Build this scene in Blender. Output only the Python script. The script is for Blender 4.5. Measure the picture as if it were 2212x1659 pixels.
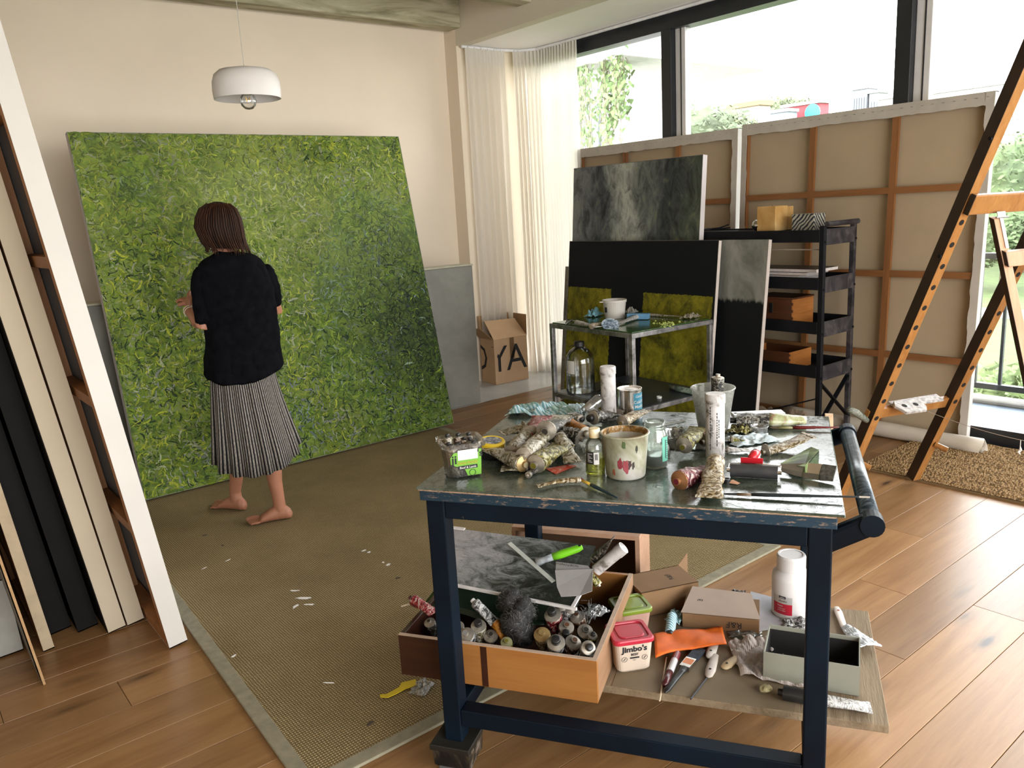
import bpy, bmesh, math, random
from mathutils import Vector as V, Matrix, noise, Euler, Quaternion
R = random.Random(7)
S = bpy.context.scene
C = S.collection
PI = math.pi
for o in list(bpy.data.objects): bpy.data.objects.remove(o)

# ------------------------------------------------------------------ camera
FPX, CX, CY, EYE = 1731.85, 1106.0, 829.5, V((0, 0, 1.55))
RT = V((0.77513448, -0.6294192, -0.05475402)); UP = V((0.17553741, 0.13130014, 0.97567766)); FW = V((0.60692104, 0.76589278, -0.21226188))
cam = bpy.data.cameras.new('camera'); co = bpy.data.objects.new('camera', cam); C.objects.link(co)
M = Matrix((RT, UP, -FW)).transposed().to_4x4(); M.translation = EYE
co.matrix_world = M
cam.sensor_width = 36; cam.lens = FPX / 2212 * 36; cam.clip_start = 0.02; cam.clip_end = 500
S.camera = co
# ------------------------------------------------------------------ light
w = bpy.data.worlds.new('sky'); S.world = w; w.use_nodes = True
nt = w.node_tree; nt.nodes.clear()
wo = nt.nodes.new('ShaderNodeOutputWorld'); bg = nt.nodes.new('ShaderNodeBackground')
tc = nt.nodes.new('ShaderNodeTexCoord'); sp = nt.nodes.new('ShaderNodeSeparateXYZ'); cr = nt.nodes.new('ShaderNodeValToRGB')
nt.links.new(tc.outputs['Generated'], sp.inputs[0]); nt.links.new(sp.outputs[2], cr.inputs[0])
e = cr.color_ramp.elements
e[0].position = 0.0; e[0].color = (1.0, 0.98, 0.96, 1); e[1].position = 0.6; e[1].color = (0.96, 0.97, 1.0, 1)
nt.links.new(cr.outputs[0], bg.inputs[0]); nt.links.new(bg.outputs[0], wo.inputs[0]); bg.inputs[1].default_value = 1.0
S.view_settings.view_transform = 'Standard'; S.view_settings.look = 'None'; S.view_settings.gamma = 1.0
S.view_settings.use_curve_mapping = False
S.view_settings.exposure = 3.85
S.cycles.max_bounces = 10; S.cycles.diffuse_bounces = 6; S.cycles.transparent_max_bounces = 24; S.cycles.transmission_bounces = 8
S.cycles.caustics_reflective = False; S.cycles.caustics_refractive = False
S.cycles.sample_clamp_indirect = 6
def portal(loc, rot, sx, sy):
    l = bpy.data.lights.new('window_daylight', 'AREA'); l.shape = 'RECTANGLE'; l.size = sx; l.size_y = sy
    l.cycles.is_portal = True
    o = bpy.data.objects.new('window_daylight', l); C.objects.link(o); o.location = loc; o.rotation_euler = rot; return o
portal((5.3, 1.9, 1.45), (0, PI / 2, 0), 2.9, 8.0)
portal((1.6, -2.35, 1.45), (PI / 2, 0, 0), 5.0, 2.5)

# ------------------------------------------------------------------ pixel -> point on a real plane
def ray(u, v): return RT * ((u - CX) / FPX) - UP * ((v - CY) / FPX) + FW
def P(u, v, z=0.0):
    d = ray(u, v); return EYE + d * ((z - EYE.z) / d.z)
def PX(u, v, x):
    d = ray(u, v); return EYE + d * (x / d.x)
def PY(u, v, y):
    d = ray(u, v); return EYE + d * (y / d.y)
def PP(u, v, p0, n):
    d = ray(u, v); return EYE + d * ((p0 - EYE).dot(n) / d.dot(n))

# ------------------------------------------------------------------ materials
MATS = {}
class NT:
    def __init__(s, name):
        s.m = bpy.data.materials.new(name); s.m.use_nodes = True; s.t = s.m.node_tree; s.t.nodes.clear()
        s.out = s.n('OutputMaterial'); s.b = s.n('BsdfPrincipled'); s.l(s.b.outputs[0], s.out.inputs[0])
        s.b.inputs['Specular IOR Level'].default_value = 0.4
    def n(s, k, **kw):
        x = s.t.nodes.new('ShaderNode' + k)
        for a, b in kw.items(): setattr(x, a, b)
        return x
    def l(s, a, b): s.t.links.new(a, b)
    def coord(s, kind='Object', scale=(1, 1, 1), rot=(0, 0, 0)):
        tc = s.n('TexCoord'); mp = s.n('Mapping'); s.l(tc.outputs[kind], mp.inputs[0])
        mp.inputs['Scale'].default_value = scale; mp.inputs['Rotation'].default_value = rot
        return mp.outputs[0]
    def noise(s, vec, scale=5, detail=4, rough=.55, dist=0):
        x = s.n('TexNoise'); s.l(vec, x.inputs['Vector']); x.inputs['Scale'].default_value = scale
        x.inputs['Detail'].default_value = detail; x.inputs['Roughness'].default_value = rough; x.inputs['Distortion'].default_value = dist
        return x.outputs[0]
    def ramp(s, f, stops, interp='LINEAR'):
        x = s.n('ValToRGB'); s.l(f, x.inputs[0]); cr = x.color_ramp; cr.interpolation = interp
        rgba = lambda c: (*(c if isinstance(c, (tuple, list)) else (c, c, c)), 1)
        cr.elements[1].position = stops[-1][0]; cr.elements[1].color = rgba(stops[-1][1])
        cr.elements[0].position = stops[0][0]; cr.elements[0].color = rgba(stops[0][1])
        for p, c in stops[1:-1]: cr.elements.new(p).color = rgba(c)
        return x.outputs[0]
    def mix(s, f, a, b, mode='MIX'):
        x = s.n('Mix', data_type='RGBA', blend_type=mode)
        for i, q in ((0, f), (6, a), (7, b)):
            if isinstance(q, (int, float)): x.inputs[i].default_value = q
            elif isinstance(q, tuple): x.inputs[i].default_value = (*q, 1)
            else: s.l(q, x.inputs[i])
        return x.outputs[2]
    def math(s, op, a, b=0.0):
        x = s.n('Math', operation=op)
        for i, q in enumerate((a, b)):
            if isinstance(q, (int, float)): x.inputs[i].default_value = q
            else: s.l(q, x.inputs[i])
        return x.outputs[0]
    def bump(s, h, strength=.3, dist=.01):
        x = s.n('Bump'); s.l(h, x.inputs['Height']); x.inputs['Strength'].default_value = strength; x.inputs['Distance'].default_value = dist
        s.l(x.outputs[0], s.b.inputs['Normal']); return x.outputs[0]
    def set(s, **kw):
        names = dict(col='Base Color', rough='Roughness', metal='Metallic', spec='Specular IOR Level', trans='Transmission Weight', ior='IOR', coat='Coat Weight', sheen='Sheen Weight', sss='Subsurface Weight', alpha='Alpha')
        for k, q in kw.items():
            i = s.b.inputs[names[k]]
            if isinstance(q, (int, float)): i.default_value = q
            elif isinstance(q, tuple): i.default_value = (*q, 1)
            else: s.l(q, i)
        return s.m
def sc(c, k): return tuple(min(1, x * k) for x in c)
def plain(name, col, rough=.6, metal=0, var=.12, scale=12, bump=0.0, spec=.4, coat=0):
    if name in MATS: return MATS[name]
    t = NT(name); co = t.coord(); n = t.noise(co, scale, 3)
    t.set(col=t.ramp(n, [(.3, sc(col, 1 - var)), (.7, sc(col, 1 + var))]), rough=rough, metal=metal, spec=spec, coat=coat)
    if bump: t.bump(t.noise(co, scale * 6, 3), bump, .003)
    MATS[name] = t.m; return t.m
def wood(name, a, b, scale=1.0, axis='X', rough=.5, knots=False, bump=.08, rnd=.0, kscale=1.6, spec=.4):
    if name in MATS: return MATS[name]
    t = NT(name)
    sx = {'X': (1.2, 14, 14), 'Y': (14, 1.2, 14), 'Z': (14, 14, 1.2)}[axis]
    tcn = t.n('TexCoord'); oi = t.n('ObjectInfo'); add = t.n('VectorMath', operation='ADD')
    sc2 = t.n('VectorMath', operation='SCALE'); cmb = t.n('CombineXYZ')
    for i in range(3): t.l(oi.outputs['Random'], cmb.inputs[i])
    t.l(cmb.outputs[0], sc2.inputs[0]); sc2.inputs['Scale'].default_value = 37.0
    t.l(tcn.outputs['Object'], add.inputs[0]); t.l(sc2.outputs[0], add.inputs[1])
    mp = t.n('Mapping'); t.l(add.outputs[0], mp.inputs[0]); mp.inputs['Scale'].default_value = tuple(x * scale for x in sx)
    n1 = t.noise(mp.outputs[0], 1.0, 5, .6, 1.2); n2 = t.noise(mp.outputs[0], 4.5, 4, .7, .4)
    f = t.mix(.35, n1, n2)
    col = t.ramp(f, [(.3, b), (.5, tuple((x + y) / 2 for x, y in zip(a, b))), (.72, a)])
    if rnd:
        rr = t.ramp(oi.outputs['Random'], [(0, 1 - rnd), (1, 1 + rnd * .4)])
        col = t.mix(1.0, col, rr, 'MULTIPLY')
    if knots:
        mk = t.n('Mapping'); t.l(add.outputs[0], mk.inputs[0]); mk.inputs['Scale'].default_value = (kscale, kscale * 3.2, 1)
        vz = t.n('TexVoronoi'); t.l(mk.outputs[0], vz.inputs['Vector']); vz.inputs['Scale'].default_value = 1.3
        k = t.ramp(t.math('ADD', vz.outputs['Distance'], t.math('MULTIPLY', n2, .08)), [(.10, .10), (.17, .70), (.27, 1.0)])
        col = t.mix(1.0, col, k, 'MULTIPLY')
    t.set(col=col, rough=rough, spec=spec); t.bump(n2, bump, .004)
    MATS[name] = t.m; return t.m
def smear(name, cols, scale=20, rough=.35, metal=0.0, bump=.5, kind='Object', stretch=(1, 1, 1), dist=1.5, detail=5, con=.16):
    """several paint colours worked into one another"""
    if name in MATS: return MATS[name]
    t = NT(name); co = t.coord(kind, stretch); n = t.noise(co, scale, detail, .62, dist)
    k = len(cols); lo, hi = .5 - con, .5 + con
    st = [(lo + (hi - lo) * i / (k - 1), c) for i, c in enumerate(cols)]
    t.set(col=t.ramp(n, st), rough=rough, metal=metal)
    t.bump(n, bump, .004)
    MATS[name] = t.m; return t.m
def thin_glass(name, tint=(1, 1, 1), gloss=.08, rough=0.02, haze=0.0, hazecol=(.8, .8, .8), hscale=20):
    """clear sheet: see-through with a sheen, optional milky film"""
    if name in MATS: return MATS[name]
    t = NT(name); t.t.nodes.remove(t.b)
    tr = t.n('BsdfTransparent'); tr.inputs[0].default_value = (*tint, 1)
    gl = t.n('BsdfGlossy'); gl.inputs['Roughness'].default_value = rough
    fr = t.n('LayerWeight'); fr.inputs[0].default_value = .25
    mx = t.n('MixShader'); t.l(t.math('ADD', t.math('MULTIPLY', fr.outputs['Fresnel'], .8), gloss), mx.inputs[0]); t.l(tr.outputs[0], mx.inputs[1]); t.l(gl.outputs[0], mx.inputs[2])
    last = mx.outputs[0]
    if haze:
        df = t.n('BsdfDiffuse'); df.inputs[0].default_value = (*hazecol, 1); tl = t.n('BsdfTranslucent'); tl.inputs[0].default_value = (*hazecol, 1)
        m3 = t.n('MixShader'); m3.inputs[0].default_value = .45; t.l(df.outputs[0], m3.inputs[1]); t.l(tl.outputs[0], m3.inputs[2])
        m2 = t.n('MixShader'); f = t.ramp(t.noise(t.coord(), hscale, 4), [(.35, haze * .5), (.65, min(1, haze * 1.4))])
        t.l(f, m2.inputs[0]); t.l(last, m2.inputs[1]); t.l(m3.outputs[0], m2.inputs[2]); last = m2.outputs[0]
    t.l(last, t.out.inputs[0]); MATS[name] = t.m; return t.m
def sheer(name, col, alpha=.25, transl=.5):
    if name in MATS: return MATS[name]
    t = NT(name); t.t.nodes.remove(t.b)
    tr = t.n('BsdfTransparent'); df = t.n('BsdfDiffuse'); tl = t.n('BsdfTranslucent')
    df.inputs[0].default_value = (*col, 1); tl.inputs[0].default_value = (*col, 1)
    a = t.n('MixShader'); a.inputs[0].default_value = transl; t.l(df.outputs[0], a.inputs[1]); t.l(tl.outputs[0], a.inputs[2])
    b = t.n('MixShader'); b.inputs[0].default_value = alpha; t.l(a.outputs[0], b.inputs[1]); t.l(tr.outputs[0], b.inputs[2])
    t.l(b.outputs[0], t.out.inputs[0]); MATS[name] = t.m; return t.m

# ------------------------------------------------------------------ objects
def tag(o, label=None, cat=None, group=None, kind=None):
    if label: o['label'] = label
    if cat: o['category'] = cat
    if group: o['group'] = group
    if kind: o['kind'] = kind
    return o
def thing(name, label, cat, loc=(0, 0, 0), rz=0.0, group=None, kind=None):
    o = bpy.data.objects.new(name, None); C.objects.link(o)
    o.empty_display_size = .05
    o.matrix_basis = Matrix.Translation(V(loc)) @ Matrix.Rotation(rz, 4, 'Z'); o['mw'] = [x for r in o.matrix_basis for x in r]
    return tag(o, label, cat, group, kind)
def mw(o):
    if o is None: return Matrix.Identity(4)
    if 'mw' in o: a = list(o['mw']); return Matrix([a[i * 4:i * 4 + 4] for i in range(4)])
    return mw(o.parent)
class MB:
    """collects faces; verts are in world space unless build(local=True)"""
    def __init__(s): s.v = []; s.f = []; s.m = []; s.uv = {}; s.mats = []
    def mi(s, mat):
        if mat is None: return 0
        if mat not in s.mats: s.mats.append(mat)
        return s.mats.index(mat)
    def add(s, vs, fs, mat=None, uvs=None):
        b = len(s.v); s.v += [V(x) for x in vs]; k = s.mi(mat)
        for i, f in enumerate(fs):
            if uvs: s.uv[len(s.f)] = uvs[i]
            s.f.append([b + j for j in f]); s.m.append(k)
        return s
    def box(s, a, b, mat=None, X=None):
        x0, y0, z0 = a; x1, y1, z1 = b
        vs = [(x, y, z) for x in (x0, x1) for y in (y0, y1) for z in (z0, z1)]
        if X: vs = [X @ V(q) for q in vs]
        return s.add(vs, [(0, 1, 3, 2), (4, 6, 7, 5), (0, 4, 5, 1), (2, 3, 7, 6), (0, 2, 6, 4), (1, 5, 7, 3)], mat)
    def frame(s, o, ux, uy, uz, mat=None):
        """box from corner o along three edge vectors"""
        o = V(o); ux, uy, uz = V(ux), V(uy), V(uz)
        vs = [o + ux * i + uy * j + uz * k for i in (0, 1) for j in (0, 1) for k in (0, 1)]
        return s.add(vs, [(0, 1, 3, 2), (4, 6, 7, 5), (0, 4, 5, 1), (2, 3, 7, 6), (0, 2, 6, 4), (1, 5, 7, 3)], mat)
    def bar(s, p, q, w, h, up=(0, 0, 1), mat=None):
        p, q = V(p), V(q); d = (q - p).normalized(); sd = d.cross(V(up)).normalized(); u = sd.cross(d)
        return s.frame(p - sd * w / 2 - u * h / 2, q - p, sd * w, u * h, mat)
    def loft(s, rings, cap=True, closed=True, mat=None, uv=False):
        n = len(rings[0]); b = len(s.v); k = s.mi(mat)
        for r in rings: s.v += [V(x) for x in r]
        m = n if closed else n - 1
        for i in range(len(rings) - 1):
            for j in range(m):
                j2 = (j + 1) % n
                if uv: s.uv[len(s.f)] = [(j / m, i / (len(rings) - 1)), ((j + 1) / m, i / (len(rings) - 1)), ((j + 1) / m, (i + 1) / (len(rings) - 1)), (j / m, (i + 1) / (len(rings) - 1))]
                s.f.append([b + i * n + j, b + i * n + j2, b + (i + 1) * n + j2, b + (i + 1) * n + j]); s.m.append(k)
        if cap and closed:
            s.f.append([b + j for j in range(n)][::-1]); s.m.append(k)
            e0 = b + (len(rings) - 1) * n; s.f.append([e0 + j for j in range(n)]); s.m.append(k)
        return s
    def tube(s, pts, r, n=8, cap=True, mat=None, flat=1.0):
        pts = [V(p) for p in pts]; rs = r if isinstance(r, (list, tuple)) else [r] * len(pts)
        rings = []; a = None
        for i, p in enumerate(pts):
            d = (pts[min(i + 1, len(pts) - 1)] - pts[max(i - 1, 0)]).normalized()
            if a is None: a = d.orthogonal().normalized() if abs(d.z) > .95 else d.cross(V((0, 0, 1))).normalized()
            a = (a - d * a.dot(d)).normalized(); c = d.cross(a)
            rings.append([p + (a * math.cos(t) + c * math.sin(t) * flat) * rs[i] for t in [2 * PI * k / n for k in range(n)]])
        return s.loft(rings, cap, True, mat)
    def lathe(s, prof, X=None, n=24, mat=None, cap=False):
        X = X or Matrix.Identity(4)
        return s.loft([[X @ V((r * math.cos(2 * PI * k / n), r * math.sin(2 * PI * k / n), z)) for k in range(n)] for r, z in prof], cap, True, mat, uv=True)
    def prism(s, poly, z0, z1, X=None, mat=None):
        X = X or Matrix.Identity(4); n = len(poly)
        vs = [X @ V((x, y, z0)) for x, y in poly] + [X @ V((x, y, z1)) for x, y in poly]
        fs = [list(range(n))[::-1], list(range(n, 2 * n))] + [(i, (i + 1) % n, n + (i + 1) % n, n + i) for i in range(n)]
        return s.add(vs, fs, mat)
    def grid(s, fn, nu, nv, mat=None, uv=True):
        b = len(s.v); k = s.mi(mat)
        for j in range(nv + 1):
            for i in range(nu + 1): s.v.append(V(fn(i / nu, j / nv)))
        for j in range(nv):
            for i in range(nu):
                if uv: s.uv[len(s.f)] = [(i / nu, j / nv), ((i + 1) / nu, j / nv), ((i + 1) / nu, (j + 1) / nv), (i / nu, (j + 1) / nv)]
                s.f.append([b + j * (nu + 1) + i, b + j * (nu + 1) + i + 1, b + (j + 1) * (nu + 1) + i + 1, b + (j + 1) * (nu + 1) + i]); s.m.append(k)
        return s
    def build(s, name, mat=None, parent=None, smooth=False, bevel=0, local=False, solid=0, sub=0, kind=None, label=None):
        me = bpy.data.meshes.new(name)
        inv = None if local or parent is None else mw(parent).inverted()
        vs = [tuple(inv @ x) for x in s.v] if inv else [tuple(x) for x in s.v]
        me.from_pydata(vs, [], s.f)
        if s.mats:
            for m in s.mats: me.materials.append(m)
            me.polygons.foreach_set('material_index', s.m)
        elif mat: me.materials.append(mat)
        if s.uv:
            ul = me.uv_layers.new(name='UVMap')
            for pi, us in s.uv.items():
                pl = me.polygons[pi]
                for li, q in zip(pl.loop_indices, us): ul.data[li].uv = q
        bm = bmesh.new(); bm.from_mesh(me); bmesh.ops.recalc_face_normals(bm, faces=bm.faces[:]); bm.to_mesh(me); bm.free()
        if smooth:
            me.polygons.foreach_set('use_smooth', [True] * len(me.polygons))
        o = bpy.data.objects.new(name, me); C.objects.link(o)
        if parent: o.parent = parent
        if bevel:
            b = o.modifiers.new('bevel', 'BEVEL'); b.width = bevel; b.segments = 2; b.limit_method = 'ANGLE'; b.harden_normals = False
        if solid:
            b = o.modifiers.new('solid', 'SOLIDIFY'); b.thickness = solid; b.offset = 0
        if sub:
            b = o.modifiers.new('sub', 'SUBSURF'); b.levels = sub; b.render_levels = sub
        if kind: o['kind'] = kind
        if label: o['label'] = label
        return o
def copy_tree(o, parent=None):
    c = o.copy(); C.objects.link(c)
    if parent: c.parent = parent
    for ch in list(o.children): copy_tree(ch, c)
    return c
def frameM(o, x, y=None, z=None):
    """matrix with given origin and axes"""
    x = V(x).normalized()
    if z is not None: z = V(z).normalized(); y = z.cross(x).normalized(); x = y.cross(z)
    else: y = V(y); y = (y - x * y.dot(x)).normalized(); z = x.cross(y)
    m = Matrix((x, y, z)).transposed().to_4x4(); m.translation = V(o); return m
def Rz(o, a): return Matrix.Translation(V(o)) @ Matrix.Rotation(a, 4, 'Z')
_txt = {}
def text_geo(s, size=.02, bold=0.0, sx=1.0, shear=0.0):
    key = (s, bold)
    if key not in _txt:
        cu = bpy.data.curves.new('lettering', 'FONT'); cu.body = s; cu.size = 1; cu.resolution_u = 2; cu.offset = bold; cu.align_x = 'CENTER'
        ob = bpy.data.objects.new('lettering', cu); C.objects.link(ob)
        dg = bpy.context.evaluated_depsgraph_get(); dg.update(); me = bpy.data.meshes.new_from_object(ob.evaluated_get(dg))
        _txt[key] = ([tuple(x.co) for x in me.vertices], [tuple(p.vertices) for p in me.polygons])
        bpy.data.objects.remove(ob); bpy.data.curves.remove(cu); bpy.data.meshes.remove(me)
    vs, fs = _txt[key]
    return [(x * size * sx + y * size * shear, y * size) for x, y, z in vs], fs
def text(mb, s, fn, size=.02, mat=None, bold=0.0, at=(0, 0), sx=1.0, shear=0.0, rot=0.0):
    """flat lettering mapped through fn(x, y) -> point"""
    vs, fs = text_geo(s, size, bold, sx, shear); c, n = math.cos(rot), math.sin(rot)
    mb.add([fn(at[0] + x * c - y * n, at[1] + x * n + y * c) for x, y in vs], fs, mat)
def nz(p, s=1.0): return noise.noise(V(p) * s)
# ================================================================== SETTING
m_wall = plain('wall paint', (.79, .68, .55), .85, var=.03, scale=2, bump=.03)
m_bulk = plain('bulkhead paint', (.62, .57, .47), .85, var=.03, scale=2)
m_soffit = plain('soffit paint', (.88, .86, .84), .85, var=.02, scale=2)
m_beam = smear('weathered concrete beam', [(.20, .18, .11), (.36, .33, .22), (.50, .46, .34)], 2.2, .85, bump=.25, stretch=(.5, 4, 4))
m_conc = smear('cast concrete', [(.17, .165, .145), (.23, .225, .20), (.30, .29, .26)], 1.6, .75, bump=.12, dist=.3, detail=9)
m_grey = plain('grey floor tile', (.50, .52, .54), .25, var=.08, scale=4, spec=.5)
m_black = plain('black window frame', (.012, .014, .018), .35, var=.2, spec=.5)
m_alu = plain('pale sash edge', (.62, .60, .60), .4, var=.04)
m_plank = wood('oak plank', (.37, .205, .088), (.20, .092, .032), .8, 'X', .36, True, .1, .28, 1.5)
m_under = plain('floor underlay', (.12, .06, .025), .8)
def struct(name, mb, mat=None, parent=None, **k):
    o = mb.build(name, mat, parent, **k)
    if parent is None: o['kind'] = 'structure'
    return o
X0, X1, Y0, YW, YB = -2.2, 5.14, -2.3, 5.24, 6.12
floor = struct('floor', MB().box((X0, Y0, -.15), (X1, YW, -.014)), m_under)
# individual boards, 0.2 m wide, running along x
k = 0; y = 1.112 - .2 * 17
fixed = {1.312: 2.945, 1.512: 3.52, 1.112: 4.6}
rows = []
while y < YW - .01:
    y0, y1 = max(y, Y0), min(y + .2, YW)
    st = R.uniform(-2.0, 0)
    for q, xx in fixed.items():
        if abs(y - q) < .05: st = xx - 2.1 * 2 - .0
    x = st - 2.1
    while x < X1:
        a, b = max(x, X0), min(x + 2.1, X1)
        if b - a > .05 and y1 - y0 > .02 and y0 > -1.0:
            xc, yc = (a + b) / 2, (y0 + y1) / 2
            mb = MB().box((a - xc + .0007, y0 - yc + .0009, -.014), (b - xc - .0007, y1 - yc - .0009, R.uniform(-.0006, 0)))
            o = mb.build('plank', m_plank, floor, local=True, bevel=.0012); o.location = (xc, yc, 0)
        x += 2.1
    y += .2
struct('floor_bay', MB().box((3.6, YW, -.15), (5.3, YB, 0)), m_grey)['label'] = 'grey floor of the window bay'
# low concrete wall in front of the stairwell, with a seam
mb = MB().box((X0, 5.26, 0), (3.83, 5.42, 1.13))
cw = struct('wall_low', mb, m_conc, bevel=.006)
MB().box((X0, 5.252, 1.13), (3.832, 5.424, 1.143)).build('capping', plain('olive capping', (.42, .40, .30), .7), cw, bevel=.003)
struct('floor_landing', MB().box((X0, 5.24, -.15), (3.6, YB, 0)), m_grey)
struct('wall_back', MB().box((X0, YB, 0), (4.31, YB + .1, 3.5)), m_wall)
struct('wall_bay', MB().box((4.31, 5.95, 0), (5.4, YB + .1, 3.5)), m_wall)
struct('wall_left', MB().box((X0 - .1, Y0 - .1, 0), (X0, YB + .1, 3.5)), m_wall)
struct('wall_partition', MB().box((-.14, 3.25, 0), (.0, 5.26, 3.36)), m_wall)
# wall behind the camera has a wide glazed opening
mb = MB().box((X0 - .1, Y0 - .1, 0), (-.9, Y0, 3.5)).box((4.1, Y0 - .1, 0), (5.4, Y0, 3.5)).box((-.9, Y0 - .1, 2.7), (4.1, Y0, 3.5)).box((-.9, Y0 - .1, 0), (4.1, Y0, .2))
struct('wall_front', mb, m_wall)
struct('ceiling', MB().box((X0 - .1, Y0 - .1, 3.36), (5.5, YB + .1, 3.46)), m_wall)
struct('wall_bulkhead', MB().box((4.31, Y0, 2.945), (4.41, 5.95, 3.36)), m_bulk)
struct('ceiling_bay', MB().box((4.311, Y0, 2.95), (5.3, 5.95, 3.0)), m_soffit)
for yb in (5.95, 5.02, 4.05, 3.1, 2.1, 1.1, 0.1, -.9):
    b = struct('trim_beam', MB().box((X0, yb - .085, 3.075), (4.31, yb + .085, 3.36)), m_beam, bevel=.008)
    b['label'] = 'weathered ceiling beam'
# ---- window wall: head, mullions, sills, panes
GX = 5.2
win_y = [5.95, 4.33, 2.49, .62, -1.2, Y0]
head = struct('trim_1', MB().box((X1, Y0, 2.832), (5.28, 5.95, 2.945)), m_black)
sill = struct('trim_2', MB().box((X1 - .02, Y0, 0), (5.28, 5.95, .105)), m_black)
m_pane = thin_glass('window pane', (.97, .985, .98), .02, 0.0)
for i in range(5):
    ya, yb = win_y[i + 1], win_y[i]
    mb = MB().box((GX - .004, ya, .1), (GX + .004, yb, 2.84))
    wn = struct('window_%d' % (i + 1), mb, m_pane)
    if i < 4:
        MB().box((X1 - .01, ya - .045, .1), (GX + .06, ya + .05, 2.835)).build('mullion', m_black, wn, bevel=.003)
        MB().box((GX - .015, ya - .14, .1), (GX + .05, ya - .045, 2.835)).build('sash_stile', m_alu, wn, bevel=.004)
        MB().box((GX - .02, ya - .105, .1), (GX + .055, ya - .098, 2.835)).build('sash_seal', m_black, wn)
wf = struct('window_6', MB().box((-.9, Y0 - .06, .2), (4.1, Y0 - .055, 2.7)), m_pane)
for x in (-.9, .35, 1.6, 2.85, 4.05): MB().box((x, Y0 - .09, .2), (x + .05, Y0 - .02, 2.7)).build('mullion', m_black, wf)

# ================================================================== OUTSIDE
struct('floor_balcony', MB().box((5.28, -4, -.12), (6.22, 7, -.03)), plain('balcony slab blue grey', (.075, .105, .14), .5, var=.15, scale=3))
struct('trim_balcony_kerb', MB().box((6.22, -4, -.3), (6.42, 7, .0)), plain('pale kerb', (.17, .165, .15), .9, var=.2, scale=6), bevel=.02)
rail = thing('balcony_railing', 'black metal balcony railing with upright bars outside the glass', 'railing', (6.3, 1.5, 0))
m_rail = plain('railing metal', (.03, .033, .036), .5)
MB().box((6.28, -4, .07), (6.33, 7, .11)).build('bottom_rail', m_rail, rail)
MB().box((6.27, -4, 1.02), (6.34, 7, 1.06)).build('top_rail', m_rail, rail)
yy = -1.0
while yy < 4.6:
    MB().box((6.295, yy, .1), (6.32, yy + .02, 1.03)).build('baluster', m_rail, rail); yy += .17
m_lawn = smear('lawn', [(.03, .052, .010), (.045, .072, .014), (.06, .09, .018)], 1.4, .9, bump=0)
MB().box((6.42, -60, -3.3), (160, 90, -3.0)).build('lawn', m_lawn); tag(bpy.data.objects['lawn'], 'sunlit green lawn below the balcony', 'lawn', kind='stuff')
MB().box((30, -60, -3.0), (32.2, 90, -2.97)).build('path', plain('pale path', (.22, .21, .19), .9)); tag(bpy.data.objects['path'], 'pale path crossing the lawn', 'path')
def leaf_cloud(mb, c, rad, n, size, seed, mat=None, shell=.55):
    r = random.Random(seed)
    for _ in range(n):
        d = V((r.gauss(0, 1), r.gauss(0, 1), r.gauss(0, 1))).normalized(); q = shell + (1 - shell) * r.random()
        q *= 1 + .25 * nz(d * 2.2 + V((seed, 0, 0)))
        p = V(c) + V((d.x * rad[0], d.y * rad[1], d.z * rad[2])) * q
        a = V((r.gauss(0, 1), r.gauss(0, 1), r.gauss(0, .6))).normalized() * size * r.uniform(.6, 1.3); b = a.orthogonal().normalized() * size * r.uniform(.3, .6)
        mb.add([p - a, p + b, p + a, p - b], [(0, 1, 2, 3)], mat)
def tree(label, x, y, z0, h, rad, col, seed, leaf=.3, n=1500, group='trees beyond the lawn'):
    t = thing('leafy_tree', label, 'tree', (x, y, z0), 0, group)
    MB().tube([(x, y, z0), (x + .1, y, z0 + h * .4), (x, y + .1, z0 + h * .75)], [.25 * rad / 3, .2 * rad / 3, .1], 8).build('trunk', plain('bark', (.08, .06, .04), .9), t)
    mb = MB(); r = random.Random(seed)
    cz = z0 + h - rad * .75
    leaf_cloud(mb, (x, y, cz), (rad, rad, rad * .8), n, leaf, seed)
    for k in range(5):
        a = r.uniform(0, 6.28); leaf_cloud(mb, (x + math.cos(a) * rad * .7, y + math.sin(a) * rad * .7, cz - rad * r.uniform(-.35, .5)), (rad * .5,) * 3, n // 5, leaf, seed * 7 + k)
    ic = bmesh.new(); bmesh.ops.create_icosphere(ic, subdivisions=3, radius=1)
    mb.add([V((x, y, cz)) + V((v.co.x * rad, v.co.y * rad, v.co.z * rad * .8)) * (.82 + .22 * nz(v.co * 2 + V((seed, 1, 2)))) for v in ic.verts], [[v.index for v in f.verts] for f in ic.faces]); ic.free()
    mb.build('crown', plain('foliage %d' % seed, col, .8, var=.45, scale=1.1), t)
G1, G2, G3 = (.065, .085, .045), (.085, .105, .05), (.06, .09, .035)
def tree_px(label, u, vtop, x, rad, col, seed, leaf=.3, n=1500):
    q = PX(u, vtop, x); tree(label, x, q.y, -3, q.z + 3, rad, col, seed, leaf * .6, n * 2)
tree_px('rounded pale green tree seen beside the hanging vine', 1385, 232, 34, 2.6, G1, 1, .3)
tree_px('broad bushy tree left in the middle pane of glass', 1500, 222, 36, 3.2, G1, 2, .3)
tree_px('yellow green tree beside the low orange roofed house', 1568, 240, 40, 2.0, G2, 3, .25)
tree_px('small round tree rising behind the red building', 1687, 210, 60, 2.6, G2, 4, .35)
tree_px('dense green tree right of the easel top', 2235, 290, 46, 3.1, G3, 5, .3, 2200)
tree_px('pale green tree in the gap beside the right large canvas', 2150, 375, 52, 2.9, G3, 6, .3, 2000)
tree_px('low bushy tree behind the easel rear leg', 2180, 420, 38, 2.0, G3, 8, .25)
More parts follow.
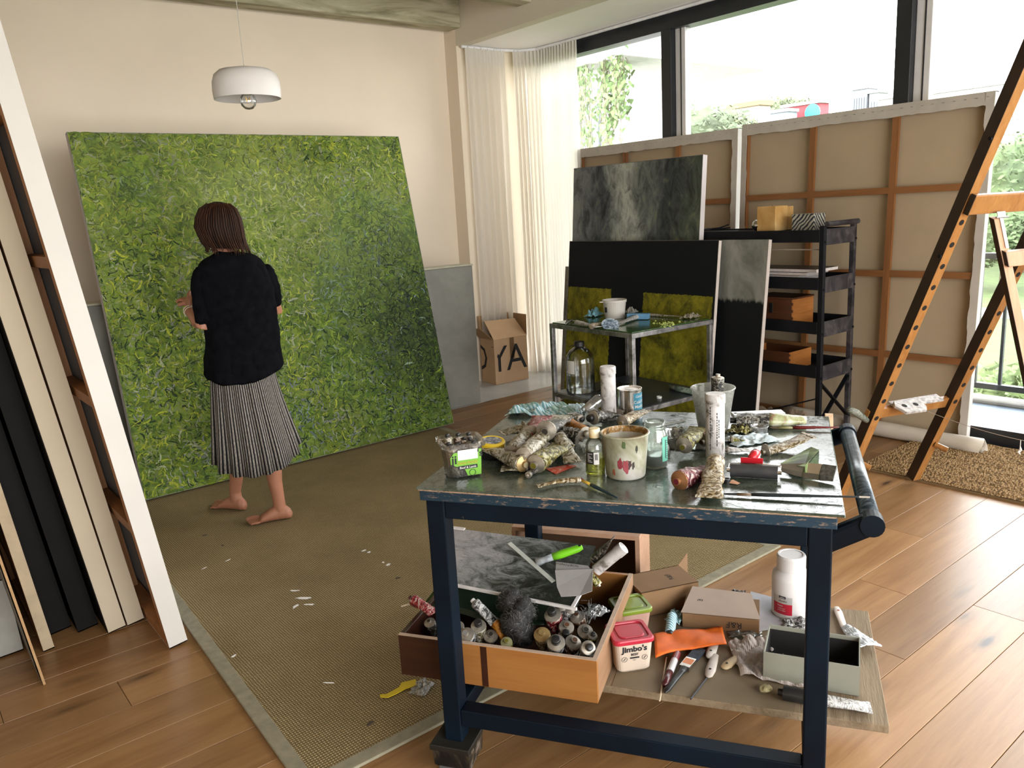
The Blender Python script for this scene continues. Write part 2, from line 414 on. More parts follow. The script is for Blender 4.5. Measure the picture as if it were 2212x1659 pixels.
def building(name, label, u0, u1, vt, x, zb, col, wins, d=0, wincol=(.10, .11, .13), roof=None):
    a, b = PX(u0, vt, x), PX(u1, vt, x); zt = (a.z + b.z) / 2; y1, y0 = a.y, b.y
    d = d or max(1.2, .35 * (y1 - y0))
    t = thing(name, label, 'building', (x, (y0 + y1) / 2, zb))
    MB().box((x, y0, zb), (x + d, y1, zt)).build('wall', plain('render %.2f %.2f %.2f' % col, col, .8, var=.05), t)
    if roof: MB().box((x - .2, y0 - .2, zt), (x + d, y1 + .2, zt + .3)).build('roof', plain('roof %.2f' % roof[0], roof, .8), t)
    else: MB().box((x - .15, y0 - .15, zt), (x + d, y1 + .15, zt + .2)).build('parapet', plain('parapet stone', (.3, .3, .29), .8), t)
    nx, nzz = wins
    for i in range(nx):
        for j in range(nzz):
            ww = (y1 - y0) / nx; ya = y0 + ww * (i + .15); za = zt - (j + 1) * 3.1 + .7
            w_ = MB().box((x - .06, ya, za), (x + .05, ya + ww * .7, za + 1.6)).build('window', plain('window glass %.2f' % wincol[0], wincol, .3), t)
            MB().box((x - .09, ya + ww * .33, za), (x - .05, ya + ww * .37, za + 1.6)).build('mullion', plain('parapet stone', (.3, .3, .29), .8), w_)
    return t
building('low_house', 'cream low house with orange roof beyond the trees', 1578, 1640, 232, 45, -3, (.30, .28, .25), (3, 2), roof=(.32, .17, .07))
building('blue_grey_building', 'low blue grey glazed building left of the red one', 1628, 1700, 246, 50, -3, (.20, .23, .27), (5, 2))
rb = building('red_building', 'red faced building with a round turquoise sign', 1692, 1770, 228, 52, -3, (.24, .04, .05), (4, 3), wincol=(.16, .14, .07))
q = PX(1756, 243, 51.7); MB().lathe([(0, 0), (.55, 0), (.55, .1), (0, .1)], frameM(q, (0, 1, 0), z=(-1, 0, 0))).build('round_sign', plain('turquoise sign', (.03, .32, .30), .5), rb)
building('grey_tower', 'grey ribbed tower block on the skyline', 1842, 1874, 193, 80, -3, (.15, .155, .175), (6, 4), d=2)
building('grey_tower_block', 'second slanted grey tower block on the skyline', 1878, 1897, 201, 80, -3, (.17, .175, .19), (3, 4), d=2)
building('white_apartment_building', 'white apartment building behind the right mullion', 1900, 1990, 210, 70, -3, (.33, .33, .33), (7, 3), wincol=(.17, .18, .20))
building('long_white_building', 'long white building with window bands at the far right', 1988, 2215, 192, 62, -3, (.33, .33, .33), (12, 4), wincol=(.17, .18, .21))
building('grey_end_building', 'small dark grey building left of the middle mullion', 1345, 1372, 207, 60, -3, (.20, .20, .22), (2, 3), d=2)
# neighbour's column with a hanging vine
MB().box((6.9, 6.6, 3.18), (9.9, 8.6, 3.32)).build('side_canopy', plain('canopy render', (.34, .33, .33), .8)); tag(bpy.data.objects['side_canopy'], 'white canopy slab that the vine hangs from outside', 'canopy')
vc = thing('hanging_vine', 'leafy vine hanging in long strands beside the curtain outside', 'vine', (7.4, 7.2, 0))
mb = MB(); rr = random.Random(5); ms = MB()
for i in range(34):
    u = rr.uniform(1232, 1348); top = PX(u, 60, 7.2 + rr.uniform(-.15, .25)); ln = rr.uniform(.6, 1.05) * (2.35 if u < 1320 else 1.2)
    pts = [top + V((nz((i, k, 0), .9) * .05, nz((k, i, 3), .9) * .08, -ln * k / 10)) for k in range(11)]
    ms.tube(pts, .004, 4)
    for k in range(int(ln * 26)):
        q = pts[0].lerp(pts[-1], rr.random()) + V((rr.uniform(-.06, .06), rr.uniform(-.08, .08), 0)); a = V((rr.uniform(-.3, .3), rr.uniform(-1, 1), -1.1)).normalized() * rr.uniform(.03, .055); b = V((rr.uniform(-.5, .5), 1, rr.uniform(-.4, .4))).normalized() * a.length * .8
        mb.add([q - a * .6 , q - a * .2 + b, q + a * .3 + b * .6, q + a, q + a * .3 - b * .6, q - a * .2 - b], [(0, 1, 2, 3, 4, 5)])
mb.build('leaves', plain('vine leaf', (.10, .17, .055), .7, var=.5, scale=7), vc, kind='stuff')
ms.build('stems', plain('vine stem', (.10, .08, .05), .9), vc)
bx = building('white_side_building', 'white rendered wall behind the hanging vine', 1240, 1300, 40, 9.5, -3, (.34, .33, .33), (1, 1), d=2)
sh = thing('garden_shrub', 'pale green shrub just beyond the balcony kerb', 'shrub', (7.2, 2.2, -.6), 0)
mb = MB()
for k in range(5): leaf_cloud(mb, (7.3 + .3 * nz((k, 0, 0), 1.3), 1.5 + k * .3, -.25 + .14 * (k % 2)), (.3, .3, .32), 200, .06, 40 + k, shell=.2)
mb.build('leaves', plain('shrub leaf', (.12, .17, .06), .8, var=.5, scale=9), sh, kind='stuff')
MB().tube([(7.3, 2.1, -3), (7.3, 2.1, -.3)], .03, 6).build('stem', plain('bark', (.08, .06, .04), .9), sh)
# ================================================================== RUGS
RUG = [(.70, 1.905), (3.0, 1.905), (3.16, 4.95), (.85, 4.95)]
t = NT('sisal weave'); c0 = t.coord('Object'); n1 = t.noise(c0, 2.2, 5, .6); n2 = t.noise(c0, 130, 2)
w1 = t.n('TexWave'); w1.wave_type = 'BANDS'; w1.bands_direction = 'X'; t.l(c0, w1.inputs[0]); w1.inputs['Scale'].default_value = 34; w1.inputs['Distortion'].default_value = 1.5
w2 = t.n('TexWave'); w2.wave_type = 'BANDS'; w2.bands_direction = 'Y'; t.l(c0, w2.inputs[0]); w2.inputs['Scale'].default_value = 30; w2.inputs['Distortion'].default_value = 1.5
h = t.math('MULTIPLY', w1.outputs[1], w2.outputs[1])
col = t.mix(t.math('MULTIPLY', h, 1.3), (.15, .105, .045), (.46, .36, .20)); col = t.mix(.55, col, t.ramp(n1, [(.32, .62), (.7, 1.12)]), 'MULTIPLY')
col = t.mix(.35, col, t.ramp(n2, [(.3, .5), (.7, 1.2)]), 'MULTIPLY')
m_sisal = t.set(col=col, rough=.9, spec=.15); t.bump(h, .5, .004)
m_bind = plain('rug binding', (.24, .215, .15), .9, var=.15, scale=30, bump=.2)
rug = thing('sisal_rug', 'large brown sisal rug with pale binding and white paint spots', 'rug', (1.9, 3.4, 0))
def inset(poly, d):
    c = V((sum(p[0] for p in poly) / 4, sum(p[1] for p in poly) / 4)); out = []
    for x, y in poly: out.append((x + (d if x < c.x else -d), y + (d if y < c.y else -d)))
    return out
MB().prism(inset(RUG, .05), 0.0005, .009).build('weave', m_sisal, rug)
ri = inset(RUG, .052)
for i in range(4):
    j = (i + 1) % 4
    MB().prism([RUG[i], RUG[j], ri[j], ri[i]], .0, .0105).build('binding', m_bind, rug, bevel=.003)
def blob(c, r, seed, n=14, stretch=1.0, ang=0):
    rr = random.Random(seed); out = []
    for k in range(n):
        a = 2 * PI * k / n; q = r * (.55 + .7 * rr.random()); x, y = math.cos(a) * q * stretch, math.sin(a) * q
        out.append((c[0] + x * math.cos(ang) - y * math.sin(ang), c[1] + x * math.sin(ang) + y * math.cos(ang)))
    return out
m_wp = plain('dried white paint', (.75, .73, .72), .5)
for i, (u, v, r, st, an) in enumerate([(655, 1292, .014, 3.2, -.75), (668, 1306, .008, 4, -.8), (636, 1276, .008, 3.5, -.75), (638, 1310, .010, 3, .5), (787, 1189, .012, 1.6, 0), (797, 1193, .008, 1.8, .3), (838, 1220, .014, 1.2, .3), (828, 1215, .010, 1.5, 1), (493, 1210, .004, 5, .35), (442, 1227, .004, 5, .35), (710, 1475, .004, 7, -.8), (505, 1417, .006, 3, .3)]):
    q = P(u, v, .0095); MB().prism(blob((q.x, q.y), r * .7, i, 12, st, an), .0085, .0108).build('paint_spot', m_wp, rug)
m_dk = plain('dark stain', (.06, .045, .03), .8)
for i, (u, v) in enumerate([(441, 1156), (481, 1178), (860, 1248), (800, 1562)]):
    q = P(u, v, .0095); MB().prism(blob((q.x, q.y), .008, 30 + i, 9, 1.6), .0085, .0103).build('stain', m_dk, rug)
# jute rug
m_jute = NT('jute braid'); t = m_jute; c0 = t.coord('Object'); vz = t.n('TexVoronoi'); t.l(t.coord('Object', (1.0, 1.6, 1)), vz.inputs['Vector']); vz.inputs['Scale'].default_value = 62
m_jute = t.set(col=t.ramp(vz.outputs['Distance'], [(0, (.52, .36, .19)), (.45, (.36, .23, .11)), (.8, (.12, .07, .03))]), rough=.9, spec=.2); t.bump(t.math('SUBTRACT', 1.0, vz.outputs['Distance']), .8, .008)
jr = thing('jute_rug', 'chunky braided jute rug under the easel foot by the window', 'rug', (4.7, 1.2, 0))
MB().grid(lambda a, b: (4.225 + a * .86, .15 + b * 2.05, .016 + .0045 * math.sin(a * 2 * PI * 38) * 1 + .003 * nz((a * 9, b * 25, 0))), 160, 90).build('braid', m_jute, jr, smooth=True)
MB().box((4.225, .15, .0), (5.085, 2.2, .013)).build('backing', plain('jute edge', (.20, .13, .06), .9), jr)

# ================================================================== STRETCHED CANVASES
m_canvas = plain('raw canvas back', (.40, .31, .205), .9, var=.05, scale=3, bump=.15)
m_canvas_w = plain('primed canvas', (.56, .53, .50), .85, var=.03, scale=5, bump=.1)
m_canvas_y = plain('unbleached canvas', (.50, .425, .32), .85, var=.05, scale=4, bump=.1)
m_pine = wood('pine stretcher', (.28, .12, .04), (.17, .065, .02), 1.2, 'Z', .55)
m_pine_h = wood('pine stretcher level', (.28, .12, .04), (.17, .065, .02), 1.2, 'Y', .55)
def stretched(name, label, cat, o, U, N, Wd, Ht, D, face, edge, nv=0, nh=0, bars=True, sheet='painted_face', flap=None, group=None, seg=1, barmat=None):
    """o bottom-left corner of the BACK plane, U width dir, N outward front normal (may lean), Ht up the slope"""
    o = V(o); U = V(U).normalized(); N = V(N).normalized(); W = N.cross(U).normalized()
    if W.z < 0: W = -W
    t = thing(name, label, cat, o + U * Wd / 2, 0, group)
    Fm = o + N * D
    MB().grid(lambda a, b: Fm + U * (Wd * a) + W * (Ht * b), seg, seg).build(sheet, face, t)
    e = .004
    mb = MB()
    mb.frame(o, U * Wd, W * e, N * D).frame(o + W * (Ht - e), U * Wd, W * e, N * D).frame(o, U * e, W * Ht, N * D).frame(o + U * (Wd - e), U * e, W * Ht, N * D)
    mb.build('canvas_edge', edge, t)
    MB().frame(Fm - N * .004 + U * e + W * e, U * (Wd - 2 * e), W * (Ht - 2 * e), N * .003).build('canvas_back', face if sheet == 'canvas_sheet' else m_canvas, t)
    if bars:
        bw = .045; b0 = barmat or m_pine
        for a in (e, Wd - e - bw): MB().frame(o + U * a + W * e, U * bw, W * (Ht - 2 * e), N * (D - .012)).build('stretcher_bar', b0, t)
        for a in (e, Ht - e - bw): MB().frame(o + U * (e + bw) + W * a, U * (Wd - 2 * e - 2 * bw), W * bw, N * (D - .012)).build('stretcher_bar', b0, t)
        for i in range(nv):
            a = Wd * (i + 1) / (nv + 1); MB().frame(o + U * (a - .02) + W * (e + bw), U * .04, W * (Ht - 2 * e - 2 * bw), N * (D - .022)).build('cross_bar', b0, t)
        for i in range(nh):
            a = Ht * (i + 1) / (nh + 1); MB().frame(o + U * (e + bw) + W * (a - .02) + N * .001, U * (Wd - 2 * e - 2 * bw), W * .04, N * (D - .024)).build('cross_bar', m_pine_h, t)
    if flap:
        r = random.Random(hash(label) % 999)
        for (p0, du, dw, L) in ((o + W * Ht, U, -W, Wd), (o, W, U, Ht), (o + U * Wd, W, -U, Ht)):
            n = int(L / .03); mb = MB(); top = []; bot = []
            wd = .075 if du is U else .045
            for i in range(n + 1):
                q = p0 + du * (L * i / n); top.append(q - N * .003); bot.append(q + dw * (wd + .006 * nz((i * .4, L, 0)) + r.uniform(-.003, .003)) - N * (.006 + .003 * nz((i * .3, 2, L))))
            vs = top + bot; mb.add(vs, [(i, i + 1, n + 2 + i, n + 1 + i) for i in range(n)]); mb.build('folded_canvas', flap, t, solid=.003)
        st = MB()
        for i in range(int(Wd / .06)):
            q = o + U * (.03 + i * .06) + W * (Ht - .03) - N * .0085; st.frame(q, U * .012, W * .002, N * .002)
        st.build('staple', plain('staple steel', (.25, .24, .22), .4, .8), t, kind='stuff')
    return t
# --- two big canvases turned to the window, backs to us
m_flap = plain('folded canvas edge', (.44, .40, .35), .85, var=.08, scale=8, bump=.3)
L1 = V((-.05, 0, 1)).normalized()
nb = V((1, 0, -.04)).normalized()
stretched('stretched_canvas', 'right large canvas with its stretcher back showing against the window', 'canvas', (4.985, 1.93, .004), (0, 1, 0), nb, 1.655, 2.045, .045, m_canvas, m_canvas_w, 2, 3, flap=m_flap, sheet='canvas_sheet')
stretched('stretched_canvas', 'left large canvas back, partly behind the dark landscape painting', 'canvas', (4.985, 3.62, .004), (0, 1, 0), nb, 1.66, 2.03, .045, m_canvas, m_canvas_w, 2, 3, flap=m_flap, sheet='canvas_sheet')
# --- paintings leaning together behind the metal table
def paint_mat(name):
    t = NT(name); return t, t.coord('UV')
t, uv = paint_mat('misty landscape')
sx = t.n('SeparateXYZ'); t.l(uv, sx.inputs[0])
nn = t.noise(t.coord('UV', (1.0, .9, 1)), 3.6, 8, .68, .8); nf = t.noise(t.coord('UV', (1, .7, 1)), 14, 6, .7, 1.0)
band = t.math('ADD', sx.outputs[0], t.math('MULTIPLY', t.math('SUBTRACT', nn, .5), .5))
base = t.ramp(band, [(.05, (.16, .17, .165)), (.24, (.055, .06, .07)), (.36, (.20, .215, .20)), (.48, (.36, .37, .33)), (.60, (.12, .13, .12)), (.78, (.035, .04, .045)), (.95, (.07, .08, .06))])
low = t.ramp(sx.outputs[1], [(.28, 1.0), (.5, 0.0)])
base = t.mix(t.math('MULTIPLY', low, t.ramp(sx.outputs[0], [(.0, .6), (.55, .65), (.7, 0)])), base, (.33, .335, .27))
base = t.mix(t.ramp(nf, [(.56, 0), (.72, .8)]), base, (.10, .11, .035)); base = t.mix(t.ramp(t.noise(uv, 9, 3), [(.68, 0), (.76, .35)]), base, (.12, .03, .03))
base = t.mix(.9, base, t.ramp(nf, [(.34, .30), (.62, 1.5)]), 'MULTIPLY')
m_p1 = t.set(col=base, rough=.6, spec=.2); t.bump(nf, .25, .004)
t, uv = paint_mat('black field with two olive blocks')
sx = t.n('SeparateXYZ'); t.l(uv, sx.inputs[0]); ns = t.noise(t.coord('UV', (1.5, 1, 1)), 7, 12, .78, .3); nr = t.noise(uv, 60, 3)
def block(a0, a1, b1, jit=.01):
    f = None
    xx_ = t.math('ADD', sx.outputs[0], t.math('MULTIPLY', t.math('SUBTRACT', nr, .5), .02)); yy_ = t.math('ADD', sx.outputs[1], t.math('MULTIPLY', t.math('SUBTRACT', nr, .5), .02))
    a = t.math('MULTIPLY', t.math('GREATER_THAN', xx_, a0), t.math('LESS_THAN', xx_, a1))
    return t.math('MULTIPLY', a, t.math('LESS_THAN', yy_, b1))
f = t.math('MAXIMUM', block(.005, .335, .73), block(.56, .985, .72))
ol = t.ramp(ns, [(.36, (.03, .028, .006)), (.46, (.12, .11, .010)), (.55, (.21, .185, .012)), (.68, (.33, .29, .03))])
m_p2 = t.set(col=t.mix(f, (.005, .006, .008), ol), rough=.6, spec=.2); t.bump(ns, .15, .003)
t, uv = paint_mat('grey over black field')
sx = t.n('SeparateXYZ'); t.l(uv, sx.inputs[0]); ns = t.noise(t.coord('UV', (1.2, .6, 1)), 5, 9, .7, .6); nr = t.noise(t.coord('UV', (6, 1, 1)), 9, 6)
g = t.math('ADD', sx.outputs[1], t.math('MULTIPLY', t.math('SUBTRACT', nr, .5), .06))
m_p3 = t.set(col=t.mix(t.ramp(g, [(.695, 0), (.712, 1)]), (.005, .006, .007), t.ramp(ns, [(.3, (.10, .10, .085)), (.5, (.20, .205, .18)), (.7, (.30, .30, .27))])), rough=.6, spec=.2)
m_edge = plain('pale canvas side', (.62, .55, .50), .8, var=.06)
m_edge_w = plain('white canvas side', (.60, .56, .56), .8, var=.04)
def leaning(name, label, xb, xt, y0, y1, Ht, D, face, edge):
    # front faces -x; back plane passes through xb (floor) and leans to xt at Ht
    s = (xt - xb) / Ht; N = V((-1, 0, s)).normalized(); o = V((xb + D * abs(N.x), y1, max(.003, .003 - D * N.z)))
    return stretched(name, label, 'painting', o + V((0, 0, 0)), (0, -1, 0), N, y1 - y0, Ht, D, face, edge)
leaning('painting', 'misty dark landscape painting, tallest of the leaning group', 4.29, 4.44, 3.445, 4.68, 1.835, .045, m_p1, m_edge_w)
leaning('painting', 'painting of grey over black at the right of the leaning group', 4.24, 4.385, 2.905, 4.1, 1.285, .032, m_p3, m_edge)
leaning('painting', 'black painting with two olive blocks behind the metal table', 4.155, 4.295, 3.21, 4.605, 1.29, .028, m_p2, m_edge)
t, uv = paint_mat('grey stained panel'); ns = t.noise(t.coord('UV', (.6, 2, 1)), 4, 8, .7, .8)
m_p0 = t.set(col=t.ramp(ns, [(.3, (.10, .10, .09)), (.5, (.24, .24, .21)), (.7, (.38, .37, .33))]), rough=.6)
leaning('painting', 'narrow grey strip of a painting left of the olive and black one', 4.30, 4.42, 3.95, 4.80, 1.08, .03, m_p0, m_edge)

# --- the big green painting
GB, GH, GD = V((1.052, 4.85, .012)), 2.145, .045
gs = math.atan(.215); GW = V((0, math.sin(gs), math.cos(gs))); GN = V((0, -math.cos(gs), math.sin(gs))); GU = V((1, 0, 0)); GL = 2.185
def green_region(a, b):
    """paint colour weights over the picture, a right, b up"""
    n = nz((a * 3.1, b * 3.1, 4)) ; m = nz((a * 1.3, b * 1.3, 9))
    light = max(0, 1 - abs(b - .80 + .25 * (a - .5)) * 1.7) * (1 - .2 * a) + .35 * n
    dark = max(0, (a - .45) * 1.9) * max(0, 1 - abs(b - .36) * 1.6) + .25 * max(0, .35 - b) * 2 + .3 * m
    return light, max(0, dark)
t, uv = paint_mat('green brushwork ground')
sx = t.n('SeparateXYZ'); t.l(uv, sx.inputs[0])
na = t.noise(uv, 13, 9, .72, 1.6); nb_ = t.noise(uv, 30, 7, .72, 2.2); nc = t.noise(t.coord('UV', (1, 1, 1)), 2.6, 4)
dk = t.math('MULTIPLY', t.ramp(sx.outputs[0], [(.45, 0), (.95, 1)]), t.ramp(sx.outputs[1], [(.05, .5), (.35, 1), (.62, .5), (.78, 0)]))
base = t.ramp(na, [(.32, (.018, .035, .010)), (.42, (.05, .085, .014)), (.50, (.10, .16, .022)), (.58, (.17, .23, .030)), (.68, (.15, .165, .15))])
base = t.mix(t.ramp(nb_, [(.52, 0), (.62, .7)]), base, (.17, .24, .018)); base = t.mix(t.ramp(nb_, [(.36, .6), (.43, 0)]), base, (.03, .05, .015))
base = t.mix(t.math('MULTIPLY', t.ramp(nc, [(.45, 0), (.65, .55)]), t.ramp(sx.outputs[1], [(.4, .2), (.75, 1)])), base, (.26, .30, .10))
base = t.mix(t.math('MULTIPLY', dk, .8), base, (.010, .022, .010))
m_green = t.set(col=base, rough=.65, spec=.2); t.bump(nb_, .4, .005)
gp = stretched('painting', 'huge green brushy meadow painting leaning in front of the person', 'painting', GB - GN * 0, GU, GN, GL, GH, GD, m_green, m_edge_w, 2, 1)
t = NT('impasto strokes'); at = t.n('VertexColor'); at.layer_name = 'Col'
m_imp = t.set(col=at.outputs[0], rough=.6, spec=.2)
def strokes(n, seed):
    r = random.Random(seed); mb = MB(); cols = []
    base0 = GB + GN * (GD + .0006)
    for _ in range(n):
        a, b = r.random(), r.random(); q = r.random()
        cl_ = nz((a * 5, b * 5, 2)); lav = nz((a * 7 + 9, b * 7, 5)) > .12
        light = max(0, 1 - abs(b - .78 + .22 * (a - .55)) * 2.1) * (.55 + .45 * math.sin(PI * min(1, max(0, a * 1.1)))) + .4 * cl_
        dark = max(0, min(1, (a - .44) * 2.5)) * max(0, 1 - abs(b - .36) * 1.75) + .5 * max(0, nz((a * 3.5, b * 3.5, 9)))
        if q < .30: c = (.155, .215, .012)
        elif q < .46: c = (.36, .40, .04)
        elif q < .62: c = (.085, .15, .018)
        elif q < .80: c = (.018, .042, .010)
        elif q < .92: c = ((.22, .235, .28) if lav else (.20, .24, .10))
        else: c = (.34, .36, .27)
        if light > .35: c = tuple(x * (1 - .55 * light) + y * .55 * light for x, y in zip(c, (.27, .31, .11)))
        if a < .3 or b > .9: c = tuple(x * y for x, y in zip(c, (.85, .85, .7)))
        if dark > .05: k = 1 - min(.88, dark * .95) * (1 if r.random() < .86 else .3); c = tuple(x * k for x in c); c = (c[0] * (.8 if dark > .3 else 1), c[1], c[2])
        k = r.uniform(.62, 1.18); c = tuple(min(1, max(.002, x * k)) for x in c)
        big = r.random() < .12
        L = r.uniform(.02, .06) * (1.5 if big else 1); wd = r.uniform(.0018, .0052) * (1.6 if big else 1); th = r.uniform(0, 2 * PI); kap = r.choice((-1, 1)) * r.uniform(.2, 1) * 2.6 / max(L, .03) * .8
        x, y = a * GL, b * GH; ns_ = 5; ds = L / ns_; row = []
        for i in range(ns_ + 1):
            t_ = i / ns_; ww = wd * (math.sin(PI * min(1, t_ * .9 + .12)) ** .6)
            x = min(max(x, .006), GL - .006); y = min(max(y, .006), GH - .006)
            nx, ny = -math.sin(th), math.cos(th)
            for sgn, hgt in ((-1, 0), (0, .0008), (1, 0)):
                row.append(base0 + GU * (x + nx * ww * sgn) + GW * (y + ny * ww * sgn) + GN * (hgt + .0002))
            x += math.cos(th) * ds; y += math.sin(th) * ds; th += kap * ds
        fs = []
        for i in range(ns_):
            for k in (0, 1): fs.append((3 * i + k, 3 * i + k + 1, 3 * i + k + 4, 3 * i + k + 3))
        mb.add(row, fs); cols += [c] * (len(fs) * 4)
    o = mb.build('brush_strokes', m_imp, gp, smooth=True, kind='stuff')
    me = o.data; ca = me.color_attributes.new('Col', 'FLOAT_COLOR', 'CORNER')
    flat = []
    for c in cols: flat += [*c, 1]
    ca.data.foreach_set('color', flat)
strokes(17000, 3)

# --- stack of canvases leaning to the left
def stack_canvas(name, label, xa, xb, y, slope, Ht, Ln, face, edge, z0=.002, nv=1, nh=3, back=True, barmat=None, bar=None):
    # plane runs along +y, leans to -x; front (face) looks to +x, open back looks to -x
    U = V((0, 1, 0)); N = V((1, 0, slope)).normalized(); D = (xb - xa)
    return stretched(name, label, 'canvas', (xa, y, z0), U, N, Ln, Ht, D, face, edge, nv, nh, back, 'canvas_sheet', barmat=barmat)
m_pine_s = wood('stretcher side pine', (.42, .20, .08), (.26, .10, .035), 1.2, 'Z', .6)
stack_canvas('stretched_canvas', 'white canvas edge nearest the green painting, tallest of the left stack', .660, .728, 3.0, .118, 2.45, 1.75, m_canvas_w, m_canvas_w, nv=2, nh=4, barmat=m_pine_s)
stack_canvas('stretched_canvas', 'beige canvas edge just left of the white one in the stack', .588, .652, 3.31, .122, 2.15, 1.6, m_canvas_y, m_canvas_y)
stack_canvas('stretched_canvas', 'second beige canvas edge from the white one in the stack', .515, .580, 3.30, .124, 2.15, 1.6, m_canvas_y, m_canvas_y)
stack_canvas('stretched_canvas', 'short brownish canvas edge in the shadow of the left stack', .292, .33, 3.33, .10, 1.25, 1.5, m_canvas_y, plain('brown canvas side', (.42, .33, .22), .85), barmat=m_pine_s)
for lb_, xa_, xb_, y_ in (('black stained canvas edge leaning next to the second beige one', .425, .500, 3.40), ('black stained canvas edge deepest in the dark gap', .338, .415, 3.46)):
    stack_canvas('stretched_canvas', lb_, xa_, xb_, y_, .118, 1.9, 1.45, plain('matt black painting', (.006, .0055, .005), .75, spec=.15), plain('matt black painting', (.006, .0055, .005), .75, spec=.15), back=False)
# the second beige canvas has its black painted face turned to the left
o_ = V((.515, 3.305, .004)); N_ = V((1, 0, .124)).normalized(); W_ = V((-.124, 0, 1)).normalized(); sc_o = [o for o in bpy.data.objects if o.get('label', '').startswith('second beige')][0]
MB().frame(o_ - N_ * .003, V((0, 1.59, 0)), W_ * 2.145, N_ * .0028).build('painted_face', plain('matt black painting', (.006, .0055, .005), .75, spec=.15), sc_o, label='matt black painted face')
mb = MB()
bd = thing('hardboard_panel', 'thin ragged edged hardboard panel, nearest of the left stack', 'board', (.25, 3.07, 0))
U = V((0, 1, 0)); N = V((1, 0, .11)).normalized(); W = V((-.11, 0, 1)).normalized()
MB().frame((.249, 3.07, .002), U * 1.3, W * 1.18, N * .008).build('board', wood('hardboard', (.40, .25, .12), (.26, .14, .06), 1, 'Y', .7), bd)
MB().grid(lambda a, b: V((.2475, 3.07, .002)) + U * (.003 + a * 1.29) + W * (b * 1.178) - N * (.002 + .0015 * abs(nz((a * 60, b * 50, 1)))), 60, 60).build('painted_back', smear('grey scraped paint', [(.03, .03, .03), (.16, .15, .13), (.34, .32, .28)], 30, .7, stretch=(1, 4, .6)), bd)
stack_canvas('stretched_canvas', 'small pale grey canvas lying low at the left edge of the stack', .13, .235, 3.40, .04, .30, .9, plain('grey canvas', (.36, .36, .34), .8), plain('pale grey canvas side', (.40, .40, .37), .8))
stack_canvas('stretched_canvas', 'grey green canvas standing behind the small low one', .10, .15, 3.48, .07, 1.0, .9, plain('grey canvas', (.36, .36, .34), .8), plain('grey green canvas side', (.33, .35, .32), .8))

# ================================================================== PENDANT LAMP
LP = V((1.705, 4.2, 2.178))
lm = thing('pendant_lamp', 'round white dome pendant lamp hanging on a thin cord', 'lamp', LP)
m_lamp = plain('white lamp enamel', (.66, .62, .60), .5, var=.02)
q0, q1 = PY(450, 190, 4.2), PY(619, 190, 4.2); LR = (q1 - q0).length / 2 * .8
X = Matrix.Translation(LP)
prof = [(LR, 0), (LR * 1.02, .04), (LR * 1.0, .085), (LR * .93, .118), (LR * .78, .138), (LR * .4, .15), (0.012, .152)]
MB().lathe(prof + [(.012, .149), (LR * .4, .146), (LR * .77, .133), (LR * .91, .113), (LR * .975, .083), (LR * .99, .04), (LR * .97, 0), (LR, 0)], X, 56).build('lamp_shade', m_lamp, lm, smooth=True)
MB().lathe([(.02, .02), (.02, .075), (.012, .15)], X, 16, cap=True).build('lamp_holder', plain('lamp holder', (.7, .65, .5), .4), lm, smooth=True)
MB().lathe([(.001, -.052), (.02, -.048), (.036, -.032), (.042, -.01), (.036, .012), (.02, .03), (.016, .04)], X, 24).build('bulb', thin_glass('bulb glass', (1, 1, 1), .12), lm, smooth=True)
MB().tube([LP + V((-.01, 0, .01)), LP + V((-.006, 0, -.012)), LP + V((0, 0, .0)), LP + V((.006, 0, -.012)), LP + V((.01, 0, .01))], .0025, 6).build('filament', plain('brass filament', (.8, .5, .1), .3, .6), lm)
MB().tube([LP + V((0, 0, .15)), LP + V((0, 0, 1.19))], .0018, 6).build('cord', plain('grey cord', (.45, .43, .38), .7), lm)

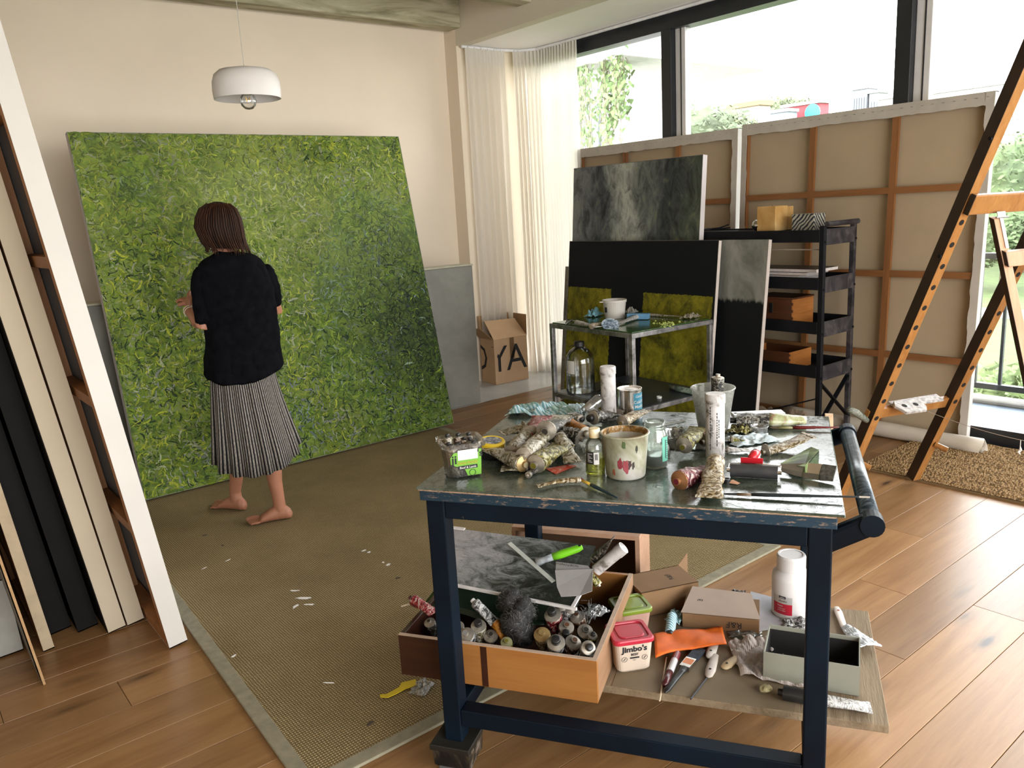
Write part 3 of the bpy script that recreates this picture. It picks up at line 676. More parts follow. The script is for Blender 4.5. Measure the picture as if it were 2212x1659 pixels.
# ================================================================== CURTAINS
m_curt = sheer('sheer white curtain', (.86, .83, .78), .14, .55)
trk = MB().tube([(4.33, 5.90, 2.935), (4.75, 5.90, 2.935), (4.93, 5.86, 2.935), (5.03, 5.74, 2.935), (5.05, 5.5, 2.935), (5.05, 0, 2.935)], .012, 8)
tk = trk.build('curtain_track', plain('white track', (.72, .72, .74), .4)); tag(tk, 'white curtain track curving round the corner under the soffit', 'curtain track')
def curtain(label, path, nfold, amp, taper=0.0, bunch=None, z1=2.925, seed=0):
    t = thing('sheer_curtain', label, 'curtain', path[0][:2] + (0,))
    # path: list of plan points; folds along it
    pts = [V((*p, 0)) for p in path]; seg = [(pts[i + 1] - pts[i]).length for i in range(len(pts) - 1)]; tot = sum(seg)
    def at(s):
        s = max(0, min(tot, s * tot)); i = 0
        while i < len(seg) - 1 and s > seg[i]: s -= seg[i]; i += 1
        d = (pts[i + 1] - pts[i]) / seg[i]; return pts[i] + d * s, V((-d.y, d.x, 0))
    def fn(a, b, off=0):
        z = .004 + (z1 - .004) * b; ph = a * nfold * 2 * PI
        p, n = at(a)
        k = amp * (.35 + .65 * min(1, (1 - b) * 6)) * (1 + .4 * nz((a * 7, b * .8, seed)))
        s_ = math.sin(ph + .5 * nz((a * 3, b * 1.2, seed + 3)) * 3)
        sway = .03 * (1 - b) * nz((a * 2.2, b * 1.5, seed + 7)); spread = (.05 * max(0, .12 - b) / .12) if b < .12 else 0
        return p + n * (k * s_ + sway + spread * math.sin(ph * .5)) + V((0, 0, z))
    MB().grid(fn, nfold * 12, 36).build('drape', m_curt, t, smooth=True)
    MB().grid(lambda a, b: fn(a, .955 + .045 * b) + at(a)[1] * .003, nfold * 12, 3).build('header_tape', sheer('curtain header', (.82, .80, .76), .05, .4), t, smooth=True)
    for i in range(nfold):
        q, n = at((i + .5) / nfold); MB().box((q.x - .004, q.y - .004, z1 - .01), (q.x + .004, q.y + .004, z1 + .012)).build('hook', plain('white track', (.72, .72, .74), .4), t)
    return t
curtain('sheer white curtain panel across the bay back wall', [(4.35, 5.88), (4.78, 5.88)], 6, .022, seed=1)
curtain('sheer white curtain gathered down the window side', [(4.86, 5.86), (4.98, 5.82), (5.05, 5.70), (5.055, 5.24)], 20, .028, seed=2)

# ================================================================== CARDBOARD BOX
m_card = plain('corrugated card', (.56, .37, .22), .85, var=.05, scale=5); m_card_in = plain('card inside', (.36, .22, .11), .85, var=.06)
A = P(1072, 832); B_ = P(1142, 818); Cc = P(1040, 818)
ux = (B_ - A); bw = ux.length; ux.normalize(); uy = V((-ux.y, ux.x, 0)); bl = .225; bh = .41
bx = thing('cardboard_box', 'open cardboard box lettered in black beside the curtain', 'box', A)
X = frameM(A + V((0, 0, .002)), ux, uy)
tt = .004
for a, b in (((0, 0, 0), (bw, tt, bh)), ((0, bl - tt, 0), (bw, bl, bh)), ((0, tt, 0), (tt, bl - tt, bh)), ((bw - tt, tt, 0), (bw, bl - tt, bh)), ((tt, tt, 0), (bw - tt, bl - tt, tt))):
    MB().box(a, b, None, X).build('side', m_card, bx)
def quad(mb, pts, th=.004):
    pts = [V(p) for p in pts]; n = (pts[1] - pts[0]).cross(pts[2] - pts[0]).normalized() * th
    mb.add(pts + [p + n for p in pts], [(0, 1, 2, 3), (7, 6, 5, 4), (0, 4, 5, 1), (1, 5, 6, 2), (2, 6, 7, 3), (3, 7, 4, 0)]); return mb
quad(MB(), [X @ V(p) for p in ((0, 0, bh), (bw, 0, bh), (bw - .03, .14, bh + .15), (.0, .14, bh + .16))]).build('flap', m_card, bx)
quad(MB(), [X @ V(p) for p in ((0, 0, bh), (0, bl, bh), (-.13, bl - .02, bh + .10), (-.13, .02, bh + .12))]).build('flap', m_card_in, bx)
quad(MB(), [X @ V(p) for p in ((bw, 0, bh), (bw, bl, bh), (bw + .02, bl, bh + .19), (bw + .02, .02, bh + .19))]).build('flap', m_card_in, bx)
quad(MB(), [X @ V(p) for p in ((0, bl, bh), (bw, bl, bh), (bw, bl + .02, bh + .2), (0, bl + .02, bh + .2))]).build('flap', m_card_in, bx)
m_ink = plain('black print', (.015, .014, .016), .7)
mb = MB(); text(mb, 'A', lambda x, y: X @ V((x, -.0015, y)), .34, m_ink, at=(bw * .66, .115), sx=1.0)
text(mb, 'Y', lambda x, y: (X @ V((x, -.0015, y))) if x > 0 else (X @ V((-.0015, -x, y))), .34, m_ink, at=(.05, .115), sx=.9)
text(mb, 'O', lambda x, y: X @ V((-.0015, min(-x, bl - .002), y)), .34, m_ink, at=(-.235, .115), sx=.9)
mb.build('lettering', None, bx)
MB().frame(X @ V((bw * .47, -.002, .22)), X.to_3x3() @ V((.05, 0, 0)), X.to_3x3() @ V((0, .001, 0)), V((0, 0, .19))).build('clear_tape', thin_glass('tape', (.95, .93, .9), .1), bx)
# ================================================================== BLACK RACK
m_rk = plain('black rack wood', (.006, .0065, .009), .6, var=.3, scale=9, spec=.2); m_rk2 = smear('worn rack metal', [(.014, .013, .017), (.03, .028, .033), (.075, .066, .066)], 9, .5, bump=.1)
RX0, RX1, RY0, RY1, RZ = 4.47, 4.85, 2.59, 3.86, 1.345
rk = thing('shelf_rack', 'black rolling shelf rack with four tray shelves against the large canvas', 'rack', ((RX0 + RX1) / 2, (RY0 + RY1) / 2, 0))
for x in (RX0, RX1 - .03):
    for y in (RY0, RY1 - .03):
        MB().box((x, y, .03), (x + .03, y + .03, RZ + .01)).build('leg', m_rk if x == RX0 else m_rk2, rk, bevel=.002)
        MB().tube([(x + .006, y + .015, .028), (x + .024, y + .015, .028)], .026, 14).build('caster', m_rk, rk)
shz = (1.27, .985, .715, .44)
for z in shz:
    zp = z if z < 1.2 else z + .046
    s = MB().box((RX0 + .01, RY0 + .03, zp), (RX1 - .01, RY1 - .03, zp + .008)).build('shelf', m_rk, rk)
    MB().box((RX0 - .004, RY0 + .028, z - .012), (RX0 + .006, RY1 - .028, z + .062)).build('front_lip', m_rk, s, bevel=.002)
    MB().box((RX1 - .006, RY0 + .028, z - .012), (RX1 + .004, RY1 - .028, z + .062)).build('rear_lip', m_rk, s, bevel=.002)
    MB().box((RX0 + .03, RY0 - .002, z - .03), (RX1 - .03, RY0 + .006, z + .065)).build('side_lip', m_rk2, s, bevel=.002)
    MB().box((RX0 + .03, RY1 - .006, z - .03), (RX1 - .03, RY1 + .002, z + .065)).build('side_lip', m_rk2, s, bevel=.002)
    for x in (RX0 + .012, RX1 - .012): MB().tube([(x, RY0 - .006, z - .01), (x, RY0 + .004, z - .01)], .007, 8).build('bolt', m_rk, s)
MB().box((RX0 + .03, RY0 + .03, 1.21), (RX0 + .036, RY1 - .03, 1.217)).build('rail', plain('tan rail', (.30, .25, .2), .5), rk)
hd = MB().tube([(RX0 + .01, RY0 - .01, RZ + .02), (RX1 - .01, RY0 - .01, RZ + .02)], .016, 12).build('handle', m_rk2, rk)
for (a, b) in (((RX0 + .015, RY0 + .01, .40), (RX1 - .015, RY0 + .01, .12)), ((RX0 + .015, RY0 + .015, .12), (RX1 - .015, RY0 + .015, .40)), ((RX0 + .012, RY0 + .02, .30), (RX0 + .012, RY0 + .6, .08))):
    MB().bar(a, b, .008, .028, (0, 1, 0) if a[0] != b[0] else (1, 0, 0)).build('brace', m_rk, rk)
# on the rack
zt = shz[0] + .055; LZ = 1.335
c = PX(1636, 484, 4.56)
sp_ = thing('metal_ball', 'small polished metal ball beside the candles on the rack', 'ball', (4.56, c.y, zt))
ic = bmesh.new(); bmesh.ops.create_uvsphere(ic, u_segments=32, v_segments=16, radius=.036)
MB().add([V((4.56, c.y, zt + .040)) + v.co for v in ic.verts], [[v.index for v in f.verts] for f in ic.faces]).build('ball', plain('polished steel', (.5, .48, .46), .15, 1, var=.02), sp_, smooth=True); ic.free()
MB().lathe([(.02, 0), (.02, .004), (.012, .006)], Matrix.Translation((4.56, c.y, zt)), 16, cap=True).build('stand', m_rk, sp_)
m_cdl = smear('amber candle wax', [(.42, .22, .06), (.55, .33, .12), (.70, .50, .25)], 4, .5, bump=.05, dist=.3)
def candle(label, u0, u1, v1, x):
    a, b = PX(u0, 490, x), PX(u1, 490, x); top = PX(u0, v1, x).z; r = (a.y - b.y) / 2
    t = thing('pillar_candle', label, 'candle', (x, (a.y + b.y) / 2, zt))
    X = Matrix.Translation((x, (a.y + b.y) / 2, zt))
    w_ = MB().box((-r, -r, 0), (r, r, top - zt), None, X).build('wax', m_cdl, t, bevel=.004)
    MB().tube([X @ V((0, 0, top - zt - .003)), X @ V((.001, .001, top - zt + .008))], .0012, 6).build('wick', m_rk, t)
candle('left square amber candle on the rack', 1648, 1688, 446, 4.60)
candle('right amber candle set slightly behind on the rack', 1686, 1707, 446, 4.70)
a, b = PX(1712, 490, 4.58), PX(1760, 490, 4.58); top = PX(1712, 463, 4.58).z
t = NT('palm leaf print'); c0 = t.coord('Object', (1, 1, 1)); wv = t.n('TexWave'); wv.wave_type = 'BANDS'; wv.bands_direction = 'DIAGONAL'; t.l(c0, wv.inputs[0]); wv.inputs['Scale'].default_value = 22; wv.inputs['Distortion'].default_value = 6; wv.inputs['Detail Scale'].default_value = .6
m_palm = t.set(col=t.ramp(wv.outputs[1], [(.42, (.02, .025, .035)), (.52, (.42, .39, .32))]), rough=.5)
pb = thing('patterned_box', 'small box with black palm leaf print beside the candles', 'box', (4.6, (a.y + b.y) / 2, zt))
MB().box((4.57, b.y, zt), (4.70, a.y, top - .006)).build('body', m_palm, pb, bevel=.003)
MB().box((4.569, b.y - .001, top - .006), (4.701, a.y + .001, top)).build('lid', m_palm, pb, bevel=.002)
m_pgs = plain('page edges', (.66, .58, .55), .8, var=.1, scale=60)
zb = shz[1] + .008
for i, (y0, y1, th, cvr, lb, dx) in enumerate([(2.66, 3.16, .020, (.20, .34, .40), 'pale blue folder at the bottom of the magazine pile', .03), (2.80, 3.25, .018, (.04, .035, .035), 'thin dark magazine above the pale blue folder', .05), (2.79, 3.23, .018, (.38, .32, .26), 'tan covered magazine in the middle of the rack pile', .04), (2.74, 3.24, .018, (.03, .03, .03), 'black magazine under the topmost one on the rack', .05), (2.68, 3.20, .020, (.05, .045, .05), 'topmost magazine with thick pale page edges on the rack', .06)]):
    m = thing('magazine', lb, 'magazine', (4.6, (y0 + y1) / 2, zb), 0, 'magazines on the rack shelf')
    MB().box((4.49 + dx, y0, zb + .001), (4.74 + dx, y1, zb + th - .001)).build('pages', m_pgs, m)
    MB().box((4.488 + dx, y0 - .002, zb + th - .001), (4.742 + dx, y1 + .002, zb + th)).build('cover', plain('cover %d' % i, cvr, .4), m)
    zb += th + .0006
m_bx = wood('dovetailed orange wood', (.50, .20, .05), (.28, .09, .02), 1.5, 'X', .4); m_bxf = wood('dark stained box front', (.10, .035, .015), (.05, .018, .008), 1.5, 'Y', .4)
def wbox(label, u, v0, v1, x0, dx, dy, z, lid=True):
    y0 = PX(u, v0, x0).y; h = PX(u, v0, x0).z - z
    h = min(h, .2)
    t = thing('wooden_box', label, 'box', (x0 + dx / 2, y0 + dy / 2, z))
    MB().box((x0, y0 + .006, z), (x0 + .008, y0 + dy, z + h)).build('front_panel', m_bxf, t)
    MB().box((x0 + .001, y0, z), (x0 + dx, y0 + .008, z + h)).build('side_panel', m_bx, t)
    MB().box((x0, y0 + dy - .008, z), (x0 + dx, y0 + dy, z + h)).build('side_panel', m_bx, t)
    MB().box((x0 + dx - .008, y0 + .008, z), (x0 + dx, y0 + dy - .008, z + h)).build('back_panel', m_bxf, t)
    if lid:
        MB().box((x0 - .004, y0 - .004, z + h), (x0 + dx + .004, y0 + dy + .004, z + h + .012)).build('lid', m_bxf, t, bevel=.003)
        MB().box((x0 - .006, y0 + dy / 2 - .012, z + h * .5), (x0 - .001, y0 + dy / 2 + .012, z + h * .85)).build('latch', plain('black latch', (.01, .01, .01), .4), t, bevel=.002)
    else: MB().box((x0 + .008, y0 + .008, z), (x0 + dx - .008, y0 + dy - .008, z + .006)).build('bottom', m_bxf, t)
    for k in range(4): MB().box((x0 - .001, y0 - .001, z + h * (k + .15) / 4), (x0 + .008, y0 + .006, z + h * (k + .6) / 4)).build('dovetail', m_bxf, t)
wbox('lidded wooden box with dark front on the third rack shelf', 1712, 648, 690, 4.50, .24, .30, shz[2] + .008)
wbox('shallow open wooden tray box on the lowest rack shelf', 1706, 762, 795, 4.50, .25, .34, shz[3] + .008, False)
tr = thing('pliers', 'dark pliers lying at the left end of the rack top', 'tool', (4.5, 3.42, LZ))
MB().tube([(4.52, 3.44, zt + .025), (4.50, 3.36, zt + .03), (4.52, 3.30, zt + .05)], .005, 6).build('handle', m_rk, tr)
MB().tube([(4.50, 3.44, zt + .022), (4.53, 3.36, zt + .024), (4.55, 3.31, zt + .028)], .005, 6).build('handle', m_rk, tr)
MB().tube([(4.51, 3.44, zt + .024), (4.49, 3.49, zt + .022)], [.009, .004], 6).build('jaw', m_rk2, tr)
m_wrap = plain('brown wrapping paper', (.30, .22, .15), .8, var=.2, scale=8)
wp = thing('crumpled_paper', 'crumpled brown wrapping paper on the floor under the rack', 'paper', (4.6, 3.1, 0))
MB().grid(lambda a, b: (4.52 + .3 * a + .03 * nz((a * 5, b * 5, 0)), 2.75 + .9 * b, .012 + .16 * abs(nz((a * 3.3, b * 5.5, 2))) + .05 * abs(nz((a * 9, b * 14, 5)))), 26, 50).build('sheet', m_wrap, wp, solid=.002)
# rolled canvas on the floor
rl = thing('rolled_canvas', 'long roll of cream canvas lying at the foot of the large canvases', 'roll', (4.90, 2.2, 0))
pts = [(4.905, 3.1, .048), (4.90, 2.6, .049), (4.90, 2.2, .049), (4.895, 1.80, .050)]
rings = []
for i in range(15):
    y = 3.1 - 1.3 * i / 14; r = .046 + .002 * math.sin(i)
    rings.append([V((4.90 + r * math.cos(a) + .003 * nz((i, a, 0)), y + .01 * math.sin(a * 2), .05 + r * math.sin(a))) for a in [2 * PI * k / 28 for k in range(28)]])
MB().loft(rings, cap=False).build('outer_sheet', plain('cream canvas roll', (.56, .50, .42), .85, var=.04), rl, smooth=True, solid=.003)
sp2 = [(.9 * .046 * (1 - k / 60) * math.cos(k * .5), .9 * .046 * (1 - k / 60) * math.sin(k * .5)) for k in range(50)]
MB().add([V((4.90 + x, yy_, .05 + z)) for x, z in sp2 for yy_ in (1.803, 3.05)], [(2 * i, 2 * i + 1, 2 * i + 3, 2 * i + 2) for i in range(49)]).build('inner_turns', plain('cream canvas roll', (.56, .50, .42), .85), rl, solid=.002)

# ================================================================== EASEL
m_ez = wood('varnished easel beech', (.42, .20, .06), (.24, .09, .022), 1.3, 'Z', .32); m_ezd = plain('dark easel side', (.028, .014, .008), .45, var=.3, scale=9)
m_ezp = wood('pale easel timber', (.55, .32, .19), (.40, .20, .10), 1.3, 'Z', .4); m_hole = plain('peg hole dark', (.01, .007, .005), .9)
fA, fB, ed = V((3.717, 2.028, 0)), V((4.18, 1.862, .018)), V((-.10, -.40, 1.0))
ez = thing('easel', 'tall wooden A frame easel with peg holes beside the window', 'easel', (3.95, 1.8, 0))
cdir = (fB - fA); cdir.z = 0; cdir.normalize(); edn = ed.normalized(); enr = cdir.cross(edn).normalized()
if enr.y > 0: enr = -enr      # enr points to the camera side (-y)
def rail_(f, top):
    f = f + V((0, 0, .012))
    p = f; q = f + ed * top
    o = MB().frame(p - cdir * .024 - enr * .034, q - p, cdir * .048, enr * .050).build('rail', m_ez, ez, bevel=.002)
    return o
tops = 2.12
rA, rB = rail_(fA, tops), rail_(fB, tops)
for rr_, f in ((rA, fA), (rB, fB)):
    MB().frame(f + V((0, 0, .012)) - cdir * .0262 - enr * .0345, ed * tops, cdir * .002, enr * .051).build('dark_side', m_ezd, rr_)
    for k in range(12):
        z = .47 + k * .092
        q = f + V((0, 0, .012)) + ed * z + enr * .0165
        MB().lathe([(0, -.0002), (.0125, 0), (.0125, .0006), (0, .0008)], frameM(q, cdir, z=enr), 16).build('peg_hole', m_hole, rr_)
zc = .455
MB().frame(fA + ed * zc + enr * -.04 - cdir * .03, (fB - fA) + cdir * .05 - V((0, 0, .018)), enr * .026, edn * .055).build('cross_bar', m_ez, ez, bevel=.003)
tr = MB().frame(fA + ed * (zc + .058) - enr * .045 + cdir * .10, cdir * .30, enr * .055, edn * .010).build('tray', plain('paint spattered tray', (.42, .38, .36), .6, var=.5, scale=60), ez, bevel=.002)
Xp = frameM(fA + ed * (zc + .065) + cdir * .17 + enr * .02, cdir, z=edn)
pl = MB().prism([(-.065, -.05), (.06, -.05), (.085, -.02), (.085, .03), (.05, .05), (-.06, .045), (-.085, .01)], 0, .014, Xp).build('peg_plate', plain('spattered block', (.40, .37, .35), .6, var=.5, scale=50), ez, bevel=.002)
for x in (-.035, .035): MB().lathe([(0, 0), (.013, 0), (.013, .0016), (0, .0016)], Xp @ Matrix.Translation((x, 0, .0135)), 16).build('peg_hole', m_hole, pl)
for f in (fA, fB):
    q = f + ed * .235 + enr * .015; MB().tube([q, q + enr * .055 + cdir * .03], .014, 10).build('peg', m_ez, ez)
MB().tube([PP(1834, 884, fA + ed * .44, enr), PP(1850, 892, fA + ed * .44, enr), PP(1872, 908, fA + ed * .44, enr)], [.014, .018, .014], 12).build('bar_knob', smear('paint caked knob', [(.05, .06, .045), (.14, .15, .12), (.26, .25, .21)], 30, .6), ez, smooth=True)
# top cross piece and hinged rear frame
ztop = 1.535
ca = fA + ed * 1.44 + enr * .018
q0 = ca - cdir * .02
MB().frame(q0, (fB - fA) * 1.0 + cdir * .07 - V((0, 0, .018)), enr * .024, edn * .085).build('cross_bar', m_ez, ez, bevel=.006)
MB().frame(q0 - cdir * .002, cdir * .003, enr * .024, edn * .085).build('end_grain', m_ezd, ez)
# rear legs: hinge under cross piece, feet toward the camera side
h0 = PP(2132, 462, ca, enr) + enr * .03
def rear(h, u1, v1):
    # leg passes through pixel (u1, v1) nearer the camera
    foot = V((h.x + .26, h.y - .62, .0)); return foot
hA = h0; dl = (P(2300, 1190, 0) - hA)
fR = P(2292, 1190, 0.0)
rl0 = MB().frame(hA - cdir * .02, fR - hA, cdir * .05, enr * .026).build('rear_leg', m_ezp, ez, bevel=.002)
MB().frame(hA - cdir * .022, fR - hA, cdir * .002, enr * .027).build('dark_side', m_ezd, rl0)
rl1 = MB().frame(hA + cdir * .36, fR - hA, cdir * .05, enr * .026).build('rear_leg', m_ezp, ez, bevel=.002)
dr = (fR - hA).normalized()
qa = hA + dr * .13
MB().frame(qa - cdir * .012 + enr * .026, cdir * .48, enr * .022, -dr.cross(cdir).cross(dr) * 0 + dr * .062).build('cross_bar', m_ezp, ez, bevel=.005)
MB().frame(qa - cdir * .014 + enr * .026, cdir * .003, enr * .022, dr * .062).build('end_grain', m_ezd, ez)
MB().frame(hA - cdir * .0 + enr * .028 - dr * .01, cdir * .045, enr * .003, dr * -.022).build('hinge_plate', plain('zinc hinge', (.45, .42, .42), .35, .8), ez)
MB().frame(hA + cdir * .008 + enr * .028 - dr * .01, cdir * .018, enr * .003, dr * .13).build('strap_hinge', plain('zinc hinge', (.45, .42, .42), .35, .8), ez)
MB().tube([hA + enr * .03 - cdir * .01 - dr * .008, hA + enr * .03 + cdir * .055 - dr * .008], .004, 8).build('hinge_pin', plain('zinc hinge', (.45, .42, .42), .35, .8), ez)
for f, z in ((fA, 1.26), (fA, 1.72)):
    q = f + ed * z - cdir * .029 + enr * .004; MB().tube([q, q - cdir * .006], .008, 10).build('bolt', m_rk, ez)
# string and knot
a = fA + ed * .5 + enr * .03 + cdir * .26; b = P(2280, 965, .35)
st = thing('string', 'thin taut string with a white knot tied to the easel bar', 'string', a)
mid = [a.lerp(b, k / 12) + V((0, 0, -.02 * math.sin(PI * k / 12))) for k in range(13)]
MB().tube(mid, .0014, 5).build('cord', plain('jute string', (.28, .22, .17), .8), st)
kq = mid[8] if True else b
kq = min(mid, key=lambda q_: abs(0)) ; kq = mid[9]
MB().tube([kq, kq - V((0, 0, .03)), kq - V((.004, .004, .045)), kq - V((-.006, 0, .05)), kq - V((.005, -.004, .06)), kq - V((0, .003, .07))], [.0016, .002, .006, .007, .006, .002], 6).build('knot', plain('white string knot', (.75, .72, .68), .8), st)

# ================================================================== METAL SIDE TABLE
TZ = .80
F_, L_, R_ = P(1365, 722, TZ), P(1197, 697, TZ), P(1540, 690, TZ)
tu = (R_ - F_); tw = tu.length; tu.normalize(); tv = V((-tu.y, tu.x, 0)); td = (L_ - F_).dot(tv)
Xt = frameM(F_ - V((0, 0, TZ)), tu, tv)
m_stl = smear('scuffed grey steel', [(.09, .085, .085), (.22, .21, .21), (.36, .34, .34)], 7, .38, .7, bump=.05); m_stld = plain('dark steel', (.05, .048, .045), .35, .6)
tb = thing('metal_side_table', 'square grey steel side table with a paint smeared top', 'table', Xt @ V((tw / 2, td / 2, 0)))
q = .028
for (x, y) in ((0, 0), (tw - q, 0), (0, td - q), (tw - q, td - q)): MB().box((x, y, 0), (x + q, y + q, TZ - q), None, Xt).build('leg', m_stl, tb, bevel=.002)
SHZ = .335
for z in (TZ, SHZ):
    for a, b in (((0, 0), (tw, q)), ((0, td - q), (tw, td)), ((0, q), (q, td - q)), ((tw - q, q), (tw, td - q))):
        MB().box((a[0] + (q if z < .5 and a[0] == 0 and b[0] == tw else 0), a[1], z - q), (b[0] - (q if z < .5 and a[0] == 0 and b[0] == tw else 0), b[1], z), None, Xt).build('rail', m_stl, tb, bevel=.002)
m_pal = smear('green smeared palette', [(.02, .022, .018), (.03, .045, .02), (.02, .06, .01), (.05, .12, .02), (.07, .07, .06)], 9, .12, dist=3, bump=.15, detail=7)
MB().box((.016, .016, TZ), (tw - .016, td - .016, TZ + .007), None, Xt).build('glass_top', m_pal, tb, bevel=.001)
MB().box((.012, .012, SHZ - .012), (tw - .012, td - .012, SHZ + .002), None, Xt).build('shelf', plain('dark blue shelf sheet', (.028, .033, .045), .35), tb)
mb = MB(); rr = random.Random(9)
for k in range(60):
    q_ = P(rr.gauss(1440, 12), rr.gauss(700, 4), TZ + .0075); mb.add([q_ + V((rr.uniform(-.01, .01), rr.uniform(-.01, .01), 0)) for _ in range(3)] + [q_ + V((0, 0, .006))], [(0, 1, 3), (1, 2, 3), (2, 0, 3)])
mb.build('paint_crumbs', plain('yellow green paint', (.50, .58, .16), .5), tb, kind='stuff')
# ================================================================== TROLLEY
ZT = .86
TO = V((1.034, 1.713, 0)); Tu = V((.5325, -.8465, 0)); Tv = V((.8465, .5325, 0)); TL, TD = 1.02, .825
X = frameM(TO, Tu, Tv)
def T(u, v, z): return X @ V((u, v, z))
t = NT('chipped navy paint'); c0 = t.coord(); n = t.noise(c0, 3, 4); n2 = t.noise(c0, 22, 6, .75)
m_nv = t.set(col=t.mix(t.ramp(n2, [(.68, 0), (.73, 1)]), t.ramp(n, [(.3, (.0016, .003, .006)), (.7, (.003, .009, .018))]), (.06, .05, .045)), rough=.5, spec=.12); t.bump(n2, .12, .003)
t = NT('blue edge paint'); c0 = t.coord(); n2 = t.noise(t.coord('Object', (8, 8, 30)), 4, 8, .75)
m_be = t.set(col=t.mix(t.ramp(n2, [(.56, 0), (.62, 1)]), (.004, .022, .040), (.17, .12, .09)), rough=.5); t.bump(n2, .3, .003)
tro = thing('paint_trolley', 'navy blue steel trolley with a paint covered glass top', 'trolley', T(TL / 2, TD / 2, 0))
lg = .052
for (u, v) in ((.012, .0), (TL - lg - .02, 0), (TL - lg - .02, TD - lg), (.012, TD - lg)):
    MB().box((u, v, .115), (u + lg, v + lg, ZT - .035), None, X).build('leg', m_nv, tro, bevel=.004)
    if True:
        pl = MB().box((u - .035, v - .03, .098), (u + lg + .03, v + lg + .03, .115), None, X).build('caster_plate', plain('dark caster plate', (.03, .028, .024), .4, .4, var=.3), tro, bevel=.002)
        MB().box((u - .028, v + .0, .03), (u - .022, v + lg, .098), None, X).build('caster_fork', plain('worn caster steel', (.30, .28, .26), .4, .7), pl); MB().box((u + lg + .01, v, .03), (u + lg + .016, v + lg, .098), None, X).build('caster_fork', plain('worn caster steel', (.30, .28, .26), .4, .7), pl)
        MB().loft([[X @ V((u + lg / 2 + sx_ * w_, v + lg / 2 + sy_ * w_ * .95, z_)) for sx_, sy_ in ((-1, -1), (1, -1), (1, 1), (-1, 1))] for w_, z_ in ((.040, .036), (.052, .05), (.055, .0978))]).build('caster_housing', smear('scuffed caster box', [(.004, .004, .004), (.012, .010, .008), (.05, .035, .02), (.16, .13, .11)], 9, .5, con=.13), pl)
        MB().tube([X @ V((u - .018, v + lg / 2, .045)), X @ V((u + lg + .006, v + lg / 2, .045))], .045, 24).build('wheel', plain('grey wheel', (.10, .10, .10), .6), pl, smooth=False, bevel=.004)
for (a, b) in (((.064, .002), (TL - .072, lg - .002)), ((.064, TD - lg + .002), (TL - .072, TD - .002)), ((.014, lg), (lg + .010, TD - lg)), ((TL - lg - .018, lg), (TL - .022, TD - lg))):
    MB().box((a[0], a[1], ZT - .085), (b[0], b[1], ZT - .036), None, X).build('top_rail', m_nv, tro, bevel=.003)
    MB().box((a[0], a[1], .165), (b[0], b[1], .215), None, X).build('bottom_rail', m_nv, tro, bevel=.003)
MB().box((.0, -.008, ZT - .035), (TL - .012, TD, ZT - .008), None, X).build('top_board', m_be, tro, bevel=.002)
MB().box((-.002, -.010, ZT - .008), (TL - .014, TD + .001, ZT - .004), None, X).build('paint_crust', smear('crusted edge paint', [(.05, .05, .03), (.30, .20, .13), (.46, .30, .22)], 30, .7, stretch=(2, 2, 6)), tro)
# glass: clear sheet over green grey backing
t = NT('smeared glass palette'); c0 = t.coord('Object', (1, 1, 1)); na = t.noise(c0, 3.5, 8, .68, 1.5); nb2 = t.noise(c0, 26, 7, .72, 2.0); ncs = t.noise(t.coord('Object', (2, 6, 1)), 30, 4, .6, 2)
base = t.ramp(na, [(.32, (.020, .028, .018)), (.48, (.05, .062, .046)), (.6, (.10, .118, .10)), (.72, (.035, .045, .035))])
base = t.mix(t.ramp(nb2, [(.62, 0), (.70, .8)]), base, (.008, .012, .010)); base = t.mix(t.ramp(ncs, [(.60, 0), (.70, .45)]), base, (.22, .23, .22))
m_gl = t.set(col=base, rough=t.ramp(nb2, [(.4, .10), (.7, .4)]), spec=.5, coat=.0); t.bump(nb2, .12, .002)
MB().box((-.006, -.012, ZT - .004), (TL + .002, TD + .004, ZT + .002), None, X).build('glass_top', m_gl, tro, bevel=.0012)
MB().box((TL + .0021, -.012, ZT - .004), (TL + .003, TD + .004, ZT + .002), None, X).build('glass_edge', plain('green glass edge', (.25, .42, .38), .1), tro)
# push handle at the right end
hz = .835
nA, nB = P(1883, 1130, hz), P(1830, 935, hz)
hb = [nA, nB]
MB().tube([nA, nB], .021, 18).build('handle_bar', smear('worn navy handle', [(.008, .016, .024), (.035, .048, .06), (.12, .14, .16)], 25, .3, .2, bump=.1), tro, smooth=True)
sA = T(TL - .045, .026, .775); sB = T(TL - .045, TD - .03, .775)
for s_, n_ in ((sA, nA), (sB, nB)):
    MB().bar(s_, n_, .034, .05, mat=None).build('handle_arm', m_nv, tro, bevel=.01)
    MB().tube([n_ + (nA - nB).normalized() * -.02, n_ + (nA - nB).normalized() * .02], .0255, 18).build('handle_end', m_nv, tro)
MB().tube([T(TL - .03, TD - .03, .842), P(1787, 905, .842), P(1790, 922, .842) + V((0, 0, 0))], .003, 8).build('hook', m_nv, tro)
tp = thing('tape_roll', 'roll of tan masking tape hanging at the trolley back corner', 'tape', P(1787, 915, .80))
c = P(1790, 922, .80); Xr = frameM(c, Tv, z=Tu)
MB().lathe([(.035, -.012), (.044, -.012), (.044, .012), (.035, .012), (.035, -.012)], Xr, 32).build('tape', plain('masking tape', (.72, .50, .32), .7), tp, smooth=False)
MB().lathe([(.0335, -.0125), (.035, -.0125), (.035, .0125), (.0335, .0125), (.0335, -.0125)], Xr, 32).build('core', plain('tape core', (.45, .32, .2), .8), tp)

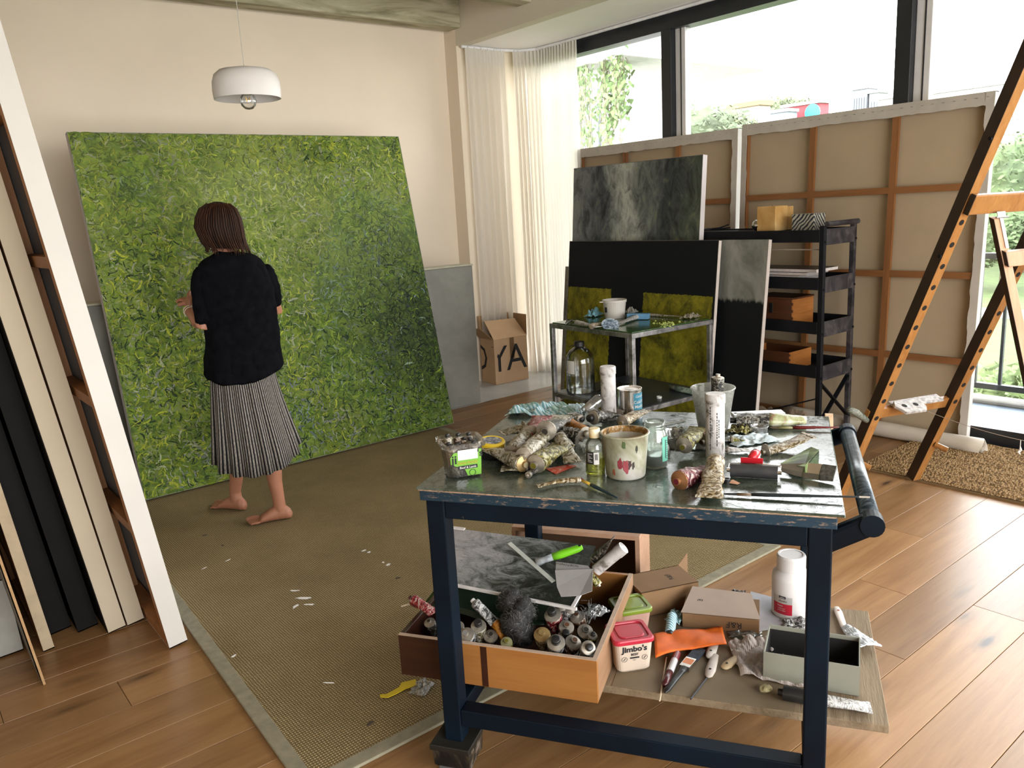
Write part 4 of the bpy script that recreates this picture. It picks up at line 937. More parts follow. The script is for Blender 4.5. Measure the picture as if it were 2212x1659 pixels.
# ------------------------------------------------------------------ builders for studio clutter
GLZ = ZT + .0025
m_capk = plain('black cap', (.015, .014, .014), .35, var=.2); m_tin = plain('tube tin', (.34, .30, .25), .45, .6, var=.35, scale=30)
SM = {
 'cream': [(0.062, 0.046, 0.019), (0.248, 0.211, 0.124), (0.372, 0.335, 0.260), (0.446, 0.422, 0.372)],
 'olive': [(0.019, 0.015, 0.005), (0.136, 0.118, 0.012), (0.260, 0.223, 0.019), (0.372, 0.347, 0.248)],
 'dark': [(0.005, 0.005, 0.005), (0.025, 0.022, 0.017), (0.087, 0.074, 0.056), (0.248, 0.236, 0.211)],
 'red': [(0.074, 0.006, 0.007), (0.223, 0.012, 0.019), (0.341, 0.031, 0.037), (0.384, 0.341, 0.298)],
 'orange': [(0.124, 0.037, 0.005), (0.384, 0.124, 0.007), (0.446, 0.174, 0.012), (0.446, 0.186, 0.019)],
 'silver': [(0.025, 0.025, 0.025), (0.186, 0.180, 0.174), (0.384, 0.372, 0.360), (0.496, 0.484, 0.471)],
 'wine': [(0.037, 0.002, 0.007), (0.124, 0.009, 0.022), (0.260, 0.062, 0.062), (0.465, 0.409, 0.372)],
 'gold': [(0.062, 0.034, 0.007), (0.236, 0.161, 0.062), (0.384, 0.310, 0.198), (0.484, 0.446, 0.384)],
 'white': [(0.186, 0.174, 0.155), (0.409, 0.391, 0.372), (0.484, 0.471, 0.459), (0.508, 0.496, 0.484)],
 'green': [(0.012, 0.031, 0.012), (0.062, 0.186, 0.019), (0.186, 0.310, 0.050), (0.384, 0.397, 0.360)],
 'brown': [(0.019, 0.009, 0.005), (0.087, 0.037, 0.019), (0.198, 0.105, 0.062), (0.372, 0.310, 0.260)]}
def tmat(k): return smear('tube ' + k, SM[k], 42, .36, .15, .8, dist=2.6, detail=4, con=.085)
def ptube(label, a, b, r, k, cap=True, curl=0.0, bend=0.0, group='paint tubes on the trolley top', flat0=1.0, upv=(0, 0, 1), capm=None, name='paint_tube', wr=1.0, crimp=True, shm=None):
    """crumpled metal paint tube; a = shoulder, b = crimped end"""
    if group == 'paint tubes on the trolley top' and r > .012: r *= 1.06
    a, b = V(a), V(b); d = (b - a); L = d.length; d.normalize(); upv = V(upv)
    if abs(d.dot(upv)) > .9: upv = V((1, 0, 0))
    s = upv.cross(d).normalized(); u = d.cross(s)
    th = thing(name, label, 'paint tube', a.lerp(b, .5), 0, group)
    sd = (hash_(label)) * .37
    rings = []; N = 22; K = 18
    for i in range(K + 1):
        t_ = i / K; fl = max(0.06, flat0 * (1 - t_ ** 1.5 * .94)); wd = r * (1 + .30 * t_ ** 2 * (1 if crimp else .2))
        c = a + d * (L * t_) + s * (bend * math.sin(PI * t_)) + u * (curl * t_ * t_)
        ring = []
        for j in range(N):
            an = 2 * PI * j / N; ca, sa = math.cos(an), math.sin(an)
            k1 = 1 + wr * (.16 * nz((ca * 1.6 + sd, sa * 1.6, t_ * 5)) + .10 * nz((ca * 3 + sd, sa * 3, t_ * 11))) * min(1, t_ * 5)
            ring.append(c + s * (ca * wd * k1) + u * (sa * r * fl * k1))
        rings.append(ring)
    MB().loft(rings).build('body', tmat(k), th, smooth=True)
    Xa = frameM(a, s, z=-d)
    MB().lathe([(r * .99, -.001), (r * .97, .002), (r * .44, r * .24), (r * .36, r * .26), (r * .36, r * .62)], Xa, 22, cap=True).build('shoulder', shm or m_tin, th)
    if cap: MB().lathe([(r * .40, r * .32), (r * .52, r * .34), (r * .50, r * .92), (r * .42, r * .99), (.0005, r * .97)], Xa, 18).build('cap', capm or m_capk, th, smooth=True)
    else: MB().lathe([(r * .30, r * .58), (r * .30, r * .635), (.0005, r * .635)], Xa, 14).build('dried_paint', plain('dried paint ' + k, SM[k][1], .4), th)
    if crimp:
        e_ = b + u * curl; MB().frame(e_ - s * r * 1.36 - u * .0012 - d * .003, s * r * 2.72, u * .0026, d * .010).build('crimped_end', tmat(k), th, bevel=.0006)
    return th
def hash_(s): return sum((i + 1) * ord(c) for i, c in enumerate(s)) % 997 / 10.0
def crumple(name, label, cat, c, sx, sy, hz_, mat, ang=0, seed=1, n=26, group=None, fold=1.0, part='sheet', z=None):
    th = thing(name, label, cat, c, 0, group); Xc = Rz(c, ang)
    def fn(a, b):
        x, y = (a - .5), (b - .5); e_ = 1 - .25 * abs(nz((a * 3, b * 3, seed)))
        h = abs(nz((a * 2.3, b * 2.3, seed))) * 1.15 + .5 * abs(nz((a * 5.5, b * 5.5, seed + 5)))
        return Xc @ V((x * sx * e_ + .25 * sx * fold * .3 * nz((a * 5, b * 5, seed + 9)), y * sy * e_ + .25 * sy * fold * .3 * nz((b * 5, a * 5, seed + 3)), .0015 + hz_ * h * (1 - .6 * (2 * max(abs(x), abs(y))) ** 3)))
    MB().grid(fn, n + 14, n + 14).build(part, mat, th, smooth=False, solid=.0012)
    return th
def brush(label, a, b, hr, hcol, fer=.25, bri=.15, flat=.5, bcol=(.10, .07, .04), ferm=None, group=None, w=None, name='paint_brush', tip=None):
    """a = bristle tip, b = handle end"""
    a, b = V(a), V(b); d = b - a; L = d.length; th = thing(name, label, 'brush', a.lerp(b, .5), 0, group); w = w or hr * 1.3
    def pt(t_): return a + d * t_
    MB().tube([pt(0), pt(bri * .35), pt(bri)], [w * .35, w * .95, w], 10, flat=flat).build('bristles', plain('bristle %.2f' % bcol[0], bcol, .8, var=.5, scale=90), th)
    MB().tube([pt(bri), pt(bri + fer * .6), pt(bri + fer)], [w * 1.03, w, hr * 1.05], 12, flat=max(flat, .6)).build('ferrule', ferm or plain('nickel ferrule', (.55, .52, .48), .3, .9), th, smooth=True)
    s0 = bri + fer; MB().tube([pt(s0), pt(s0 + (1 - s0) * .15), pt(s0 + (1 - s0) * .35), pt(s0 + (1 - s0) * .8), pt(.99), pt(1)], [hr * .95, hr * 1.15, hr, hr * .55, hr * .45, hr * .2], 12).build('handle', plain('handle %.2f %.2f %.2f' % hcol, hcol, .3), th, smooth=True)
    if tip: MB().tube([pt(.93), pt(1.001)], [hr * .56, hr * .47], 10).build('handle_tip', plain('tip %.2f' % tip[0], tip, .4), th)
    return th

# ------------------------------------------------------------------ TROLLEY TOP, left
def rbox_rings(w0, w1, d0, d1, h, rc, z0=0, n=5):
    def ring(w_, d_, z): 
        out = []
        for cx_, cy_, a0 in ((w_ / 2 - rc, d_ / 2 - rc, 0), (-w_ / 2 + rc, d_ / 2 - rc, 90), (-w_ / 2 + rc, -d_ / 2 + rc, 180), (w_ / 2 - rc, -d_ / 2 + rc, 270)):
            for k in range(n): an = math.radians(a0 + 90 * k / (n - 1)); out.append((cx_ + rc * math.cos(an), cy_ + rc * math.sin(an), z))
        return out
    return ring
m_cl = thin_glass('clear milky plastic', (.97, .97, .96), .06, .05, .05, (.55, .54, .52)); m_label_g = plain('green label', (.14, .34, .035), .5, var=.04); m_white = plain('white label', (.56, .54, .52), .6, var=.02)
c = P(999, 1022, GLZ); ang = math.atan2(Tu.y, Tu.x) + .62
Xb = Rz(c, ang); TW = .105
tub = thing('food_tub', 'clear square tub of brown paint tubes with a green label', 'tub', c)
rg = rbox_rings(0, 0, 0, 0, 0, .018)
rings = [[Xb @ V(p) for p in rg(w_, w_, z)] for w_, z in ((TW - .024, .001), (TW - .018, .004), (TW - .004, .085), (TW + .012, .086), (TW + .014, .096), (TW + .008, .097), (TW - .006, .096), (TW - .006, .086), (TW - .021, .005))]
MB().loft(rings, cap=True).build('tub', m_cl, tub, smooth=False)
def face_fn(Xf, w0, w1, h, off=.0012):
    # slanted side toward -y local, x across, y up
    def fn(x, y): return Xf @ V((x, -(w0 / 2 + (w1 - w0) / 2 * (y / h)) - off, y))
    return fn
fb = face_fn(Xb, TW - .020, TW - .004, .085)
mb = MB(); mb.add([fb(x, y) for x, y in ((-.040, .062), (-.030, .074), (.044, .078), (.042, .006), (.005, .006), (-.004, .030), (-.026, .036), (-.040, .044))], [tuple(range(8))], m_label_g)
fb2 = face_fn(Xb, TW - .020, TW - .004, .085, .0018)
mb.add([fb2(x, y) for x, y in ((-.020, .080), (.034, .080), (.034, .052), (-.020, .052))], [(0, 1, 2, 3)], m_white)
fb3 = face_fn(Xb, TW - .020, TW - .004, .085, .0024)
text(mb, 'ji', fb3, .034, m_ink, .02, (-.030, .044)); text(mb, "'s", fb3, .026, m_ink, .02, (.040, .058)); text(mb, 'Reduced', fb3, .010, m_ink, 0, (.002, .081))
text(mb, 'DOG FOOD', fb3, .010, plain('orange print', (.45, .30, .03), .6), .01, (.006, .040))
mb.add([fb3(x, y) for x, y in ((-.020, .036), (.032, .036), (.032, .026), (-.020, .026))], [(0, 1, 2, 3)], m_ink)
text(mb, 'Beef & Lamb', face_fn(Xb, TW - .020, TW - .004, .085, .003), .0088, m_white, .01, (.006, .028))
cc = [(.018 + .009 * math.cos(k * PI / 12), .014 + .009 * math.sin(k * PI / 12)) for k in range(24)]; ci = [(.018 + .0078 * math.cos(k * PI / 12), .014 + .0078 * math.sin(k * PI / 12)) for k in range(24)]
mb.add([fb3(x, y) for x, y in cc + ci], [(k, (k + 1) % 24, 24 + (k + 1) % 24, 24 + k) for k in range(24)], m_ink)
mb.build('label', None, tub)
rr = random.Random(4)
for i in range(11):
    x, y = [(-.028, -.026), (0, -.03), (.028, -.025), (-.03, .002), (-.004, 0), (.026, .004), (-.026, .028), (.002, .03), (.028, .026), (-.012, -.012), (.014, .014)][i]
    q0 = Xb @ V((x * .8, y * .8, .012)); q1 = Xb @ V((x * 1.05, y * 1.05, .074 + .022 * rr.random()))
    ptube(['brown paint tube standing at the front left of the clear tub', 'brown tube at the front middle of the clear tub', 'tube standing at the front right of the clear tub', 'tube at the left side of the clear tub', 'tube in the very middle of the clear tub', 'tube at the right side of the clear tub', 'tube in the back left corner of the clear tub', 'tube at the back middle of the clear tub', 'tube in the back right corner of the clear tub', 'small tube wedged front left of centre in the clear tub', 'small tube wedged behind the centre of the clear tub'][i], q1, q0, .0125 if i < 9 else .009, 'brown' if i % 3 else 'cream', True, group='paint tubes in the clear tub', wr=.5)
def cyl(name, label, cat, c, prof, mat, part='body', n=36, X=None, group=None, **k):
    th = thing(name, label, cat, c, 0, group); MB().lathe(prof, X or Matrix.Translation(c), n).build(part, mat, th, smooth=k.get('smooth', True)); return th
c = P(1064, 985, GLZ + .0)
tn = cyl('paste_tin', 'round black tin with a yellow rimmed lid behind the tub', 'tin', c, [(.001, 0), (.035, 0), (.036, .003), (.036, .030)], m_capk)
Xc = Matrix.Translation(c + V((0, 0, .038))) @ Matrix.Rotation(.12, 4, 'X')
MB().lathe([(.037, -.012), (.039, -.010), (.039, .006), (.036, .010), (.030, .010), (.029, .0085), (.0005, .0085)], Xc, 36).build('lid', plain('yellow tin rim', (.62, .42, .02), .4, var=.1), tn, smooth=False)
MB().lathe([(.0005, .009), (.028, .009), (.028, .0096), (.0005, .0096)], Xc, 30).build('lid_print', smear('speckled tin print', [(.03, .03, .04), (.12, .13, .16), (.5, .47, .42)], 60, .5, bump=0), tn)
def G(u, v, h): return P(u, v, GLZ + h)
ptube('flat beige crumpled tube behind the yellow rimmed tin', G(1132, 925, .022), G(1086, 935, .018), .022, 'cream', False, flat0=.6)
ptube('long cream tube with a bright red tail on the pile', G(1105, 978, .030), G(1170, 905, .060), .022, 'cream', False, curl=.006)
rt_ = ptube('red crimped tube tail showing at the top of the pile', G(1150, 935, .052), G(1172, 900, .068), .0235, 'red', False, flat0=.7)
ptube('cream smeared tube with a dark flattened end across the pile', G(1132, 985, .042), G(1212, 905, .058), .023, 'cream', False, curl=.01)
ptube('dark flattened tube end near the middle of the pile', G(1180, 930, .070), G(1216, 900, .058), .028, 'dark', False, flat0=.5)
ptube('yellow olive tube crumpled in the middle of the pile', G(1158, 1002, .026), G(1215, 960, .036), .025, 'olive', False)
ptube('cream tube with amber shoulder facing front left of the pile', G(1130, 1002, .024), G(1058, 975, .022), .0215, 'cream', False, curl=.012, shm=plain('amber shoulder', (.36, .24, .10), .35, .3))
ptube('flattened cream tube lying under the front of the pile', G(1140, 1010, .008), G(1088, 1012, .007), .016, 'cream', False, flat0=.5)
ptube('cream tube with fanned crimp end beside the oil bottle', G(1210, 945, .046), G(1236, 996, .012), .0175, 'cream', False, flat0=.8)
ptube('thin black tube lying below the yellow olive one', G(1141, 1026, .009), G(1185, 995, .010), .009, 'dark', True, flat0=.9, crimp=False, wr=.2, capm=m_tin)
ptube('black tube half buried right of the yellow olive one', G(1222, 968, .020), G(1195, 940, .022), .024, 'dark', False)
ptube('dark smeared tube behind the cream crimped one', G(1250, 945, .022), G(1205, 925, .045), .024, 'dark', False)
ptube('bright orange tube with a grey shoulder cap', G(1264, 935, .034), G(1222, 908, .040), .019, 'orange', True, capm=m_tin, wr=.3)
ptube('black tube with a wide silver shoulder behind the oil bottle', G(1282, 902, .030), G(1330, 893, .022), .0225, 'dark', True)
ptube('small black crumpled tube by the white cylinder foot', G(1338, 893, .016), G(1358, 880, .016), .014, 'dark', False)
ptube('brown white crushed tube left of the glass jar', G(1345, 912, .014), G(1388, 886, .024), .021, 'gold', False, flat0=.8)
ptube('small silver tube peeking from the blue cloth', G(1255, 905, .026), G(1238, 893, .03), .013, 'silver', True)
ptube('white tube cap end at the left of the pile', G(1092, 985, .012), G(1108, 975, .012), .0085, 'white', True, capm=m_white, crimp=False)
ptube('small bent tube with purple streaks at the table front', G(1252, 1037, .010), G(1166, 1049, .008), .0085, 'gold', True, bend=-.012, flat0=.9, capm=tmat('wine'), wr=.6)
brush('dark blue brush with a yellow ferrule by the oil bottle', G(1246, 1032, .010), G(1335, 1076, .004), .0042, (.01, .03, .045), .28, .08, ferm=plain('yellow ferrule', (.55, .36, .05), .5))
rc = thing('red_card', 'small red card lying flat under the cream tube', 'card', G(1195, 1010, 0))
q = [G(1178, 1012, .0012), G(1228, 1003, .0012), G(1246, 1006, .0012), G(1200, 1024, .0012)]
quad(MB(), q, .0006).build('card', smear('scratched red card', [(.55, .40, .34), (.45, .06, .03), (.36, .035, .02)], 22, .5, bump=0), rc)
m_cloth = NT('teal printed cloth'); t = m_cloth; wv = t.n('TexWave'); t.l(t.coord('Object', (1, 1, 1)), wv.inputs[0]); wv.inputs['Scale'].default_value = 38; wv.inputs['Distortion'].default_value = 3
m_cloth = t.set(col=t.mix(t.ramp(t.noise(t.coord(), 14, 4), [(.5, 0), (.6, .7)]), t.ramp(wv.outputs[1], [(.35, (.16, .34, .40)), (.6, (.55, .68, .72))]), (.14, .22, .13)), rough=.85)
crumple('wiping_cloth', 'crumpled blue green striped cloth at the back left of the trolley', 'cloth', G(1178, 893, 0), .26, .11, .058, m_cloth, math.atan2(Tu.y, Tu.x), 3, 34)
crumple('wiping_cloth', 'pale blue crumpled cloth end beside the clear vial', 'cloth', G(1240, 888, 0), .10, .08, .042, plain('pale blue cloth', (.50, .62, .68), .85, var=.3, scale=40), .6, 8, 20)
# oil bottle
c = P(1287, 1024, GLZ); Xc = Matrix.Translation(c)
ob = thing('oil_bottle', 'clear bottle of yellow oil with a stained cream cap', 'bottle', c)
MB().lathe([(.001, .001), (.024, .001), (.0255, .004), (.0255, .074), (.024, .086), (.016, .097), (.0125, .100), (.0125, .104)], Xc, 32).build('glass', thin_glass('bottle glass', (.97, .98, .96), .07), ob, smooth=True)
t = NT('yellow oil'); t.t.nodes.remove(t.b); tr_ = t.n('BsdfTransparent'); tr_.inputs[0].default_value = (.80, .80, .40, 1); gg = t.n('BsdfGlossy'); gg.inputs['Roughness'].default_value = .05; mm = t.n('MixShader'); mm.inputs[0].default_value = .07; t.l(tr_.outputs[0], mm.inputs[1]); t.l(gg.outputs[0], mm.inputs[2]); t.l(mm.outputs[0], t.out.inputs[0]); m_oil = t.m
MB().lathe([(.001, .003), (.0245, .003), (.0245, .050), (.001, .050)], Xc, 32).build('oil', m_oil, ob, smooth=False)
MB().lathe([(.0135, .101), (.0135, .108), (.0145, .109), (.0145, .124), (.012, .1255), (.0005, .1255)], Xc, 28).build('cap', smear('stained cap', [(.50, .30, .06), (.70, .58, .36), (.78, .74, .68)], 18, .45, bump=0), ob, smooth=False)
def cylfn(Xf, r, a0): return lambda x, y: Xf @ V((r * math.cos(a0 + x / r), r * math.sin(a0 + x / r), y))
cv = math.atan2(EYE.y - c.y, EYE.x - c.x)
fn = cylfn(Xc, .0259, cv - .15); mb = MB()
def cpatch(mb, fn, x0, x1, y0, y1, mat, n=10): mb.add([fn(x0 + (x1 - x0) * k / n, y) for k in range(n + 1) for y in (y0, y1)], [(2 * k, 2 * k + 2, 2 * k + 3, 2 * k + 1) for k in range(n)], mat)
cpatch(mb, fn, -.026, .0, .034, .068, m_capk); cpatch(mb, fn, .0, .014, .034, .066, m_white)
fn2 = cylfn(Xc, .0262, cv - .15)
for k in range(6): cpatch(mb, fn2, .003 + k * .0014, .0038 + k * .0014, .046, .062, m_ink, 1)
for k in range(7): cpatch(mb, fn2, -.018, -.004 - .004 * (k % 3), .040 + k * .0036, .0412 + k * .0036, m_white, 3)
mb.build('label', None, ob)
# big deli cup
def cup(name, label, ub, vb, ut, vt, wpx_b, wpx_t, mat, lip=.0025, in_mat=None, extra=None):
    c = P(ub, vb, GLZ); dist = (c - EYE).dot(FW); r0 = wpx_b / 2 / FPX * dist
    # top centre on vertical through c
    z = solve_z(c.x, c.y, vt); dt = (V((c.x, c.y, z)) - EYE).dot(FW); r1 = wpx_t / 2 / FPX * dt; h = z - GLZ
    th = thing(name, label, 'cup', c); Xc = Matrix.Translation(c); w_ = .0012
    MB().lathe([(.001, .001), (r0 * .96, .001), (r0, .005), (r1 * .975, h * .93), (r1 * .985, h * .935), (r1, h - lip * 2), (r1 + lip, h - lip), (r1 + lip * .6, h), (r1 - lip, h), (r1 - lip, h - lip), (r1 * .95, h * .92), (r0 - w_, .007), (.001, .006)], Xc, 44).build('cup', mat, th, smooth=True)
    return th, Xc, r0, r1, h
def solve_z(x, y, v):
    lo, hi = -.5, 3.2
    def pv(z):
        q_ = V((x, y, z)) - EYE; return CY - FPX * q_.dot(UP) / q_.dot(FW)
    for _ in range(50):
        m_ = (lo + hi) / 2
        if pv(m_) > v: lo = m_
        else: hi = m_
    return lo
m_cup = smear('paint stained translucent cup', [(.14, .08, .06), (.27, .26, .17), (.43, .41, .35), (.50, .47, .44), (.52, .49, .46)], 5, .35, bump=.1, stretch=(1, 1, .7), dist=.6)
cp, Xc, r0, r1, h = cup('deli_cup', 'large stained translucent plastic cup at the trolley centre', 1352, 1026, 1350, 932, 84, 103, m_cup)
cv = math.atan2(EYE.y - Xc.translation.y, EYE.x - Xc.translation.x)
for i, (x, y, s_, colr) in enumerate([(-.012, .046, .010, (.22, .03, .04)), (.0, .040, .012, (.26, .05, .06)), (.010, .045, .007, (.05, .02, .02)), (.018, .042, .006, (.03, .02, .02)), (.026, .085, .006, (.03, .03, .02)), (-.03, .022, .006, (.28, .07, .03)), (-.002, .098, .007, (.06, .09, .03))]):
    rad = lambda y_: r0 + (r1 - r0) * y_ / h + .0006
    pl_ = blob((0, 0), s_, 60 + i, 14, .6 if i != 4 else .4); mb = MB()
    mb.add([Xc @ V((rad(y + py * 1.7) * math.cos(cv + (x + px) / r0), rad(y + py * 1.7) * math.sin(cv + (x + px) / r0), y + py * 1.7)) for px, py in pl_], [tuple(range(14))]); mb.build('paint_mark', plain('mark %d' % i, colr, .5), cp)
MB().lathe([(r1 - .0015, h - .006), (r1 + .0003, h - .002), (r1 - .0025, h + .0004), (r1 - .004, h - .004), (r1 - .0045, h - .016)], Xc, 44).build('rim_paint', smear('rim paint crust', [(.05, .03, .01), (.30, .15, .03), (.50, .44, .36)], 40, .5), cp)
# glass jar with a mint label
c = P(1416, 1008, GLZ); Xc = Matrix.Translation(c)
jr_ = thing('glass_jar', 'clear glass jar with a mint green label strip', 'jar', c)
MB().lathe([(.001, .001), (.028, .001), (.032, .006), (.0325, .085), (.029, .100), (.0265, .104), (.0265, .108), (.028, .109), (.0265, .111), (.0265, .115), (.028, .116), (.0265, .118), (.0268, .126), (.0245, .126), (.0245, .104), (.030, .084), (.0300, .008), (.001, .005)], Xc, 40).build('glass', thin_glass('jar glass', (.93, .97, .94), .07, .03, .10, (.70, .74, .68), 14), jr_, smooth=True)
MB().lathe([(.001, .006), (.0295, .008), (.0295, .036), (.001, .036)], Xc, 32).build('liquid', thin_glass('murky water', (.30, .36, .33), .05), jr_)
cv = math.atan2(EYE.y - c.y, EYE.x - c.x); fn = cylfn(Xc, .0329, cv + .95); mb = MB(); cpatch(mb, fn, -.012, .012, .022, .088, plain('mint label', (.12, .38, .29), .5))
fn2 = cylfn(Xc, .0332, cv + .95); mb.add([fn2(x, y) for x, y in ((-.002, .03), (.001, .03), (.001, .08), (-.002, .08))], [(0, 1, 2, 3)], m_ink)
for k in range(9): cpatch(mb, fn2, .003, .008, .028 + k * .006, .030 + k * .006, m_ink, 1)
mb.build('label', None, jr_)
# white storage cylinders
m_wcyl = smear('spattered white plastic', [(.14, .12, .10), (.44, .41, .40), (.52, .49, .48), (.54, .51, .50)], 16, .45, bump=.05)
def wcyl(label, ub, vb, vt, wpx, txt=False):
    c = P(ub, vb, GLZ); dist = (c - EYE).dot(FW); r = wpx / 2 / FPX * dist; z = solve_z(c.x, c.y, vt); h = z - GLZ
    th = thing('storage_tube', label, 'container', c); Xc = Matrix.Translation(c)
    MB().lathe([(.001, 0), (r * .97, 0), (r * .97, h * .86), (.001, h * .86)], Xc, 32).build('body', m_wcyl, th, smooth=False)
    MB().lathe([(r * .98, h * .855), (r * 1.04, h * .86), (r * 1.04, h * .985), (r * .96, h), (.001, h)], Xc, 32).build('cap', m_wcyl, th, smooth=False)
    if txt:
        cv = math.atan2(EYE.y - c.y, EYE.x - c.x); mb = MB(); rr = random.Random(2)
        for (a_, n_, y0) in ((-.55, 16, .02), (.15, 12, .03), (.35, 7, .05)):
            fn = cylfn(Xc, r * .97 + .0004, cv + a_)
            y_ = y0 * h / .15
            for k in range(n_):
                l_ = rr.uniform(.003, .008); cpatch(mb, fn, 0, .0022, y_, y_ + l_, m_ink, 1); y_ += l_ + .0025
                if y_ > h * .8: break
        text(mb, 'Pigment', lambda x, y: cylfn(Xc, r * .97 + .0005, cv - .25)(-y, x + h * .45), .010, m_ink)
        mb.build('printing', None, th)
    return th
wcyl('white upright storage tube at the back beside the metal can', 1316, 905, 791, 33)
wcyl('taller white storage tube printed with small text on the right', 1545, 985, 850, 41, True)
# can of wax medium
c = P(1361, 897, GLZ); dist = (c - EYE).dot(FW); r = 26 / FPX * dist; h = solve_z(c.x, c.y, 838) - GLZ; Xc = Matrix.Translation(c)
cn = thing('metal_can', 'silver metal can of wax medium with a blue label', 'can', c)
m_can = plain('bright can metal', (.62, .58, .54), .22, 1.0, var=.1, scale=9)
MB().lathe([(.001, 0), (r, 0), (r * 1.02, .002), (r, .005), (r, h - .006), (r * 1.03, h - .004), (r * 1.03, h), (r * .97, h), (r * .95, h - .004)], Xc, 40).build('body', m_can, cn, smooth=False)
MB().lathe([(r * .95, h - .004), (r * .85, h - .002), (r * .80, h - .005), (.001, h - .005)], Xc, 36).build('lid', plain('can lid', (.72, .68, .66), .4, .3), cn)
MB().box((-.008, -.014, h - .0048), (.008, .014, h - .0040), None, Xc).build('lid_sticker', m_white, cn)
cv = math.atan2(EYE.y - c.y, EYE.x - c.x); fn = cylfn(Xc, r + .0005, cv + .75); mb = MB(); cpatch(mb, fn, -.017, .06, .004, h - .012, plain('blue can label', (.03, .20, .30), .4), 16)
fn2 = cylfn(Xc, r + .0009, cv + .75)
text(mb, 'Gamblin', fn2, .012, m_white, 0, (.008, h - .026), shear=.3); text(mb, 'Cold Wax', fn2, .015, m_white, .01, (.014, h - .046)); text(mb, 'Medium', fn2, .015, m_white, .01, (.010, h - .061))
mb.build('label', None, cn)
# clear vial leaning
a, b = G(1262, 892, .028), G(1300, 858, .075)
vl = thing('clear_vial', 'clear plastic vial leaning between the cloth and white tube', 'vial', a)
MB().tube([a, a.lerp(b, .2), a.lerp(b, .85), b], [.019, .0195, .0195, .012], 24).build('vial', thin_glass('vial plastic', (1, 1, 1), .16, .03, .06), vl, smooth=True)
MB().tube([a.lerp(b, .15), a.lerp(b, .45)], [.017, .017], 20).build('paper_scrap', m_white, vl)
# tall clear cup at the back with a black tube in it
cp2, Xc, r0, r1, h = cup('tall_cup', 'tall smeared clear cup holding a black tube at the back', 1540, 930, 1546, 836, 62, 93, thin_glass('smeared tall cup', (.95, .95, .93), .10, .08, .38, (.50, .50, .46), 18))
c_ = Xc.translation
ptube('black wrapped tube standing in the tall clear cup', c_ + V((.008, -.012, h + .028)), c_ + V((.004, -.004, .012)), .018, 'dark', False, group='paint tubes on the trolley top', wr=.6)
# packaging tray with olive tube
c = P(1500, 985, GLZ)
pt_ = thing('packaging_tray', 'clear plastic tray holding crumpled tubes behind the jar', 'tray', c)
Xr = Rz(P(1496, 962, GLZ), math.atan2(Tu.y, Tu.x) + .1)
rings = [[Xr @ V((p[0], p[1], z)) for p in rg(w_, w_ * .72, z)] for w_, z in ((.125, .001), (.13, .002), (.145, .034), (.156, .035), (.156, .037), (.143, .036), (.128, .004))]
MB().loft(rings).build('tray', thin_glass('tray plastic', (.9, .92, .9), .14, .04, .05), pt_)
ptube('olive yellow crushed tube in the clear tray', P(1478, 962, GLZ + .034), P(1512, 925, GLZ + .052), .023, 'olive', False)
ptube('brown and white crushed tube behind the white storage tube', P(1520, 950, GLZ + .030), P(1545, 925, GLZ + .05), .021, 'brown', False)
crumple('foil_scrap', 'crumpled silver foil beside the mint labelled jar', 'foil', G(1458, 945, 0), .08, .10, .045, tmat('silver'), .4, 12, 20)
ptube('white tube with a dark print right of the printed storage tube', G(1572, 972, .010), G(1612, 972, .008), .012, 'white', False, flat0=.7)
ptube('yellow orange flattened tube behind the printed storage tube', G(1580, 950, .010), G(1602, 948, .012), .013, 'olive', False, flat0=.6)
crumple('foil_scrap', 'dark crumpled foil near the small clear pot', 'foil', G(1600, 932, 0), .08, .07, .03, tmat('olive'), .2, 15, 18)
crumple('wiping_cloth', 'blue and white crumpled wrapper in front of the small clear pot', 'wrapper', G(1620, 952, 0), .14, .09, .028, plain('blue white wrapper', (.48, .56, .60), .4, var=.4, scale=45), -.4, 21, 22)
ptube('long grey translucent crumpled bag lying right of the clear pot', G(1655, 975, .008), G(1745, 955, .016), .020, 'gold', False, flat0=.5, curl=.02)
th, Xc, r0, r1, h = cup('small_pot', 'small clear round pot near the back of the trolley', 1640, 935, 1640, 919, 34, 38, thin_glass('pot plastic', (1, 1, 1), .12, .03, .10), lip=.0012)
cyl('bottle_cap', 'small black ridged bottle cap beside the clear pot', 'cap', G(1651, 952, 0), [(.008, 0), (.008, .008), (.007, .009), (.0005, .009)], m_capk, n=20, smooth=False)
cyl('bottle_cap', 'black screw cap lying beside the gold crumpled tube', 'cap', G(1570, 1043, 0), [(.0095, 0), (.0095, .010), (.0088, .0115), (.006, .0115), (.006, .008), (.0005, .008)], m_capk, n=20, smooth=False)
qs = thing('pencil_shaving', 'pinkish wood shaving next to the black screw cap', 'shaving', G(1588, 1043, 0))
MB().grid(lambda a, b: G(1588, 1043, .002) + V((.012 * (a - .5) * (1 + b), .02 * (b - .5), .005 * math.sin(a * 3) * b)), 8, 6).build('curl', plain('shaving', (.50, .28, .18), .8), qs, solid=.0008)
